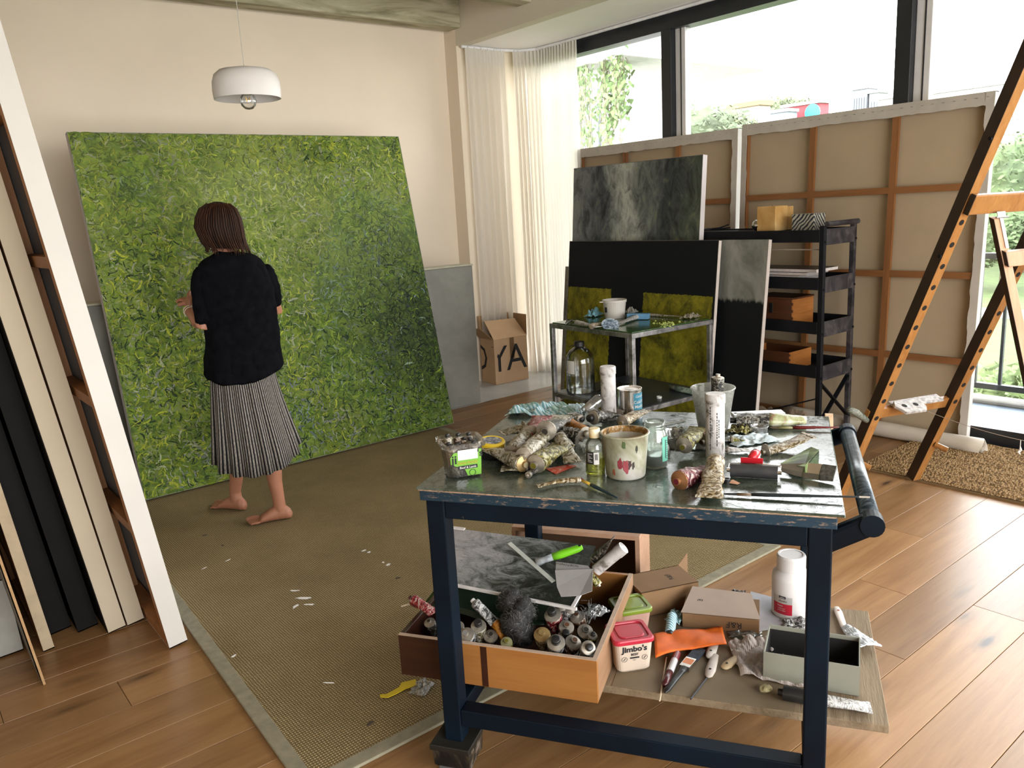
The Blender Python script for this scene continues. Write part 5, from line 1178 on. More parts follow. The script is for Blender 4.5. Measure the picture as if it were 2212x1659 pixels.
# back of the table: wrapped bottle, rule, brushes
wb = thing('plastic_wrapped_bottle', 'bottle wrapped in black and clear plastic lying at the back', 'bottle', G(1660, 910, 0))
a, b, c2 = G(1592, 908, .024), G(1668, 908, .024), G(1742, 908, .016)
mb = MB(); rings = []
for i in range(16):
    t_ = i / 15; c = a.lerp(c2, t_); r = .024 * (1 - .45 * t_ ** 3)
    rings.append([c + V((0, 0, 1)) * math.sin(an) * r * (1 + .2 * nz((an, t_ * 9, 1))) * .9 + (Tv * math.cos(an)) * r * 1.3 * (1 + .2 * nz((an * 2, t_ * 8, 4))) for an in [2 * PI * k / 20 for k in range(20)]])
MB().loft(rings[:8]).build('black_wrap', tmat('dark'), wb, smooth=False)
MB().loft(rings[7:]).build('smeared_wrap', smear('smeared wrap', [(.25, .10, .08), (.30, .32, .16), (.48, .46, .34), (.6, .55, .45)], 14, .3, bump=.3), wb, smooth=True)
MB().tube([a - (b - a).normalized() * .02, a], .009, 12).build('cap', m_capk, wb)
ru = thing('white_rule', 'white plastic rule lying along the back edge of the trolley', 'rule', G(1640, 890, 0))
a, b = G(1582, 897, .010), G(1692, 892, .010); MB().bar(a, b, .045, .012).build('rule', plain('white rule', (.70, .72, .74), .35), ru, bevel=.001)
MB().lathe([(0, 0), (.005, 0), (.005, .0006), (0, .0006)], Matrix.Translation(a.lerp(b, .06) + V((0, 0, .0062))), 14).build('hole', m_hole, ru)
brush('long brush with dark red handle at the back right', G(1662, 924, .006), G(1812, 923, .010), .0048, (.10, .008, .008), .22, .12, group=None, ferm=plain('olive ferrule', (.25, .22, .10), .5))
brush('long thin dark brush overhanging the front right corner', G(1562, 1067, .005), G(1879, 1074, .012), .0040, (.015, .02, .022), .10, .10, bcol=(.02, .02, .02), tip=(.40, .34, .28), ferm=plain('brown ferrule', (.14, .09, .05), .4))
sk = thing('wood_skewer', 'thin grey wooden skewer on the glass behind the jar', 'stick', G(1445, 912, 0)); MB().tube([G(1436, 916, .003), G(1482, 907, .003)], .0014, 6).build('stick', plain('grey stick', (.35, .33, .27), .7), sk)
sk = thing('wood_skewer', 'short dark skewer on the glass nearer the jar', 'stick', G(1445, 925, 0)); MB().tube([G(1438, 921, .003), G(1456, 929, .003)], .0014, 6).build('stick', m_capk, sk)
# crimson and gold tubes at the front
ptube('crimson tube with a brown shoulder facing the front', G(1468, 1038, .021), G(1535, 1012, .016), .0235, 'wine', False, shm=plain('rusty shoulder', (.30, .14, .06), .35, .4), wr=1.2)
ptube('fat gold crumpled tube lying across the crimson one', G(1546, 998, .030), G(1532, 1072, .014), .022, 'gold', False, shm=plain('dark gold shoulder', (.12, .09, .03), .35, .3), wr=1.3)
# brayer
a, b = G(1578, 1015, .018), G(1680, 1021, .018)
br = thing('brayer_roller', 'black brayer roller with a red handle and wire frame', 'roller', a)
MB().tube([a, b], .0175, 24).build('roller', plain('black rubber', (.035, .034, .036), .45, var=.3, scale=30), br)
d = (b - a).normalized(); up_ = V((0, 0, 1)); bk = up_.cross(d) * 1; bk = bk if bk.dot(Tv) > 0 else -bk
fr = [a - d * .006, a - d * .006 + bk * .03 + up_ * .006, a.lerp(b, .33) + bk * .032 + up_ * .010, b + d * .006 + bk * .032 + up_ * .006, b + d * .006]
MB().tube(fr, .0024, 8).build('wire_frame', m_can, br)
for q_ in (a, b): MB().tube([q_ - d * .009, q_ + d * .009], .005, 10).build('axle_nut', m_can, br)
m_red = plain('red plastic', (.42, .012, .02), .3)
q_ = a.lerp(b, .43) + bk * .024 + up_ * .012
MB().frame(q_ - d * .026, d * .054, bk * .003, up_ * .016 + bk * -.004).build('red_plate', m_red, br, bevel=.001)
MB().tube([q_ + up_ * .012, q_ + up_ * .016 + bk * .03 + d * .006, q_ + up_ * .010 + bk * .06 + d * .010], [.010, .012, .009], 12).build('handle', m_red, br, smooth=True)
MB().lathe([(0, 0), (.004, 0), (.004, .001), (0, .001)], Matrix.Translation(q_ + up_ * .0265 + bk * .036 + d * .006), 12).build('hang_hole', m_hole, br)
# flat brush
a, b = G(1803, 1030, .010), G(1686, 1017, .008)
fb_ = thing('flat_brush', 'wide flat brush with dark bristles at the right of the trolley', 'brush', a)
d = (b - a).normalized(); sd_ = up_.cross(d).normalized(); sd_ = (sd_ + up_ * (.55 if sd_.dot(Tv) > 0 else -.55)).normalized(); a = a + up_ * .008; b = b + up_ * .004; L = (b - a).length
def fl(p, w_, h_): return [p + sd_ * (w_ * x) + up_ * (h_ * y) for x, y in ((-1, -1), (1, -1), (1, 1), (-1, 1))]
MB().loft([fl(a, .021, .004), fl(a + d * .03, .019, .007), fl(a + d * (L * .27), .0165, .007)]).build('bristles', plain('dark bristle', (.05, .045, .035), .85, var=.6, scale=120), fb_)
MB().loft([fl(a + d * (L * .26), .0175, .0078), fl(a + d * (L * .55), .0165, .0078)]).build('ferrule', m_can, fb_)
MB().loft([fl(a + d * (L * .55), .015, .007), fl(a + d * (L * .75), .012, .006), fl(a + d * L, .006, .005)]).build('handle', plain('dirty handle', (.14, .12, .09), .6), fb_)
# green white wedge
wg = thing('palette_wedge', 'green stained white plastic wedge beside the flat brush', 'wedge', G(1735, 985, 0))
p = [G(1684, 1002, .001), G(1738, 1008, .001), G(1770, 972, .001), G(1752, 965, .001)]
tp_ = [G(1684, 1002, .004), G(1738, 1008, .034), G(1770, 972, .034), G(1752, 965, .012)]
MB().add(p + tp_, [(0, 1, 2, 3), (7, 6, 5, 4), (0, 4, 5, 1), (1, 5, 6, 2), (2, 6, 7, 3), (3, 7, 4, 0)]).build('wedge', smear('green stained white', [(.03, .035, .02), (.10, .17, .05), (.30, .45, .15), (.62, .66, .60)], 12, .4, bump=.05, dist=.5), wg, bevel=.001)
# ================================================================== LOWER SHELF OF THE TROLLEY
BZ = .2395
aT = math.atan2(Tu.y, Tu.x)
m_ply = wood('weathered board', (.27, .20, .125), (.12, .08, .045), 1.0, 'Y', .8, bump=.6)
bdv = thing('loose_board', 'weathered wooden board across the lower rails, sticking out at the right', 'board', T(.6, .47, .215), aT)
MB().box((.02, .175, .2165), (1.155, .775, BZ - .001), None, X).build('board', m_ply, bdv, bevel=.002)
MB().box((.45, .178, BZ - .001), (.93, .772, BZ), None, X).build('card_sheet', plain('grey brown card', (.17, .125, .075), .8, var=.1, scale=6), bdv)
def B(u, v, h=0): return P(u, v, BZ + .001 + h)
def Ti(p): q = X.inverted() @ V(p); return q
dr_ = thing('wooden_crate', 'long low wooden box with a dark stained left end full of paint tubes', 'box', T(.14, .35, BZ), aT)
m_oak = wood('warm oak side', (.33, .145, .040), (.23, .088, .022), .9, 'X', .35, bump=.05); m_mah = wood('dark stained drawer', (.045, .015, .008), (.018, .006, .004), 1.0, 'X', .3); m_raw = plain('raw drawer rim', (.42, .30, .22), .7, var=.15, scale=20)
DT = .366; U0, U1, V0, V1 = -.155, .432, .088, .62
MB().box((.02, V0, BZ), (U1, V0 + .013, DT), None, X).build('front_panel', m_oak, dr_, bevel=.001)
MB().box((U0, V0, BZ), (.02, V0 + .013, DT), None, X).build('front_panel', m_mah, dr_, bevel=.001)
MB().box((U0, V0 + .013, BZ), (U0 + .014, V1, DT), None, X).build('left_panel', m_mah, dr_, bevel=.001)
MB().box((U1 - .013, V0 + .013, BZ), (U1, V1, DT), None, X).build('right_panel', wood('pale inner side', (.30, .17, .09), (.20, .10, .05), .9, 'Y', .6), dr_, bevel=.001)
MB().box((U0 + .014, V1 - .013, BZ), (U1 - .013, V1, DT), None, X).build('back_panel', m_oak, dr_)
MB().box((U0 + .014, V0 + .013, BZ), (U1 - .013, V1 - .013, BZ + .006), None, X).build('bottom', m_mah, dr_)
MB().box((.10, V0 - .001, BZ + .002), (.118, V0, DT - .002), None, X).build('stain_stripe', m_mah, dr_)
for a, b in (((U0, V0), (U1, V0 + .013)), ((U1 - .013, V0 + .013), (U1, V1))): MB().box((a[0], a[1], DT), (b[0], b[1], DT + .0012), None, X).build('rim', m_raw, dr_)
# green plastic sheet in the left of the drawer
gs_ = thing('green_tray', 'dark green plastic tray lying in the left half of the drawer', 'tray', T(-.02, .4, DT))
def gfn(a, b):
    u_ = -.17 + .40 * a; v_ = .28 + .38 * b; z_ = DT - .012 + .030 * b + .030 * (1 - abs(2 * a - 1)) * (1 - b) * -1 + .012 * math.sin(a * 5)
    return T(u_, v_, max(z_, BZ + .03))
MB().grid(gfn, 24, 14).build('tray', plain('bottle green plastic', (.012, .024, .014), .22, var=.1), gs_, smooth=True, solid=.003)
# glass palette on top of the drawer
g = [P(962, 1262, .40), P(1246, 1318, .40), P(1287, 1181, .465), P(978, 1142, .475)]
gl = thing('glass_palette', 'grey smeared glass palette with white edging lying tilted over the drawer', 'palette', g[0])
t = NT('grey paint smears'); uv = t.coord('UV'); n1 = t.noise(uv, 5.0, 10, .74, 1.3); sx = t.n('SeparateXYZ'); t.l(uv, sx.inputs[0]); n2 = t.noise(uv, 18, 6, .7, 3)
f = t.math('ADD', n1, t.math('MULTIPLY', t.math('SUBTRACT', .60, sx.outputs[0]), .38)); f = t.math('ADD', f, t.math('MULTIPLY', t.math('SUBTRACT', sx.outputs[1], .5), .10))
cl = t.ramp(f, [(.38, (.012, .014, .010)), (.45, (.025, .028, .02)), (.52, (.10, .108, .10)), (.60, (.22, .23, .225)), (.74, (.38, .36, .375))]); cl = t.mix(t.ramp(n2, [(.56, 0), (.66, .7)]), cl, (.07, .08, .07))
m_gp = t.set(col=cl, rough=.4, spec=.3); t.bump(n2, .35, .003)
gn = (g[1] - g[0]).cross(g[3] - g[0]).normalized(); gn = gn if gn.z > 0 else -gn
MB().grid(lambda a, b: (g[0] * (1 - a) + g[1] * a) * (1 - b) + (g[3] * (1 - a) + g[2] * a) * b + gn * .0032, 8, 8).build('paint_film', m_gp, gl)
MB().grid(lambda a, b: (g[0] * (1 - a) + g[1] * a) * (1 - b) + (g[3] * (1 - a) + g[2] * a) * b + gn * .0012, 8, 8).build('glass', thin_glass('palette glass', (.85, .92, .88), .1), gl, solid=.003)
m_wh2 = plain('grubby white plastic', (.62, .58, .57), .5, var=.15, scale=30)
MB().bar(g[0] + gn * .004, g[1] + gn * .004, .008, .008).build('edge_strip', m_wh2, gl)
MB().bar(g[1].lerp(g[0], .03) + gn * .006, g[1].lerp(g[2], .25) + gn * .006, .010, .006).build('edge_strip', m_wh2, gl)
MB().bar(g[3] + gn * .005, g[3].lerp(g[2], .09) + gn * .005, .016, .004).build('corner_clip', m_wh2, gl)
MB().bar(g[0].lerp(g[1], .46) + gn * .010, g[0].lerp(g[1], .56) + gn * .010, .014, .006).build('corner_clip', m_wh2, gl)
def GP(u, v, h=.006): return PP(u, v, g[0] + gn * h, gn)
# scraper on the palette
a, b = GP(1100, 1173, .010), GP(1196, 1257, .014)
scp = thing('paint_scraper', 'long white blade scraper with a bright green handle', 'scraper', a)
d = (b - a).normalized(); sd_ = gn.cross(d).normalized()
MB().frame(a - sd_ * .007, b - a, sd_ * .014, gn * .0016).build('blade', plain('white blade', (.66, .68, .64), .35, var=.1, scale=30), scp, bevel=.0005)
k0, k1, k2 = GP(1160, 1215, .012), GP(1195, 1203, .026), GP(1258, 1182, .045)
MB().tube([k0, k0.lerp(k1, .5), k1], [.015, .010, .011], 14).build('neck', plain('grey neck', (.30, .32, .34), .4, var=.5, scale=40), scp, smooth=True)
MB().tube([k1, k1.lerp(k2, .3), k1.lerp(k2, .85), k2], [.012, .0135, .0115, .007], 16).build('handle', plain('lime green plastic', (.20, .62, .02), .35, var=.06), scp, smooth=True)
MB().lathe([(0, 0), (.0045, 0), (.0045, .001), (0, .001)], frameM(k2 - (k2 - k1) * .08 + gn * .0095, d, z=gn), 12).build('hang_hole', m_hole, scp)
# folded sandpaper
sd2 = thing('sandpaper', 'folded white backed sandpaper sheet printed P120 on the palette', 'sandpaper', GP(1240, 1250))
q = [GP(u, v, h) for u, v, h in ((1199, 1232, .03), (1281, 1229, .032), (1279, 1277, .03), (1252, 1287, .02), (1212, 1289, .016), (1203, 1268, .020))]
MB().add(q, [(0, 1, 2, 3, 4, 5)]).build('fold', plain('paper backing', (.38, .355, .345), .8, var=.04, scale=30, bump=.2), sd2, solid=.0015)
q2 = [GP(u, v, h) for u, v, h in ((1201, 1213, .026), (1270, 1222, .030), (1282, 1236, .028), (1200, 1236, .024))]
mb = MB(); mb.add(q2, [(0, 1, 2, 3)], plain('paper backing', (.38, .355, .345), .8)); e0 = (q2[1] - q2[0]).normalized(); e1 = gn.cross(e0).normalized()
text(mb, 'P120', lambda x, y: q2[0] + e0 * (x + .016) + e1 * (y - .014) + gn * .0022, .010, m_ink); text(mb, 'NORTON', lambda x, y: q2[0] + e0 * (.052 - x) + e1 * (-.006 - y) + gn * .0022, .013, m_ink)
mb.build('back_sheet', None, sd2)
# white cylinder and dark tube at the back right of the palette
a, b = P(1288, 1232, .46), P(1347, 1183, .54)
wt = thing('storage_tube', 'white plastic tube leaning out of the drawer at its back right', 'container', a)
MB().tube([a, a.lerp(b, .8)], .018, 24).build('body', m_wcyl, wt, smooth=False); MB().tube([a.lerp(b, .78), b], .0195, 24).build('cap', m_wcyl, wt, smooth=False)
ptube('dark crumpled tube behind the leaning white plastic tube', P(1285, 1210, .48), P(1322, 1165, .555), .017, 'dark', False, group='paint tubes around the drawer')
ptube('greenish clear tube crushed beside the sandpaper', P(1292, 1262, .42), P(1276, 1240, .45), .013, 'olive', False, group='paint tubes around the drawer')
# tubes in the drawer, shoulders up
def dtube(label, u, v, z, r, k, cap=True, lean=(0, 0), L=.09, shm=None, **kw):
    r *= 1.34
    a = P(u, v, z); dcam = (EYE - a).normalized(); d = (dcam * .6 + V((0, 0, .6)) + Tu * lean[0] + Tv * lean[1]).normalized()
    return ptube(label, a - d * r * .3, a - d * L, r, k, cap, group='paint tubes in the drawer', shm=shm, upv=Tu, **kw)
am = plain('amber shoulder', (.36, .24, .10), .35, .3)
dtube('silver shouldered tube with a red body and black cap in the drawer', 1193, 1325, .385, .0195, 'red', lean=(-.2, .1))
dtube('amber rimmed dark tube left of the silver capped one', 1170, 1368, .365, .018, 'gold', lean=(-.1, .0), shm=am, cap=False)
dtube('bright silver shouldered tube with black cap at the drawer front', 1201, 1386, .372, .0190, 'silver', lean=(0, -.1))
dtube('brown clotted tube in the middle right of the drawer', 1224, 1352, .365, .017, 'brown', cap=False, lean=(.1, .1))
dtube('rusty brown tube just behind the clotted one', 1246, 1330, .365, .017, 'brown', cap=False, lean=(-.3, .1))
dtube('dark brown tube at the front right of the drawer', 1240, 1385, .350, .018, 'brown', cap=False, lean=(.3, .2))
dtube('white and yellow tube with a black cap over the drawer corner', 1272, 1399, .375, .015, 'white', lean=(.5, -.5))
dtube('black capped cream tube in the left half of the drawer', 1033, 1349, .375, .017, 'cream', lean=(-.1, .1))
dtube('plain silver shouldered tube behind the trolley leg', 1006, 1369, .372, .0175, 'silver', lean=(-.2, -.1), cap=False)
dtube('white shouldered tube with a dark red dried tip', 987, 1350, .38, .015, 'white', lean=(-.2, .2), cap=False)
dtube('olive tube seen end on near the oak front', 1094, 1386, .345, .013, 'olive', cap=False, lean=(0, 0), shm=plain('olive tin', (.25, .24, .12), .5))
dtube('black tube low in the right of the drawer', 1265, 1362, .345, .018, 'dark', cap=False, lean=(.2, 0))
dtube('dark tube between the two silver shouldered ones', 1222, 1372, .345, .016, 'dark', lean=(.1, .3))
dtube('small brass yellow tube near the right drawer wall', 1281, 1372, .360, .010, 'olive', lean=(.1, .2))
dtube('small round capped tube beside the red bodied one', 1214, 1311, .385, .010, 'dark', lean=(.3, .4))
dtube('grey clear tube behind the small round capped one', 1232, 1316, .375, .012, 'silver', cap=False, lean=(.3, .4))
dtube('black smeared tube left of the steel wool', 1060, 1372, .340, .016, 'dark', cap=False)
ptube('red and white tube sticking out over the drawer left end', P(893, 1296, .40), P(935, 1322, .385), .0165, 'red', True, group='paint tubes in the drawer', capm=tmat('wine'), wr=.5)
dtube('green black tube below the red and white one', 927, 1343, .36, .013, 'dark', cap=False, lean=(-.3, 0))
kn = thing('palette_knife', 'pale wooden palette knife handle poking left of the red tube', 'knife', P(880, 1308, .385)); MB().tube([P(866, 1310, .385), P(905, 1297, .39)], [.004, .008], 10, flat=.4).build('handle', plain('pale knife handle', (.52, .42, .30), .6), kn)
a, b = P(1027, 1303, .405), P(1066, 1342, .365)
ptube('white screw capped tube lying over the left of the drawer', a, b, .0155, 'silver', True, group='paint tubes in the drawer', capm=m_white, wr=.4)
ptube('orange sleeved tube between the white capped one and the steel wool', P(1070, 1345, .36), P(1094, 1378, .325), .0165, 'orange', True, group='paint tubes in the drawer', wr=.3)
# steel wool
sw = thing('steel_wool', 'large fuzzy pad of dark grey steel wool in the drawer', 'steel wool', P(1115, 1330, .36))
mb = MB(); rr = random.Random(11)
blobs = [(P(1104, 1300, .40), .044), (P(1128, 1318, .385), .046), (P(1112, 1345, .37), .048), (P(1126, 1368, .34), .044)]
for c, r in blobs:
    ic = bmesh.new(); bmesh.ops.create_icosphere(ic, subdivisions=3, radius=r * .86)
    mb.add([c + v.co * (1 + .25 * nz(v.co * 40)) for v in ic.verts], [[v.index for v in f.verts] for f in ic.faces]); ic.free()
m_sw = plain('steel wool', (.022, .020, .020), .55, .3, var=.5, scale=60, bump=1.0)
mb.build('pad', m_sw, sw, smooth=True)
mb = MB()
for _ in range(1500):
    c, r = rr.choice(blobs); d = V((rr.gauss(0, 1), rr.gauss(0, 1), rr.gauss(.3, 1))).normalized(); p = c + d * r * rr.uniform(.82, 1.0); s1 = d.orthogonal().normalized(); s1 = Quaternion(d, rr.uniform(0, 6.28)) @ s1
    L = rr.uniform(.008, .02); pts = [p, p + s1 * L * .5 + d * .005, p + s1 * L + d * rr.uniform(-.003, .006)]; w_ = .00028
    n_ = s1.cross(d) * w_; mb.add([pts[0] - n_, pts[0] + n_, pts[1] + n_, pts[1] - n_, pts[2] + n_, pts[2] - n_], [(0, 1, 2, 3), (3, 2, 4, 5)])
mb.build('fibres', plain('steel fibre', (.10, .09, .085), .4, .4), sw, kind='stuff')
wr_ = thing('wire_tangle', 'tangle of thin dark wire at the back right of the drawer', 'wire', P(1265, 1325, .37)); mb = MB()
for i in range(26):
    c = P(rr.uniform(1252, 1280), rr.uniform(1305, 1345), .375); pts = [c + V((rr.uniform(-.02, .02), rr.uniform(-.02, .02), rr.uniform(-.01, .02))) for _ in range(4)]
    mb.tube(pts, .0005, 4)
mb.build('wire', plain('dark wire', (.10, .10, .10), .4, .5), wr_, kind='stuff')
crumple('plastic_scrap', 'clear crumpled plastic by the right wall of the drawer', 'plastic', P(1290, 1325, .352), .07, .05, .03, thin_glass('crinkled clear film', (.95, .95, .95), .22, .1, .25), 0, 41, 18)
# pine crate behind
pn, pv = T(0, .74, 0), Tv
c0_, c1_ = PP(1105, 1143, pn, pv), PP(1381, 1150, pn, pv); zt_ = (c0_.z + c1_.z) / 2; ua, ub_ = Ti(c0_).x, Ti(c1_).x
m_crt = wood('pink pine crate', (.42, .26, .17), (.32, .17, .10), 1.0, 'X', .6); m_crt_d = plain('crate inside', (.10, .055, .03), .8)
cr_ = thing('pine_crate', 'open fronted pink pine crate behind the drawer', 'crate', T((ua + ub_) / 2, .85, 0))
th_ = .016; zb_ = BZ if False else .0; va, vb = .835, 1.04
# rests on the floor behind the trolley
c0_, c1_ = PP(1105, 1145, T(0, va, 0), Tv), PP(1381, 1152, T(0, va, 0), Tv); zt_ = (c0_.z + c1_.z) / 2; ua, ub_ = Ti(c0_).x, Ti(c1_).x
MB().box((ua, va, zt_ - th_), (ub_, vb, zt_), None, X).build('top_panel', m_crt, cr_, bevel=.001)
MB().box((ua, va, 0.011), (ua + th_, vb, zt_ - th_), None, X).build('side_panel', m_crt, cr_)
MB().box((ub_ - th_, va, 0.011), (ub_, vb, zt_ - th_), None, X).build('side_panel', m_crt, cr_)
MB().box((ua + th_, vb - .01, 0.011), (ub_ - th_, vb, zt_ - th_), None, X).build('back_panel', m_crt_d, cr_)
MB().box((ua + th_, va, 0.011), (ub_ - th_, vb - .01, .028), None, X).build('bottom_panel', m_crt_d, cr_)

# ---- right half of the board
def sqtub(name, label, uc, vc, W0, W1, h, ang, mbody, mlid, lid=True, writing=None):
    c = B(uc, vc); th = thing(name, label, 'tub', c); Xq = Rz(c, ang); r_ = rbox_rings(0, 0, 0, 0, 0, .016)
    MB().loft([[Xq @ V(p) for p in r_(w_, w_ * .94, z)] for w_, z in ((W0 * .9, 0), (W0, .006), (W1, h))]).build('tub', mbody, th, smooth=False)
    L = MB().loft([[Xq @ V(p) for p in r_(w_, w_ * .94, z)] for w_, z in ((W1 + .004, h - .008), (W1 + .008, h - .006), (W1 + .008, h + .003), (W1 + .003, h + .007), (W1 - .016, h + .007), (W1 - .020, h + .003), (W1 - .036, h + .003), (W1 - .040, h + .006))])
    l_ = L.build('lid', mlid, th, smooth=False, bevel=.0008)
    return th, Xq, l_
m_glid = plain('olive green lid', (.15, .21, .02), .28, var=.03); m_rlid = plain('red lid', (.42, .02, .04), .3, var=.05); m_ctub = plain('cream tub plastic', (.52, .42, .34), .4, var=.02)
aT = math.atan2(Tu.y, Tu.x)
sqtub('food_tub', 'small tub with an olive green lid behind the red lidded one', 1362, 1352, .092, .108, .074, aT + .55, plain('dull tub', (.40, .25, .20), .4), m_glid)
th, Xq, l_ = sqtub('food_tub', 'cream tub with a raspberry red lid and black lettering', 1360, 1432, .098, .113, .098, aT + .50, m_ctub, m_rlid)
mb = MB(); ff = (lambda f_: (lambda x, y: f_(x * 1.25, y * 1.2)))(face_fn(Xq, .098 * .94, .113 * .94, .098, .0012))
text(mb, "Jimbo's", ff, .0205, m_ink, .035, (0, .056)); text(mb, 'BEEF', ff, .0088, m_ink, .02, (0, .045)); mb.add([ff(x, y) for x, y in ((-.011, .041), (.011, .041), (.011, .037), (-.011, .037))], [(0, 1, 2, 3)], m_ink); text(mb, '5kg+', ff, .004, m_ink, 0, (0, .032))
for x in (-.024, .024):
    o_ = [(x + .0068 * math.cos(k * PI / 10), .037 + .0068 * math.sin(k * PI / 10)) for k in range(20)]; i_ = [(x + .0060 * math.cos(k * PI / 10), .037 + .0060 * math.sin(k * PI / 10)) for k in range(20)]
    mb.add([ff(*p) for p in o_ + i_], [(k, (k + 1) % 20, 20 + (k + 1) % 20, 20 + k) for k in range(20)], m_ink)
    mb.add([ff(x + a_, .037 + b_) for a_, b_ in ((-.003, -.003), (-.002, -.004), (.003, .003), (.002, .004))], [(0, 1, 2, 3)], m_ink)
mb.build('lettering', None, th)
MB().box((-.030, -.012, .1015), (-.002, .022, .1022), None, Xq).build('lid_label', m_white, th)
mb = MB(); text(mb, 'Jimbo', lambda x, y: Xq @ V((.022 - y, -.004 + x * 1, .1022)), .016, plain('red raised print', (.42, .02, .04), .4)); mb.build('lid_lettering', None, th)
# brown card boxes
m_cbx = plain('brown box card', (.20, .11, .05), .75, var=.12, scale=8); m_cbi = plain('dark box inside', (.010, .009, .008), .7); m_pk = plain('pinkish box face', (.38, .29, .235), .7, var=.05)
def boxw(name, label, cen, dx, dy, dz, ang, parts, tilt=0.0, roll=0.0):
    th = thing(name, label, 'box', cen); Xq = Rz(cen, ang) @ Matrix.Rotation(tilt, 4, 'X') @ Matrix.Rotation(roll, 4, 'Y')
    return th, Xq
c = B(1428, 1302); th, Xq = boxw('cardboard_carton', 'open brown carton lying on its side behind the green lidded tub', c, 0, 0, 0, aT + .62, None); Xq = Xq @ Matrix.Scale(1.36, 4)
for a, b, nm in (((-.075, -.05, 0), (.075, .05, .002), 'bottom'), ((-.075, -.05, .062), (.075, .05, .064), 'top'), ((-.075, -.05, 0), (.075, -.048, .064), 'side'), ((-.075, .048, 0), (.075, .05, .064), 'side'), ((-.075, -.048, .002), (-.073, .048, .062), 'side')): MB().box(a, b, None, Xq).build(nm, m_cbx, th)
quad(MB(), [Xq @ V(p) for p in ((.075, .05, .002), (.075, .05, .064), (.125, .095, .070), (.125, .095, .004))], .002).build('flap', m_cbx, th)
quad(MB(), [Xq @ V(p) for p in ((.075, -.05, .0), (.075, .05, .0), (.12, .05, .001), (.12, -.05, .001))], .0015).build('flap', m_cbx, th)
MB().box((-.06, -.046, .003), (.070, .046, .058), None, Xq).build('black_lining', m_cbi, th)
mb = MB(); text(mb, 'R&F', lambda x, y: Xq @ V((.03 - y, .0 + x * 1, .0646)), .018, m_ink); mb.build('lettering', None, th)
c = B(1556, 1362); ang = aT + .03; Xq = Rz(c, ang) @ Matrix.Scale(1.36, 4)
th = thing('cardboard_carton', 'shallow carton with a pink lid flap and upside down R&F print', 'box', c)
MB().box((-.085, .0, 0), (.085, .10, .034), None, Xq).build('tray', m_cbx, th, bevel=.001)
q = [Xq @ V(p) for p in ((-.088, .0, .036), (.087, .0, .036), (.066, .070, .062), (-.068, .078, .064))]; quad(MB(), q, .002).build('lid_flap', m_pk, th)
mb = MB(); text(mb, 'R&F', lambda x, y: Xq @ V((.030 - x, -.0012, .024 - y)), .021, m_ink)
e0 = (q[1] - q[0]).normalized(); e1 = (q[3] - q[0]); e1 = (e1 - e0 * e1.dot(e0)).normalized(); en = e0.cross(e1).normalized(); en = en if en.z > 0 else -en
text(mb, 'R&F', lambda x, y: q[0] + e0 * (.055 - x) + e1 * (.060 - y) + en * .0024, .011, m_ink); mb.build('lettering', None, th)
# rolled blue cloth / tube
a, b = B(1447, 1368, .014), B(1452, 1330, .030)
rc_ = thing('rolled_cloth', 'blue and white zigzag cloth wound round a dark tube', 'cloth', a)
MB().tube([a, b], .0155, 22).build('cloth', m_cloth, rc_); MB().tube([a - (b - a).normalized() * .012, a + (b - a).normalized() * .004], .013, 20).build('tube_end', m_capk, rc_)
crumple('wiping_cloth', 'loose end of blue zigzag cloth beside the carton', 'cloth', B(1462, 1335, .01), .08, .05, .03, m_cloth, .3, 51, 16)
# orange cloth
oc = thing('orange_glove', 'folded bright orange rubber glove in front of the carton', 'glove', B(1490, 1395))
m_or = plain('orange rubber', (.62, .11, .006), .55, var=.12, scale=30)
for i, (zz, k_) in enumerate(((.0, 1.0), (.007, .97), (.014, .93))):
    A_, B__, C_, D_ = B(1416, 1424, zz), B(1570, 1392, zz), B(1560, 1358, zz), B(1412, 1372, zz)
    MB().grid(lambda a, b: ((A_ * (1 - a) + B__ * a) * (1 - b) + (D_ * (1 - a) + C_ * a) * b) + V((0, 0, .005 + .006 * abs(nz((a * 4, b * 3, i * 7))) + .003 * math.sin(a * 9 + b * 4))) + Tv * (.012 * math.sin(a * 4) * (1 - b)), 24, 10).build('fold', m_or, oc, smooth=True, solid=.004)
# pens and brushes on the board
pe = thing('marker_pen', 'black and wine red marker pen lying in front of the glove', 'pen', B(1450, 1440)); a, b = B(1435, 1481, .011), B(1463, 1412, .011)
MB().tube([a, a.lerp(b, .06), a.lerp(b, .62)], [.005, .010, .010], 14).build('body', plain('wine black barrel', (.06, .012, .014), .25), pe, smooth=True); MB().tube([a.lerp(b, .40), a.lerp(b, .78)], .0104, 14).build('clear_band', plain('grey band', (.42, .40, .40), .4), pe); MB().tube([a.lerp(b, .78), b], .0108, 14).build('cap', plain('wine cap', (.14, .01, .015), .3), pe)
sk = thing('wood_skewer', 'pale wooden skewer left of the marker pen', 'stick', B(1430, 1480)); MB().tube([B(1425, 1514, .002), B(1440, 1420, .004)], .0022, 6).build('stick', plain('pale skewer', (.58, .46, .32), .6), sk)
sk = thing('paint_stirrer', 'thin dark rod lying at the board front', 'stick', B(1515, 1480)); MB().tube([B(1492, 1510, .003), B(1545, 1442, .003)], .0026, 8).build('rod', plain('dark rod', (.04, .04, .045), .4), sk)
a, b = B(1512, 1403, .010), B(1436, 1496, .008); d = (b - a); L = d.length; d.normalize(); sd_ = V((0, 0, 1)).cross(d)
bb = thing('flat_brush', 'black handled flat brush with an orange labelled ferrule', 'brush', a)
MB().loft([fl(a, .016, .004), fl(a + d * L * .28, .014, .007)]).build('bristles', plain('blue black bristle', (.015, .02, .03), .7, var=.5, scale=90), bb)
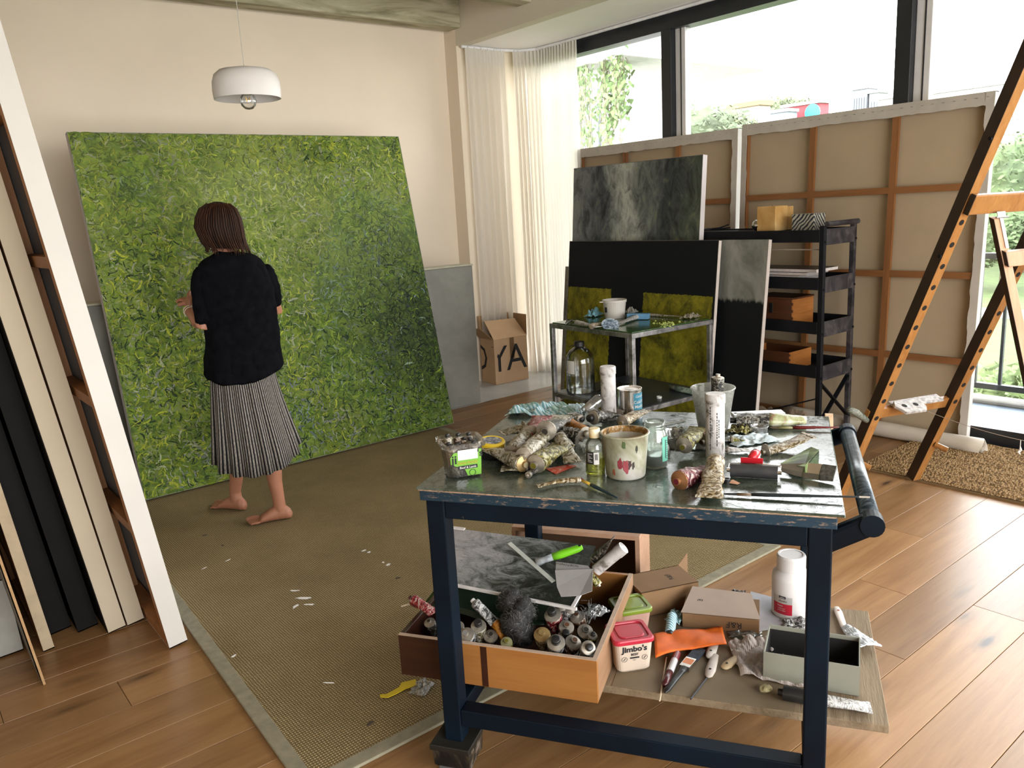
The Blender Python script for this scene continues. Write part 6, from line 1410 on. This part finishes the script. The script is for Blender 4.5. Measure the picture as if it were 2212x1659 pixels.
MB().loft([fl(a + d * L * .26, .0155, .0075), fl(a + d * L * .46, .0150, .0075)]).build('ferrule', m_can, bb); MB().loft([fl(a + d * L * .29, .0135, .0078), fl(a + d * L * .40, .0135, .0078)]).build('orange_label', plain('orange label', (.60, .20, .08), .5), bb)
MB().tube([a + d * L * .46, a + d * L * .55, a + d * L * .72, a + d * L * .93, a + d * L], [.013, .008, .0085, .009, .003], 14, flat=.7).build('handle', m_capk, bb, smooth=True)
for lb, p0, p1, c_ in (('white wooden brush handle with a hole, upper of two', (1548, 1378), (1531, 1422), (.62, .56, .50)), ('grey white brush handle with a hole, lower of two', (1545, 1415), (1530, 1463), (.50, .43, .38)), ('tan brush handle with a hole left of the crumpled sheet', (1592, 1420), (1562, 1444), (.52, .38, .22))):
    a, b = B(*p0, .006), B(*p1, .006); h_ = thing('brush_handle', lb, 'brush', a); dd = (b - a).normalized()
    MB().tube([a, a.lerp(b, .3), a.lerp(b, .7), a.lerp(b, .93), b], [.010, .013, .015, .011, .004], 14, flat=.5).build('handle', plain('handle wood %.2f' % c_[0], c_, .5), h_, smooth=True)
    MB().lathe([(0, 0), (.0035, 0), (.0035, .0008), (0, .0008)], Matrix.Translation(a.lerp(b, .74) + V((0, 0, .0078))), 12).build('hang_hole', m_hole, h_)
# crumpled plastic, sheets
m_film = sheer('crumpled translucent sheet', (.72, .64, .60), .18, .35)
sh_ = thing('plastic_sheet', 'crumpled translucent pinkish sheet under the grey box', 'plastic sheet', B(1640, 1440))
A_, B__, C_, D_ = B(1600, 1462), B(1745, 1492), B(1660, 1378), B(1572, 1392)
MB().grid(lambda a, b: ((A_ * (1 - a) + B__ * a) * (1 - b) + (D_ * (1 - a) + C_ * a) * b) + V((0, 0, .003 + .028 * abs(nz((a * 3, b * 3, 3))) + .012 * abs(nz((a * 8, b * 6, 8))))) , 30, 20).build('sheet', m_film, sh_, solid=.001)
crumple('clear_packet', 'clear packet with barcode in front of the carton', 'packet', B(1610, 1372, 0), .10, .055, .016, thin_glass('packet film', (.85, .9, .88), .22, .08, .12), aT, 61, 16)
ps_ = thing('paper_sheet', 'pale blue grey paper sheet under the white bottle', 'paper', B(1670, 1320)); q = [B(u, v, .002) for u, v in ((1600, 1372), (1700, 1352), (1745, 1310), (1622, 1278))]; quad(MB(), q, .001).build('sheet', plain('blue grey paper', (.42, .42, .46), .7), ps_)
crumple('foil_packet', 'shiny crumpled foil packet in front of the white bottle', 'packet', B(1722, 1352, 0), .09, .06, .028, tmat('silver'), aT, 71, 20)
crumple('foil_packet', 'small crumpled foil behind the carton', 'packet', B(1595, 1284, 0), .05, .04, .02, tmat('silver'), aT, 74, 14)
# white bottle
c = B(1707, 1325); dist = (c - EYE).dot(FW); r = 39 / FPX * dist; Xc = Matrix.Translation(c); h = solve_z(c.x, c.y, 1196) - c.z; rc2 = r * .76
wbt = thing('gesso_bottle', 'white plastic primer bottle with a red and silver label', 'bottle', c)
MB().lathe([(.001, 0), (r * .88, 0), (r, .010), (r, h * .62), (r * .96, h * .70), (rc2 * .97, h * .76), (rc2 * .95, h * .77)], Xc, 40).build('body', plain('white bottle plastic', (.58, .55, .54), .35, var=.02), wbt, smooth=True)
MB().lathe([(rc2, h * .77), (rc2, h * .97), (rc2 * .93, h), (rc2 * .80, h), (rc2 * .78, h - .002), (.001, h - .002)], Xc, 40).build('cap', plain('white cap plastic', (.56, .53, .52), .4, var=.02), wbt, smooth=False)
cv = math.atan2(EYE.y - c.y, EYE.x - c.x); fn = cylfn(Xc, r + .0005, cv - .42); fn2 = cylfn(Xc, r + .0010, cv - .42); mb = MB(); k = h / .17
cpatch(mb, fn, -.034, .030, .018 * k, .048 * k, plain('deep red label', (.38, .012, .03), .4), 14); cpatch(mb, fn, -.034, .030, .048 * k, .068 * k, plain('silver label', (.50, .49, .48), .3, .4), 14)
cpatch(mb, fn2, -.012, .010, .062 * k, .069 * k, m_ink, 4); text(mb, 'pebeo', cylfn(Xc, r + .0014, cv - .42), .0062, m_white, .01, (-.001, .0637 * k)); text(mb, 'studio', fn2, .011, m_ink, 0, (0, .053 * k), shear=.3)
text(mb, 'Gesso', fn2, .0075, m_white, .01, (-.008, .040 * k)); text(mb, 'undercoat', fn2, .0058, m_white, 0, (-.004, .033 * k)); text(mb, 'primer blanc', fn2, .0052, m_white, 0, (-.003, .0275 * k)); mb.build('label', None, wbt)
# grey open box
ga, gb, gc, gd = P(1649, 1409, .325), P(1858, 1442, .325), P(1850, 1379, .325), P(1654, 1348, .325)
e0 = (gb - ga); lw = e0.length; e0.normalize(); e1 = V((-e0.y, e0.x, 0)); ld = (gd - ga).dot(e1)
Xq = frameM(V((ga.x, ga.y, BZ + .001)), e0, e1); gh = .325 - BZ
gbx = thing('grey_box', 'open grey box with a black inside resting on the board', 'box', Xq @ V((lw / 2, ld / 2, 0)))
m_gb = plain('grey green box card', (.22, .215, .17), .7, var=.04)
for a, b in (((0, 0, 0), (lw, .003, gh)), ((0, ld - .003, 0), (lw, ld, gh)), ((0, .003, 0), (.003, ld - .003, gh)), ((lw - .003, .003, 0), (lw, ld - .003, gh))): MB().box(a, b, None, Xq).build('side', m_gb, gbx)
MB().box((.003, .003, 0), (lw - .003, ld - .003, .003), None, Xq).build('bottom', m_gb, gbx)
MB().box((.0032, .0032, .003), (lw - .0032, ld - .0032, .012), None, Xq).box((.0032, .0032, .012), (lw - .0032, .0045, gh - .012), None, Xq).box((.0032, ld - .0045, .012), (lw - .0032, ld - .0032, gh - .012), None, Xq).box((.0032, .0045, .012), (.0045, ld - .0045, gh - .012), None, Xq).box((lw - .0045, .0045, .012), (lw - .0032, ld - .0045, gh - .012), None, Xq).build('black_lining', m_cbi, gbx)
# white tube with black cap under it
a, b = B(1748, 1507, .018), B(1876, 1528, .006)
ptube('white tube with a black band and cap lying at the board front', a, b, .0185, 'white', False, group='paint tubes around the drawer', flat0=.9, wr=.5)
ct = thing('black_tub', 'small black pot behind the trolley leg on the board', 'pot', B(1712, 1500)); a, b = B(1692, 1496, .019), B(1738, 1505, .019); MB().tube([a, b], .0195, 24).build('pot', m_capk, ct)
MB().tube([a - (b - a) * .25, a], [.009, .010], 14).build('neck', m_capk, ct)
cs_ = thing('sponge_scrap', 'yellowish crumbled sponge scrap at the board front', 'sponge', B(1655, 1487)); ic = bmesh.new(); bmesh.ops.create_icosphere(ic, subdivisions=3, radius=.014)
MB().add([B(1655, 1487, .008) + V((v.co.x * 1.5, v.co.y, v.co.z * .6)) * (1 + .35 * nz(v.co * 90)) for v in ic.verts], [[v.index for v in f.verts] for f in ic.faces]).build('sponge', plain('old sponge', (.38, .33, .18), .9, var=.3, scale=80), cs_); ic.free()
# wrapped white brush on the right
wq = thing('wrapped_brush', 'white handled brush with its head wrapped in plastic at the board end', 'brush', B(1840, 1360))
a, m1, b = B(1811, 1322, .006), B(1822, 1352, .007), B(1868, 1395, .008); d = (b - m1).normalized(); sd_ = V((0, 0, 1)).cross(d)
MB().tube([B(1807, 1312, .006), a, m1, m1.lerp(b, .3)], [.008, .012, .010, .016], 14, flat=.5).build('handle', plain('white brush handle', (.74, .66, .60), .45), wq, smooth=True)
MB().lathe([(0, 0), (.0042, 0), (.0042, .0008), (0, .0008)], Matrix.Translation(a + V((0, 0, .0058))), 12).build('hang_hole', plain('rust hole', (.25, .06, .04), .6), wq)
MB().grid(lambda q_, r_: m1.lerp(b, .15 + 1.0 * q_) + sd_ * ((r_ - .5) * (.030 + .055 * q_)) + V((0, 0, .003 + .010 * math.sin(PI * r_) + .006 * abs(nz((q_ * 8, r_ * 8, 2))))), 16, 16).build('plastic_wrap', plain('silvery film', (.50, .52, .54), .25, var=.35, scale=60), wq, solid=.004)
# on the rug by the drawer
ys = thing('plastic_spatula', 'yellow plastic spatula lying on the rug', 'spatula', P(860, 1488, .01))
pts2 = [P(u, v, .016) for u, v in ((820, 1500), (835, 1499), (862, 1484), (868, 1474), (898, 1467), (902, 1480), (876, 1487), (858, 1497), (838, 1506), (822, 1505))]
MB().add([p + V((0, 0, -.003)) for p in pts2] + [p + V((0, 0, 0)) for p in pts2], [tuple(range(10))[::-1], tuple(range(10, 20))] + [(i, (i + 1) % 10, 10 + (i + 1) % 10, 10 + i) for i in range(10)]).build('spatula', plain('yellow plastic', (.62, .45, .02), .4), ys)
crumple('plastic_scrap', 'crumpled clear plastic beside the yellow spatula', 'plastic', P(912, 1488, .011), .08, .06, .03, thin_glass('crinkled clear film', (.95, .95, .95), .22, .1, .25), .5, 81, 18)

# ================================================================== ON THE METAL SIDE TABLE
def S(u, v, h=0): return P(u, v, TZ + .008 + h)
def Sh(u, v, h=0): return P(u, v, SHZ + .003 + h)
c = S(1328, 686); dist = (c - EYE).dot(FW); r = 21 / FPX * dist; h = solve_z(c.x, c.y, 647) - c.z; Xc = Matrix.Translation(c)
bk_ = thing('plastic_bucket', 'small white plastic bucket on the metal side table', 'bucket', c)
MB().lathe([(.001, 0), (r, 0), (r * 1.18, h * .86), (r * 1.25, h * .87), (r * 1.26, h), (r * 1.2, h), (r * 1.14, h * .9), (r * .97, .003), (.001, .003)], Xc, 36).build('bucket', plain('white bucket', (.55, .51, .47), .45, var=.03), bk_, smooth=False)
MB().box((-r * 1.6, -.012, h * .9), (-r * 1.2, .012, h * .94), None, Rz(c, -.5)).build('lug', plain('white bucket', (.55, .51, .47), .45), bk_)
cv = math.atan2(EYE.y - c.y, EYE.x - c.x); fn = cylfn(Xc, r * 1.13, cv - .9); mb = MB(); cpatch(mb, fn, -.012, .012, h * .35, h * .65, m_ink); mb.build('label', None, bk_)
crumple('wiping_cloth', 'bright blue folded cloth left of the white bucket', 'cloth', S(1285, 682, 0), .16, .09, .07, plain('blue patterned cloth', (.20, .42, .52), .8, var=.5, scale=60), .3, 91, 22)
dk_ = thing('jar_lid', 'blue spattered round lid leaning against the white bucket', 'lid', S(1325, 697)); Xd = frameM(S(1318, 700, .022), (RT + V((0, 0, -.5))).normalized(), z=(-FW * .6 + V((0, 0, .8))))
MB().lathe([(.001, .003), (.052, .003), (.055, .001), (.055, -.006), (.001, -.006)], Xd, 32).build('lid', smear('blue spattered', [(.02, .02, .03), (.10, .14, .20), (.34, .42, .50), (.55, .56, .58)], 40, .5, bump=0), dk_)
ptube('white spattered tube with a bright green end on the side table', S(1382, 682, .020), S(1338, 698, .010), .017, 'white', True, group='paint tubes on the side table', capm=plain('lime green plastic', (.20, .62, .02), .35))
ptube('grey tin tube lying at the left edge of the side table', S(1245, 697, .014), S(1292, 706, .014), .017, 'white', False, group='paint tubes on the side table', wr=.4)
ptube('gold ended tube lying in front of the blue cloth', S(1278, 705, .015), S(1300, 697, .015), .018, 'gold', False, group='paint tubes on the side table', wr=.4)
ptube('long grey twisted tube at the right back of the side table', S(1402, 680, .008), S(1478, 684, .010), .010, 'cream', False, group='paint tubes on the side table')
crumple('paint_rag', 'paint stiffened grey rag at the right corner of the side table', 'rag', S(1492, 686, 0), .16, .08, .045, tmat('cream'), .2, 95, 22)
crumple('clear_bag', 'crumpled clear bag behind the white bucket', 'bag', S(1362, 676, 0), .10, .07, .05, thin_glass('crinkled clear film', (.95, .95, .95), .22, .1, .25), .2, 97, 16)
bb_ = thing('blue_box', 'flat blue box behind the green ended tube', 'box', S(1376, 682)); a, b = S(1356, 683, .02), S(1402, 683, .02); MB().bar(a, b, .05, .035).build('box', plain('blue carton', (.12, .28, .46), .6), bb_, bevel=.001)
sc_ = thing('scissors', 'dark handled scissors at the left corner of the side table', 'scissors', S(1225, 697)); MB().tube([S(1222, 702, .006), S(1236, 691, .02), S(1226, 690, .018), S(1222, 698, .008)], .004, 6).build('handle', m_capk, sc_); MB().bar(S(1236, 692, .012), S(1262, 694, .006), .012, .003).build('blade', m_can, sc_)
# water bottle on the lower shelf
c = Sh(1255, 845); dist = (c - EYE).dot(FW); r = 31 / FPX * dist; h = solve_z(c.x, c.y, 738) - c.z; Xc = Matrix.Translation(c)
wbo = thing('water_bottle', 'large clear plastic water bottle half full with a black cap', 'bottle', c)
MB().lathe([(.001, .001), (r * .92, .001), (r, .012)] + [(r * (1 - .012 * (k % 2)), .012 + h * .56 * k / 10) for k in range(1, 11)] + [(r * .93, h * .72), (r * .72, h * .82), (r * .42, h * .89), (r * .30, h * .91), (r * .30, h * .94)], Xc, 40).build('bottle', thin_glass('bottle plastic', (.97, .98, .97), .09), wbo, smooth=True)
MB().lathe([(.001, .003), (r * .95, .003), (r * .97, h * .36), (.001, h * .36)], Xc, 32).build('water', thin_glass('water', (.90, .92, .92), .07), wbo)
MB().lathe([(r * .36, h * .915), (r * .36, h * 1.0), (r * .30, h * 1.01), (.001, h * 1.01)], Xc, 24).build('cap', m_capk, wbo)
MB().tube([Xc @ V((-.02, 0, h * .93)), Xc @ V((-.06, .01, h * .945)), Xc @ V((-.085, .005, h * .94))], .006, 8, flat=.4).build('carry_ring', m_capk, wbo)
cv = math.atan2(EYE.y - c.y, EYE.x - c.x); fn = cylfn(Xc, r * 1.003, cv - .7); mb = MB(); cpatch(mb, fn, -.03, .03, h * .40, h * .66, m_white); mb.build('label', None, wbo)
cyl('jar_lid', 'small translucent ring lid on the lower shelf of the side table', 'lid', Sh(1424, 860), [(.016, 0), (.017, .012), (.0155, .012), (.0145, .001), (.016, 0)], plain('translucent ring', (.62, .62, .58), .3), n=24, smooth=False)
gt = thing('cloth_roll', 'dark green grey roll lying on the lower shelf', 'roll', Sh(1470, 838)); a, b = Sh(1448, 836, .018), Sh(1512, 850, .018); MB().tube([a, a.lerp(b, .3), b], [.016, .019, .018], 18).build('roll', tmat('olive') if False else smear('green grey roll', [(.05, .07, .05), (.12, .16, .12), (.32, .34, .28)], 22, .5), gt, smooth=True)
crumple('plastic_scrap', 'black crumpled plastic on the lower shelf of the side table', 'plastic', Sh(1335, 840), .30, .16, .03, plain('black film', (.012, .012, .013), .25), .2, 99, 24)

# ================================================================== THE PERSON
pn = V((.335, .942, 0)).normalized(); pc = V((1.46, 4.10, 0)); pr = V((pn.y, -pn.x, 0))
def Q(u, v, off=0.0): return PP(u, v, pc - pn * off, pn)
man = thing('person', 'person in a black top and striped skirt standing barefoot facing the painting', 'person', (1.46, 4.1, .01))
m_skin = plain('skin', (.36, .155, .09), .5, var=.08, scale=14); m_skin.node_tree.nodes['Principled BSDF'].inputs['Subsurface Weight'].default_value = .08
mb = MB()
def ell(c, rx, ry, rz, ax=None, n=16):
    ic = bmesh.new(); bmesh.ops.create_uvsphere(ic, u_segments=n, v_segments=n // 2 + 2, radius=1); Mx = ax or Matrix.Identity(3)
    mb.add([V(c) + Mx @ V((v.co.x * rx, v.co.y * ry, v.co.z * rz)) for v in ic.verts], [[v.index for v in f.verts] for f in ic.faces]); ic.free()
RZ_ = .011
def leg(hip, knee, heel, toe, side):
    hp, kn_ = hip, knee
    fd = (toe - heel); FL = fd.length; fd.normalize(); sd = V((-fd.y, fd.x, 0))
    ank = heel + fd * .035 + V((0, 0, .085))
    calf = kn_.lerp(ank, .32) - fd * .016
    mb.tube([hp, hp.lerp(kn_, .5), kn_, calf, kn_.lerp(ank, .7) - fd * .004, ank + V((0, 0, .02)), ank - V((0, 0, .02)), ank - V((0, 0, .06))], [.085, .072, .054, .055, .037, .031, .034, .030], 18)
    # foot
    secs = [(-.022, .020, .026), (0.0, .030, .036), (.05, .033, .042), (.10, .036, .033), (.145, .040, .020), (.160, .037, .008)]
    rings = []
    for x, w_, hh in secs:
        x = x * FL / .235
        rings.append([heel + fd * x + sd * (w_ * math.cos(an)) + V((0, 0, max(.0, hh + hh * math.sin(an))) if True else 0) for an in [2 * PI * k / 16 for k in range(16)]])
    mb.loft(rings)
    ell(heel + fd * .002 + V((0, 0, .026)), .030, .029, .027)
    for k in range(5):
        off = (-.031 + k * .0155) * side; ln = (.066, .062, .056, .050, .042)[k]; r_ = (.0135, .0088, .0082, .0078, .0074)[k]
        p = heel + fd * (.160 * FL / .235) + sd * off * 1.08; mb.tube([p + V((0, 0, r_ + .003)), p + fd * ln * .55 + V((0, 0, r_ + .004)), p + fd * ln + V((0, 0, r_))], [r_, r_ * 1.05, r_ * .75], 10)
        mb.add([], [])
    return ank
def gp_(u, v): return P(u, v, RZ_)
leg(Q(552, 800, .02), Q(566, 925, .10), gp_(622, 1119) , gp_(531, 1133), 1)
leg(Q(500, 800, -.03), Q(512, 925, -.08), gp_(524, 1101), gp_(455, 1094), 1)
# pelvis, torso, neck, head
mb.tube([Q(525, 800, 0), Q(522, 740, 0), Q(512, 680, 0), Q(506, 620, 0), Q(500, 580, 0), Q(487, 553, 0)], [.13, .13, .12, .125, .10, .05], 18, flat=.75)
mb.tube([Q(490, 565, 0), Q(480, 540, -.01), Q(474, 515, -.02)], [.056, .047, .05], 14)
fdir = (-pr * .80 + pn * .60).normalized()      # way the head looks: left and away from the camera
fs_ = V((0, 0, 1)).cross(fdir).normalized()
hc = Q(470, 486, -.01); AX = Matrix((fdir, fs_, V((0, 0, 1)))).transposed()
ell(hc, .092, .072, .108, AX, 24); ell(hc + fdir * .045 - V((0, 0, .055)), .050, .048, .045, AX); 
mb.tube([hc + fdir * .088 + V((0, 0, .018)), hc + fdir * .103 - V((0, 0, .008)), hc + fdir * .110 - V((0, 0, .026)), hc + fdir * .090 - V((0, 0, .034))], [.009, .010, .013, .010], 10)
ell(hc + fdir * .088 - V((0, 0, .053)), .010, .022, .006, AX); ell(hc + fdir * .087 - V((0, 0, .062)), .010, .019, .006, AX); ell(hc + fdir * .078 + V((0, 0, .034)), .014, .050, .010, AX)
for s_ in (-1, 1): ell(hc + fs_ * s_ * .073 - V((0, 0, .01)), .018, .008, .030, AX)
# arms and hands
def hand(wr, pdir, fdirh, nrm, r=1.0, side=1, curl=.6):
    """palm then five bent fingers; fdirh = finger direction, nrm = back of the hand"""
    fdirh = fdirh.normalized(); nrm = (nrm - fdirh * nrm.dot(fdirh)).normalized(); sd = nrm.cross(fdirh).normalized() * side
    A3 = Matrix((fdirh, sd, nrm)).transposed()
    ell(wr + fdirh * .045, .052 * r, .040 * r, .016 * r, A3)
    mb.tube([wr - fdirh * .01, wr + fdirh * .02], [.024, .026], 12, flat=.7)
    for k in range(4):
        L = (.068, .076, .071, .056)[k] * r; rr_ = (.0088, .009, .0086, .0078)[k] * r; b0 = wr + fdirh * (.080 * r) + sd * ((-.028 + k * .0185) * r)
        pts = [b0 - fdirh * .015]; ang = 0; p = b0; dd = fdirh
        for j in range(3):
            p = p + dd * L * (.45, .32, .23)[j]; pts.append(p); ang += curl * .75; dd = fdirh * math.cos(ang) - nrm * math.sin(ang)
        mb.tube(pts, [rr_ * 1.1, rr_ * 1.05, rr_, rr_ * .8], 10)
    t0 = wr + fdirh * .025 - sd * .030 * r; mb.tube([t0 + sd * .012, t0 - sd * .016 + fdirh * .018 - nrm * .006, t0 - sd * .020 + fdirh * .046 - nrm * .018, t0 - sd * .012 + fdirh * .062 - nrm * .026], [.014, .012, .0105, .008], 10)
shL, elL, wrL = Q(441, 590, -.01), Q(438, 706, .03), Q(409, 672, -.14)
mb.tube([shL, shL.lerp(elL, .5), elL, elL.lerp(wrL, .3), elL.lerp(wrL, .75), wrL], [.046, .042, .040, .037, .027, .024], 16)
hand(wrL, None, (pn * .75 + V((0, 0, .55)) - pr * .02), (-pr + V((0, 0, .3))), .95, 1, .55)
shR, elR, wrR = Q(566, 588, -.06), Q(597, 668, -.12), Q(470, 668, -.30)
mb.tube([shR, shR.lerp(elR, .5), elR, elR.lerp(wrR, .3), elR.lerp(wrR, .75), wrR], [.046, .042, .036, .036, .027, .024], 16)
hand(Q(424, 652, -.20), None, (-pr * .55 + pn * .5 + V((0, 0, .15))), (V((0, 0, 1)) - pr * .2), .85, -1, .9)
mb.tube([wrR, Q(430, 655, -.215)], [.024, .024], 12)
body = mb.build('body', m_skin, man, smooth=True)
rm = body.modifiers.new('remesh', 'REMESH'); rm.mode = 'VOXEL'; rm.voxel_size = .004; rm.use_smooth_shade = True
sm_ = body.modifiers.new('smooth', 'SMOOTH'); sm_.factor = .5; sm_.iterations = 2
for s_ in (-1, 1):
    e_ = hc + fdir * .083 + fs_ * s_ * .031 + V((0, 0, .014)); mb = MB(); ell(e_, .008, .011, .0075, AX, 12); mb.build('eye', plain('eye white', (.7, .68, .66), .2), man, smooth=True)
# cardigan
m_knit = plain('black knit', (.004, .004, .0055), .95, var=.35, scale=26, bump=.5, spec=.05)
rows_ = [((468, 541), (508, 543), .052, -.01), ((458, 549), (527, 547), .065, 0), ((440, 562), (556, 553), .085, 0), ((424, 580), (574, 570), .105, 0), ((422, 600), (583, 592), .118, 0), ((426, 630), (590, 622), .125, 0), ((432, 665), (596, 655), .13, 0), ((440, 700), (600, 692), .135, 0), ((444, 735), (604, 725), .14, 0), ((445, 775), (608, 757), .15, 0), ((443, 812), (612, 786), .165, .0)]
def ringp(pl_, pr_, dp, off, N=64, fold=0.0, drop=0.0, ph=0.0, seed=0, nf=0, yv=0.0):
    a, b = Q(*pl_, off), Q(*pr_, off); c = a.lerp(b, .5); h = (b - a) / 2; out = []
    for k in range(N):
        an = 2 * PI * k / N; ca, sa = math.cos(an), math.sin(an)
        rr_ = 1 + fold * (1 + 1.2 * nz((ca * 2.5, sa * 2.5, seed + 4))) * (math.sin(nf * an + ph + 4.5 * nz((ca * 1.8, sa * 1.8, seed))) + .5 * nz((ca * 3, sa * 3, yv + seed))) if nf else 1 + fold * nz((ca * 2.2, sa * 2.2, yv + seed)) * 2
        sq = (abs(sa) ** .9) * (1 if sa > 0 else -1)
        out.append(c + h * ca * rr_ - pn * (dp * sq * rr_) + V((0, 0, -drop * max(0, sa))))
    return out
rings = [ringp(a, b, d_, o_, fold=.018, seed=3, yv=i * .5, drop=(.05 if i == len(rows_) - 1 else .03 if i == len(rows_) - 2 else .0)) for i, (a, b, d_, o_) in enumerate(rows_)]
mb = MB(); mb.loft(rings, cap=False)
def sleeve(pts, rs):
    mb.tube(pts, rs, 22)
sleeve([Q(452, 582, 0), Q(441, 606, 0), Q(440, 648, .01), Q(443, 685, .03), Q(447, 704, .035)], [.075, .068, .058, .054, .050])
sleeve([Q(558, 580, -.03), Q(578, 606, -.06), Q(590, 640, -.09), Q(596, 664, -.115)], [.072, .060, .046, .040])
kn = mb.build('cardigan', m_knit, man, smooth=True)
rm = kn.modifiers.new('solid', 'SOLIDIFY'); rm.thickness = .006; rm.offset = -1
sb = kn.modifiers.new('sub', 'SUBSURF'); sb.levels = 1; sb.render_levels = 1
tx = bpy.data.textures.new('cloth folds', 'CLOUDS'); tx.noise_scale = .10
dp_ = kn.modifiers.new('folds', 'DISPLACE'); dp_.texture = tx; dp_.strength = .034; dp_.mid_level = .5
# skirt
t = NT('striped skirt'); uv = t.coord('UV'); sx = t.n('SeparateXYZ'); t.l(uv, sx.inputs[0])
st_ = t.math('FRACT', t.math('MULTIPLY', sx.outputs[0], 92.0)); s1 = t.ramp(st_, [(.40, 0), (.46, 1), (.90, 1), (.96, 0)])
st2 = t.math('FRACT', t.math('MULTIPLY', sx.outputs[0], 276.0)); s2 = t.ramp(st2, [(.4, .55), (.6, 1)])
nw = t.noise(t.coord('UV', (500, 40, 1)), 1.0, 2); nh_ = t.noise(t.coord('UV', (60, 500, 1)), 1.0, 2)
col = t.mix(t.math('MULTIPLY', s1, t.ramp(nw, [(.3, .35), (.7, 1)])), (.012, .011, .012), t.mix(1.0, (.46, .41, .36), s2, 'MULTIPLY')); col = t.mix(.5, col, t.ramp(nh_, [(.3, .55), (.7, 1.25)]), 'MULTIPLY')
m_skirt = t.set(col=col, rough=.9, spec=.15)
srow = [((458, 790), (586, 778), .135), ((457, 818), (592, 805), .155), ((459, 860), (606, 850), .175), ((461, 905), (622, 893), .20), ((463, 950), (636, 928), .22), ((464, 990), (646, 955), .235)]
rings = [ringp(a, b, d_, 0, N=300, fold=.018 + .042 * i / 5, nf=15, seed=9, yv=i * .12, drop=.075 * i / 5, ph=.0) for i, (a, b, d_) in enumerate(srow)]
mb = MB(); mb.loft(rings, cap=False, uv=True); sk_ = mb.build('skirt', m_skirt, man, smooth=True, solid=.003)
# hair
m_hair = wood('brown hair', (.018, .007, .004), (.003, .0015, .001), 3.0, 'Z', .55, bump=.3, spec=.1)
hrow = [((462, 436), (478, 436), .03), ((446, 441), (496, 441), .075), ((431, 452), (511, 452), .098), ((423, 470), (520, 471), .108), ((421, 490), (525, 492), .112), ((428, 508), (528, 510), .11), ((438, 524), (531, 526), .10), ((448, 535), (535, 538), .088)]
rings = [ringp(a, b, d_, -.01, N=60, fold=.02, nf=15, seed=5, yv=i * .2) for i, (a, b, d_) in enumerate(hrow)]
mb = MB(); mb.loft(rings, cap=False); mb.add(rings[0], [tuple(range(60))])
hr = mb.build('hair', m_hair, man, smooth=True)
mb = MB(); rr = random.Random(6)
for _ in range(420):
    an = rr.uniform(0, 2 * PI); k0 = int(an / (2 * PI) * 60) % 60
    # face side (away and left) stays free of the lowest strands
    pts = []; jj = rr.uniform(-.004, .004); e_end = rr.randint(6, 8); i0 = rr.randint(1, 3)
    for i in range(i0, e_end):
        q = rings[i][k0]; c = sum((r_ for r_ in rings[i]), V()) / 60; pts.append(c + (q - c) * (1.0 + .02 * rr.random() + (.03 * (i - 5) if i > 5 else 0)) + V((0, 0, rr.uniform(-.004, .004))))
    if e_end == 8: pts.append(pts[-1] + V((rr.uniform(-.01, .012), rr.uniform(-.01, .01), -rr.uniform(.008, .035))))
    mb.tube(pts, [.0026] * (len(pts) - 1) + [.0006], 5, cap=False)
mb.build('hair_strands', wood('brown hair strands', (.060, .022, .009), (.008, .003, .002), 3.0, 'Z', .5, bump=.2, spec=.15), man, smooth=True, kind='stuff')
# thin cord bracelet
br_ = MB(); wv_ = (wrL - elL).normalized(); s1 = wv_.orthogonal().normalized(); s2 = wv_.cross(s1)
for o_ in (-.012, .006): br_.tube([wrL + wv_ * o_ + (s1 * math.cos(k * PI / 10) + s2 * math.sin(k * PI / 10)) * .029 for k in range(21)], .0022, 6)
br_.build('bracelet', plain('pale beads', (.62, .55, .42), .4), man)
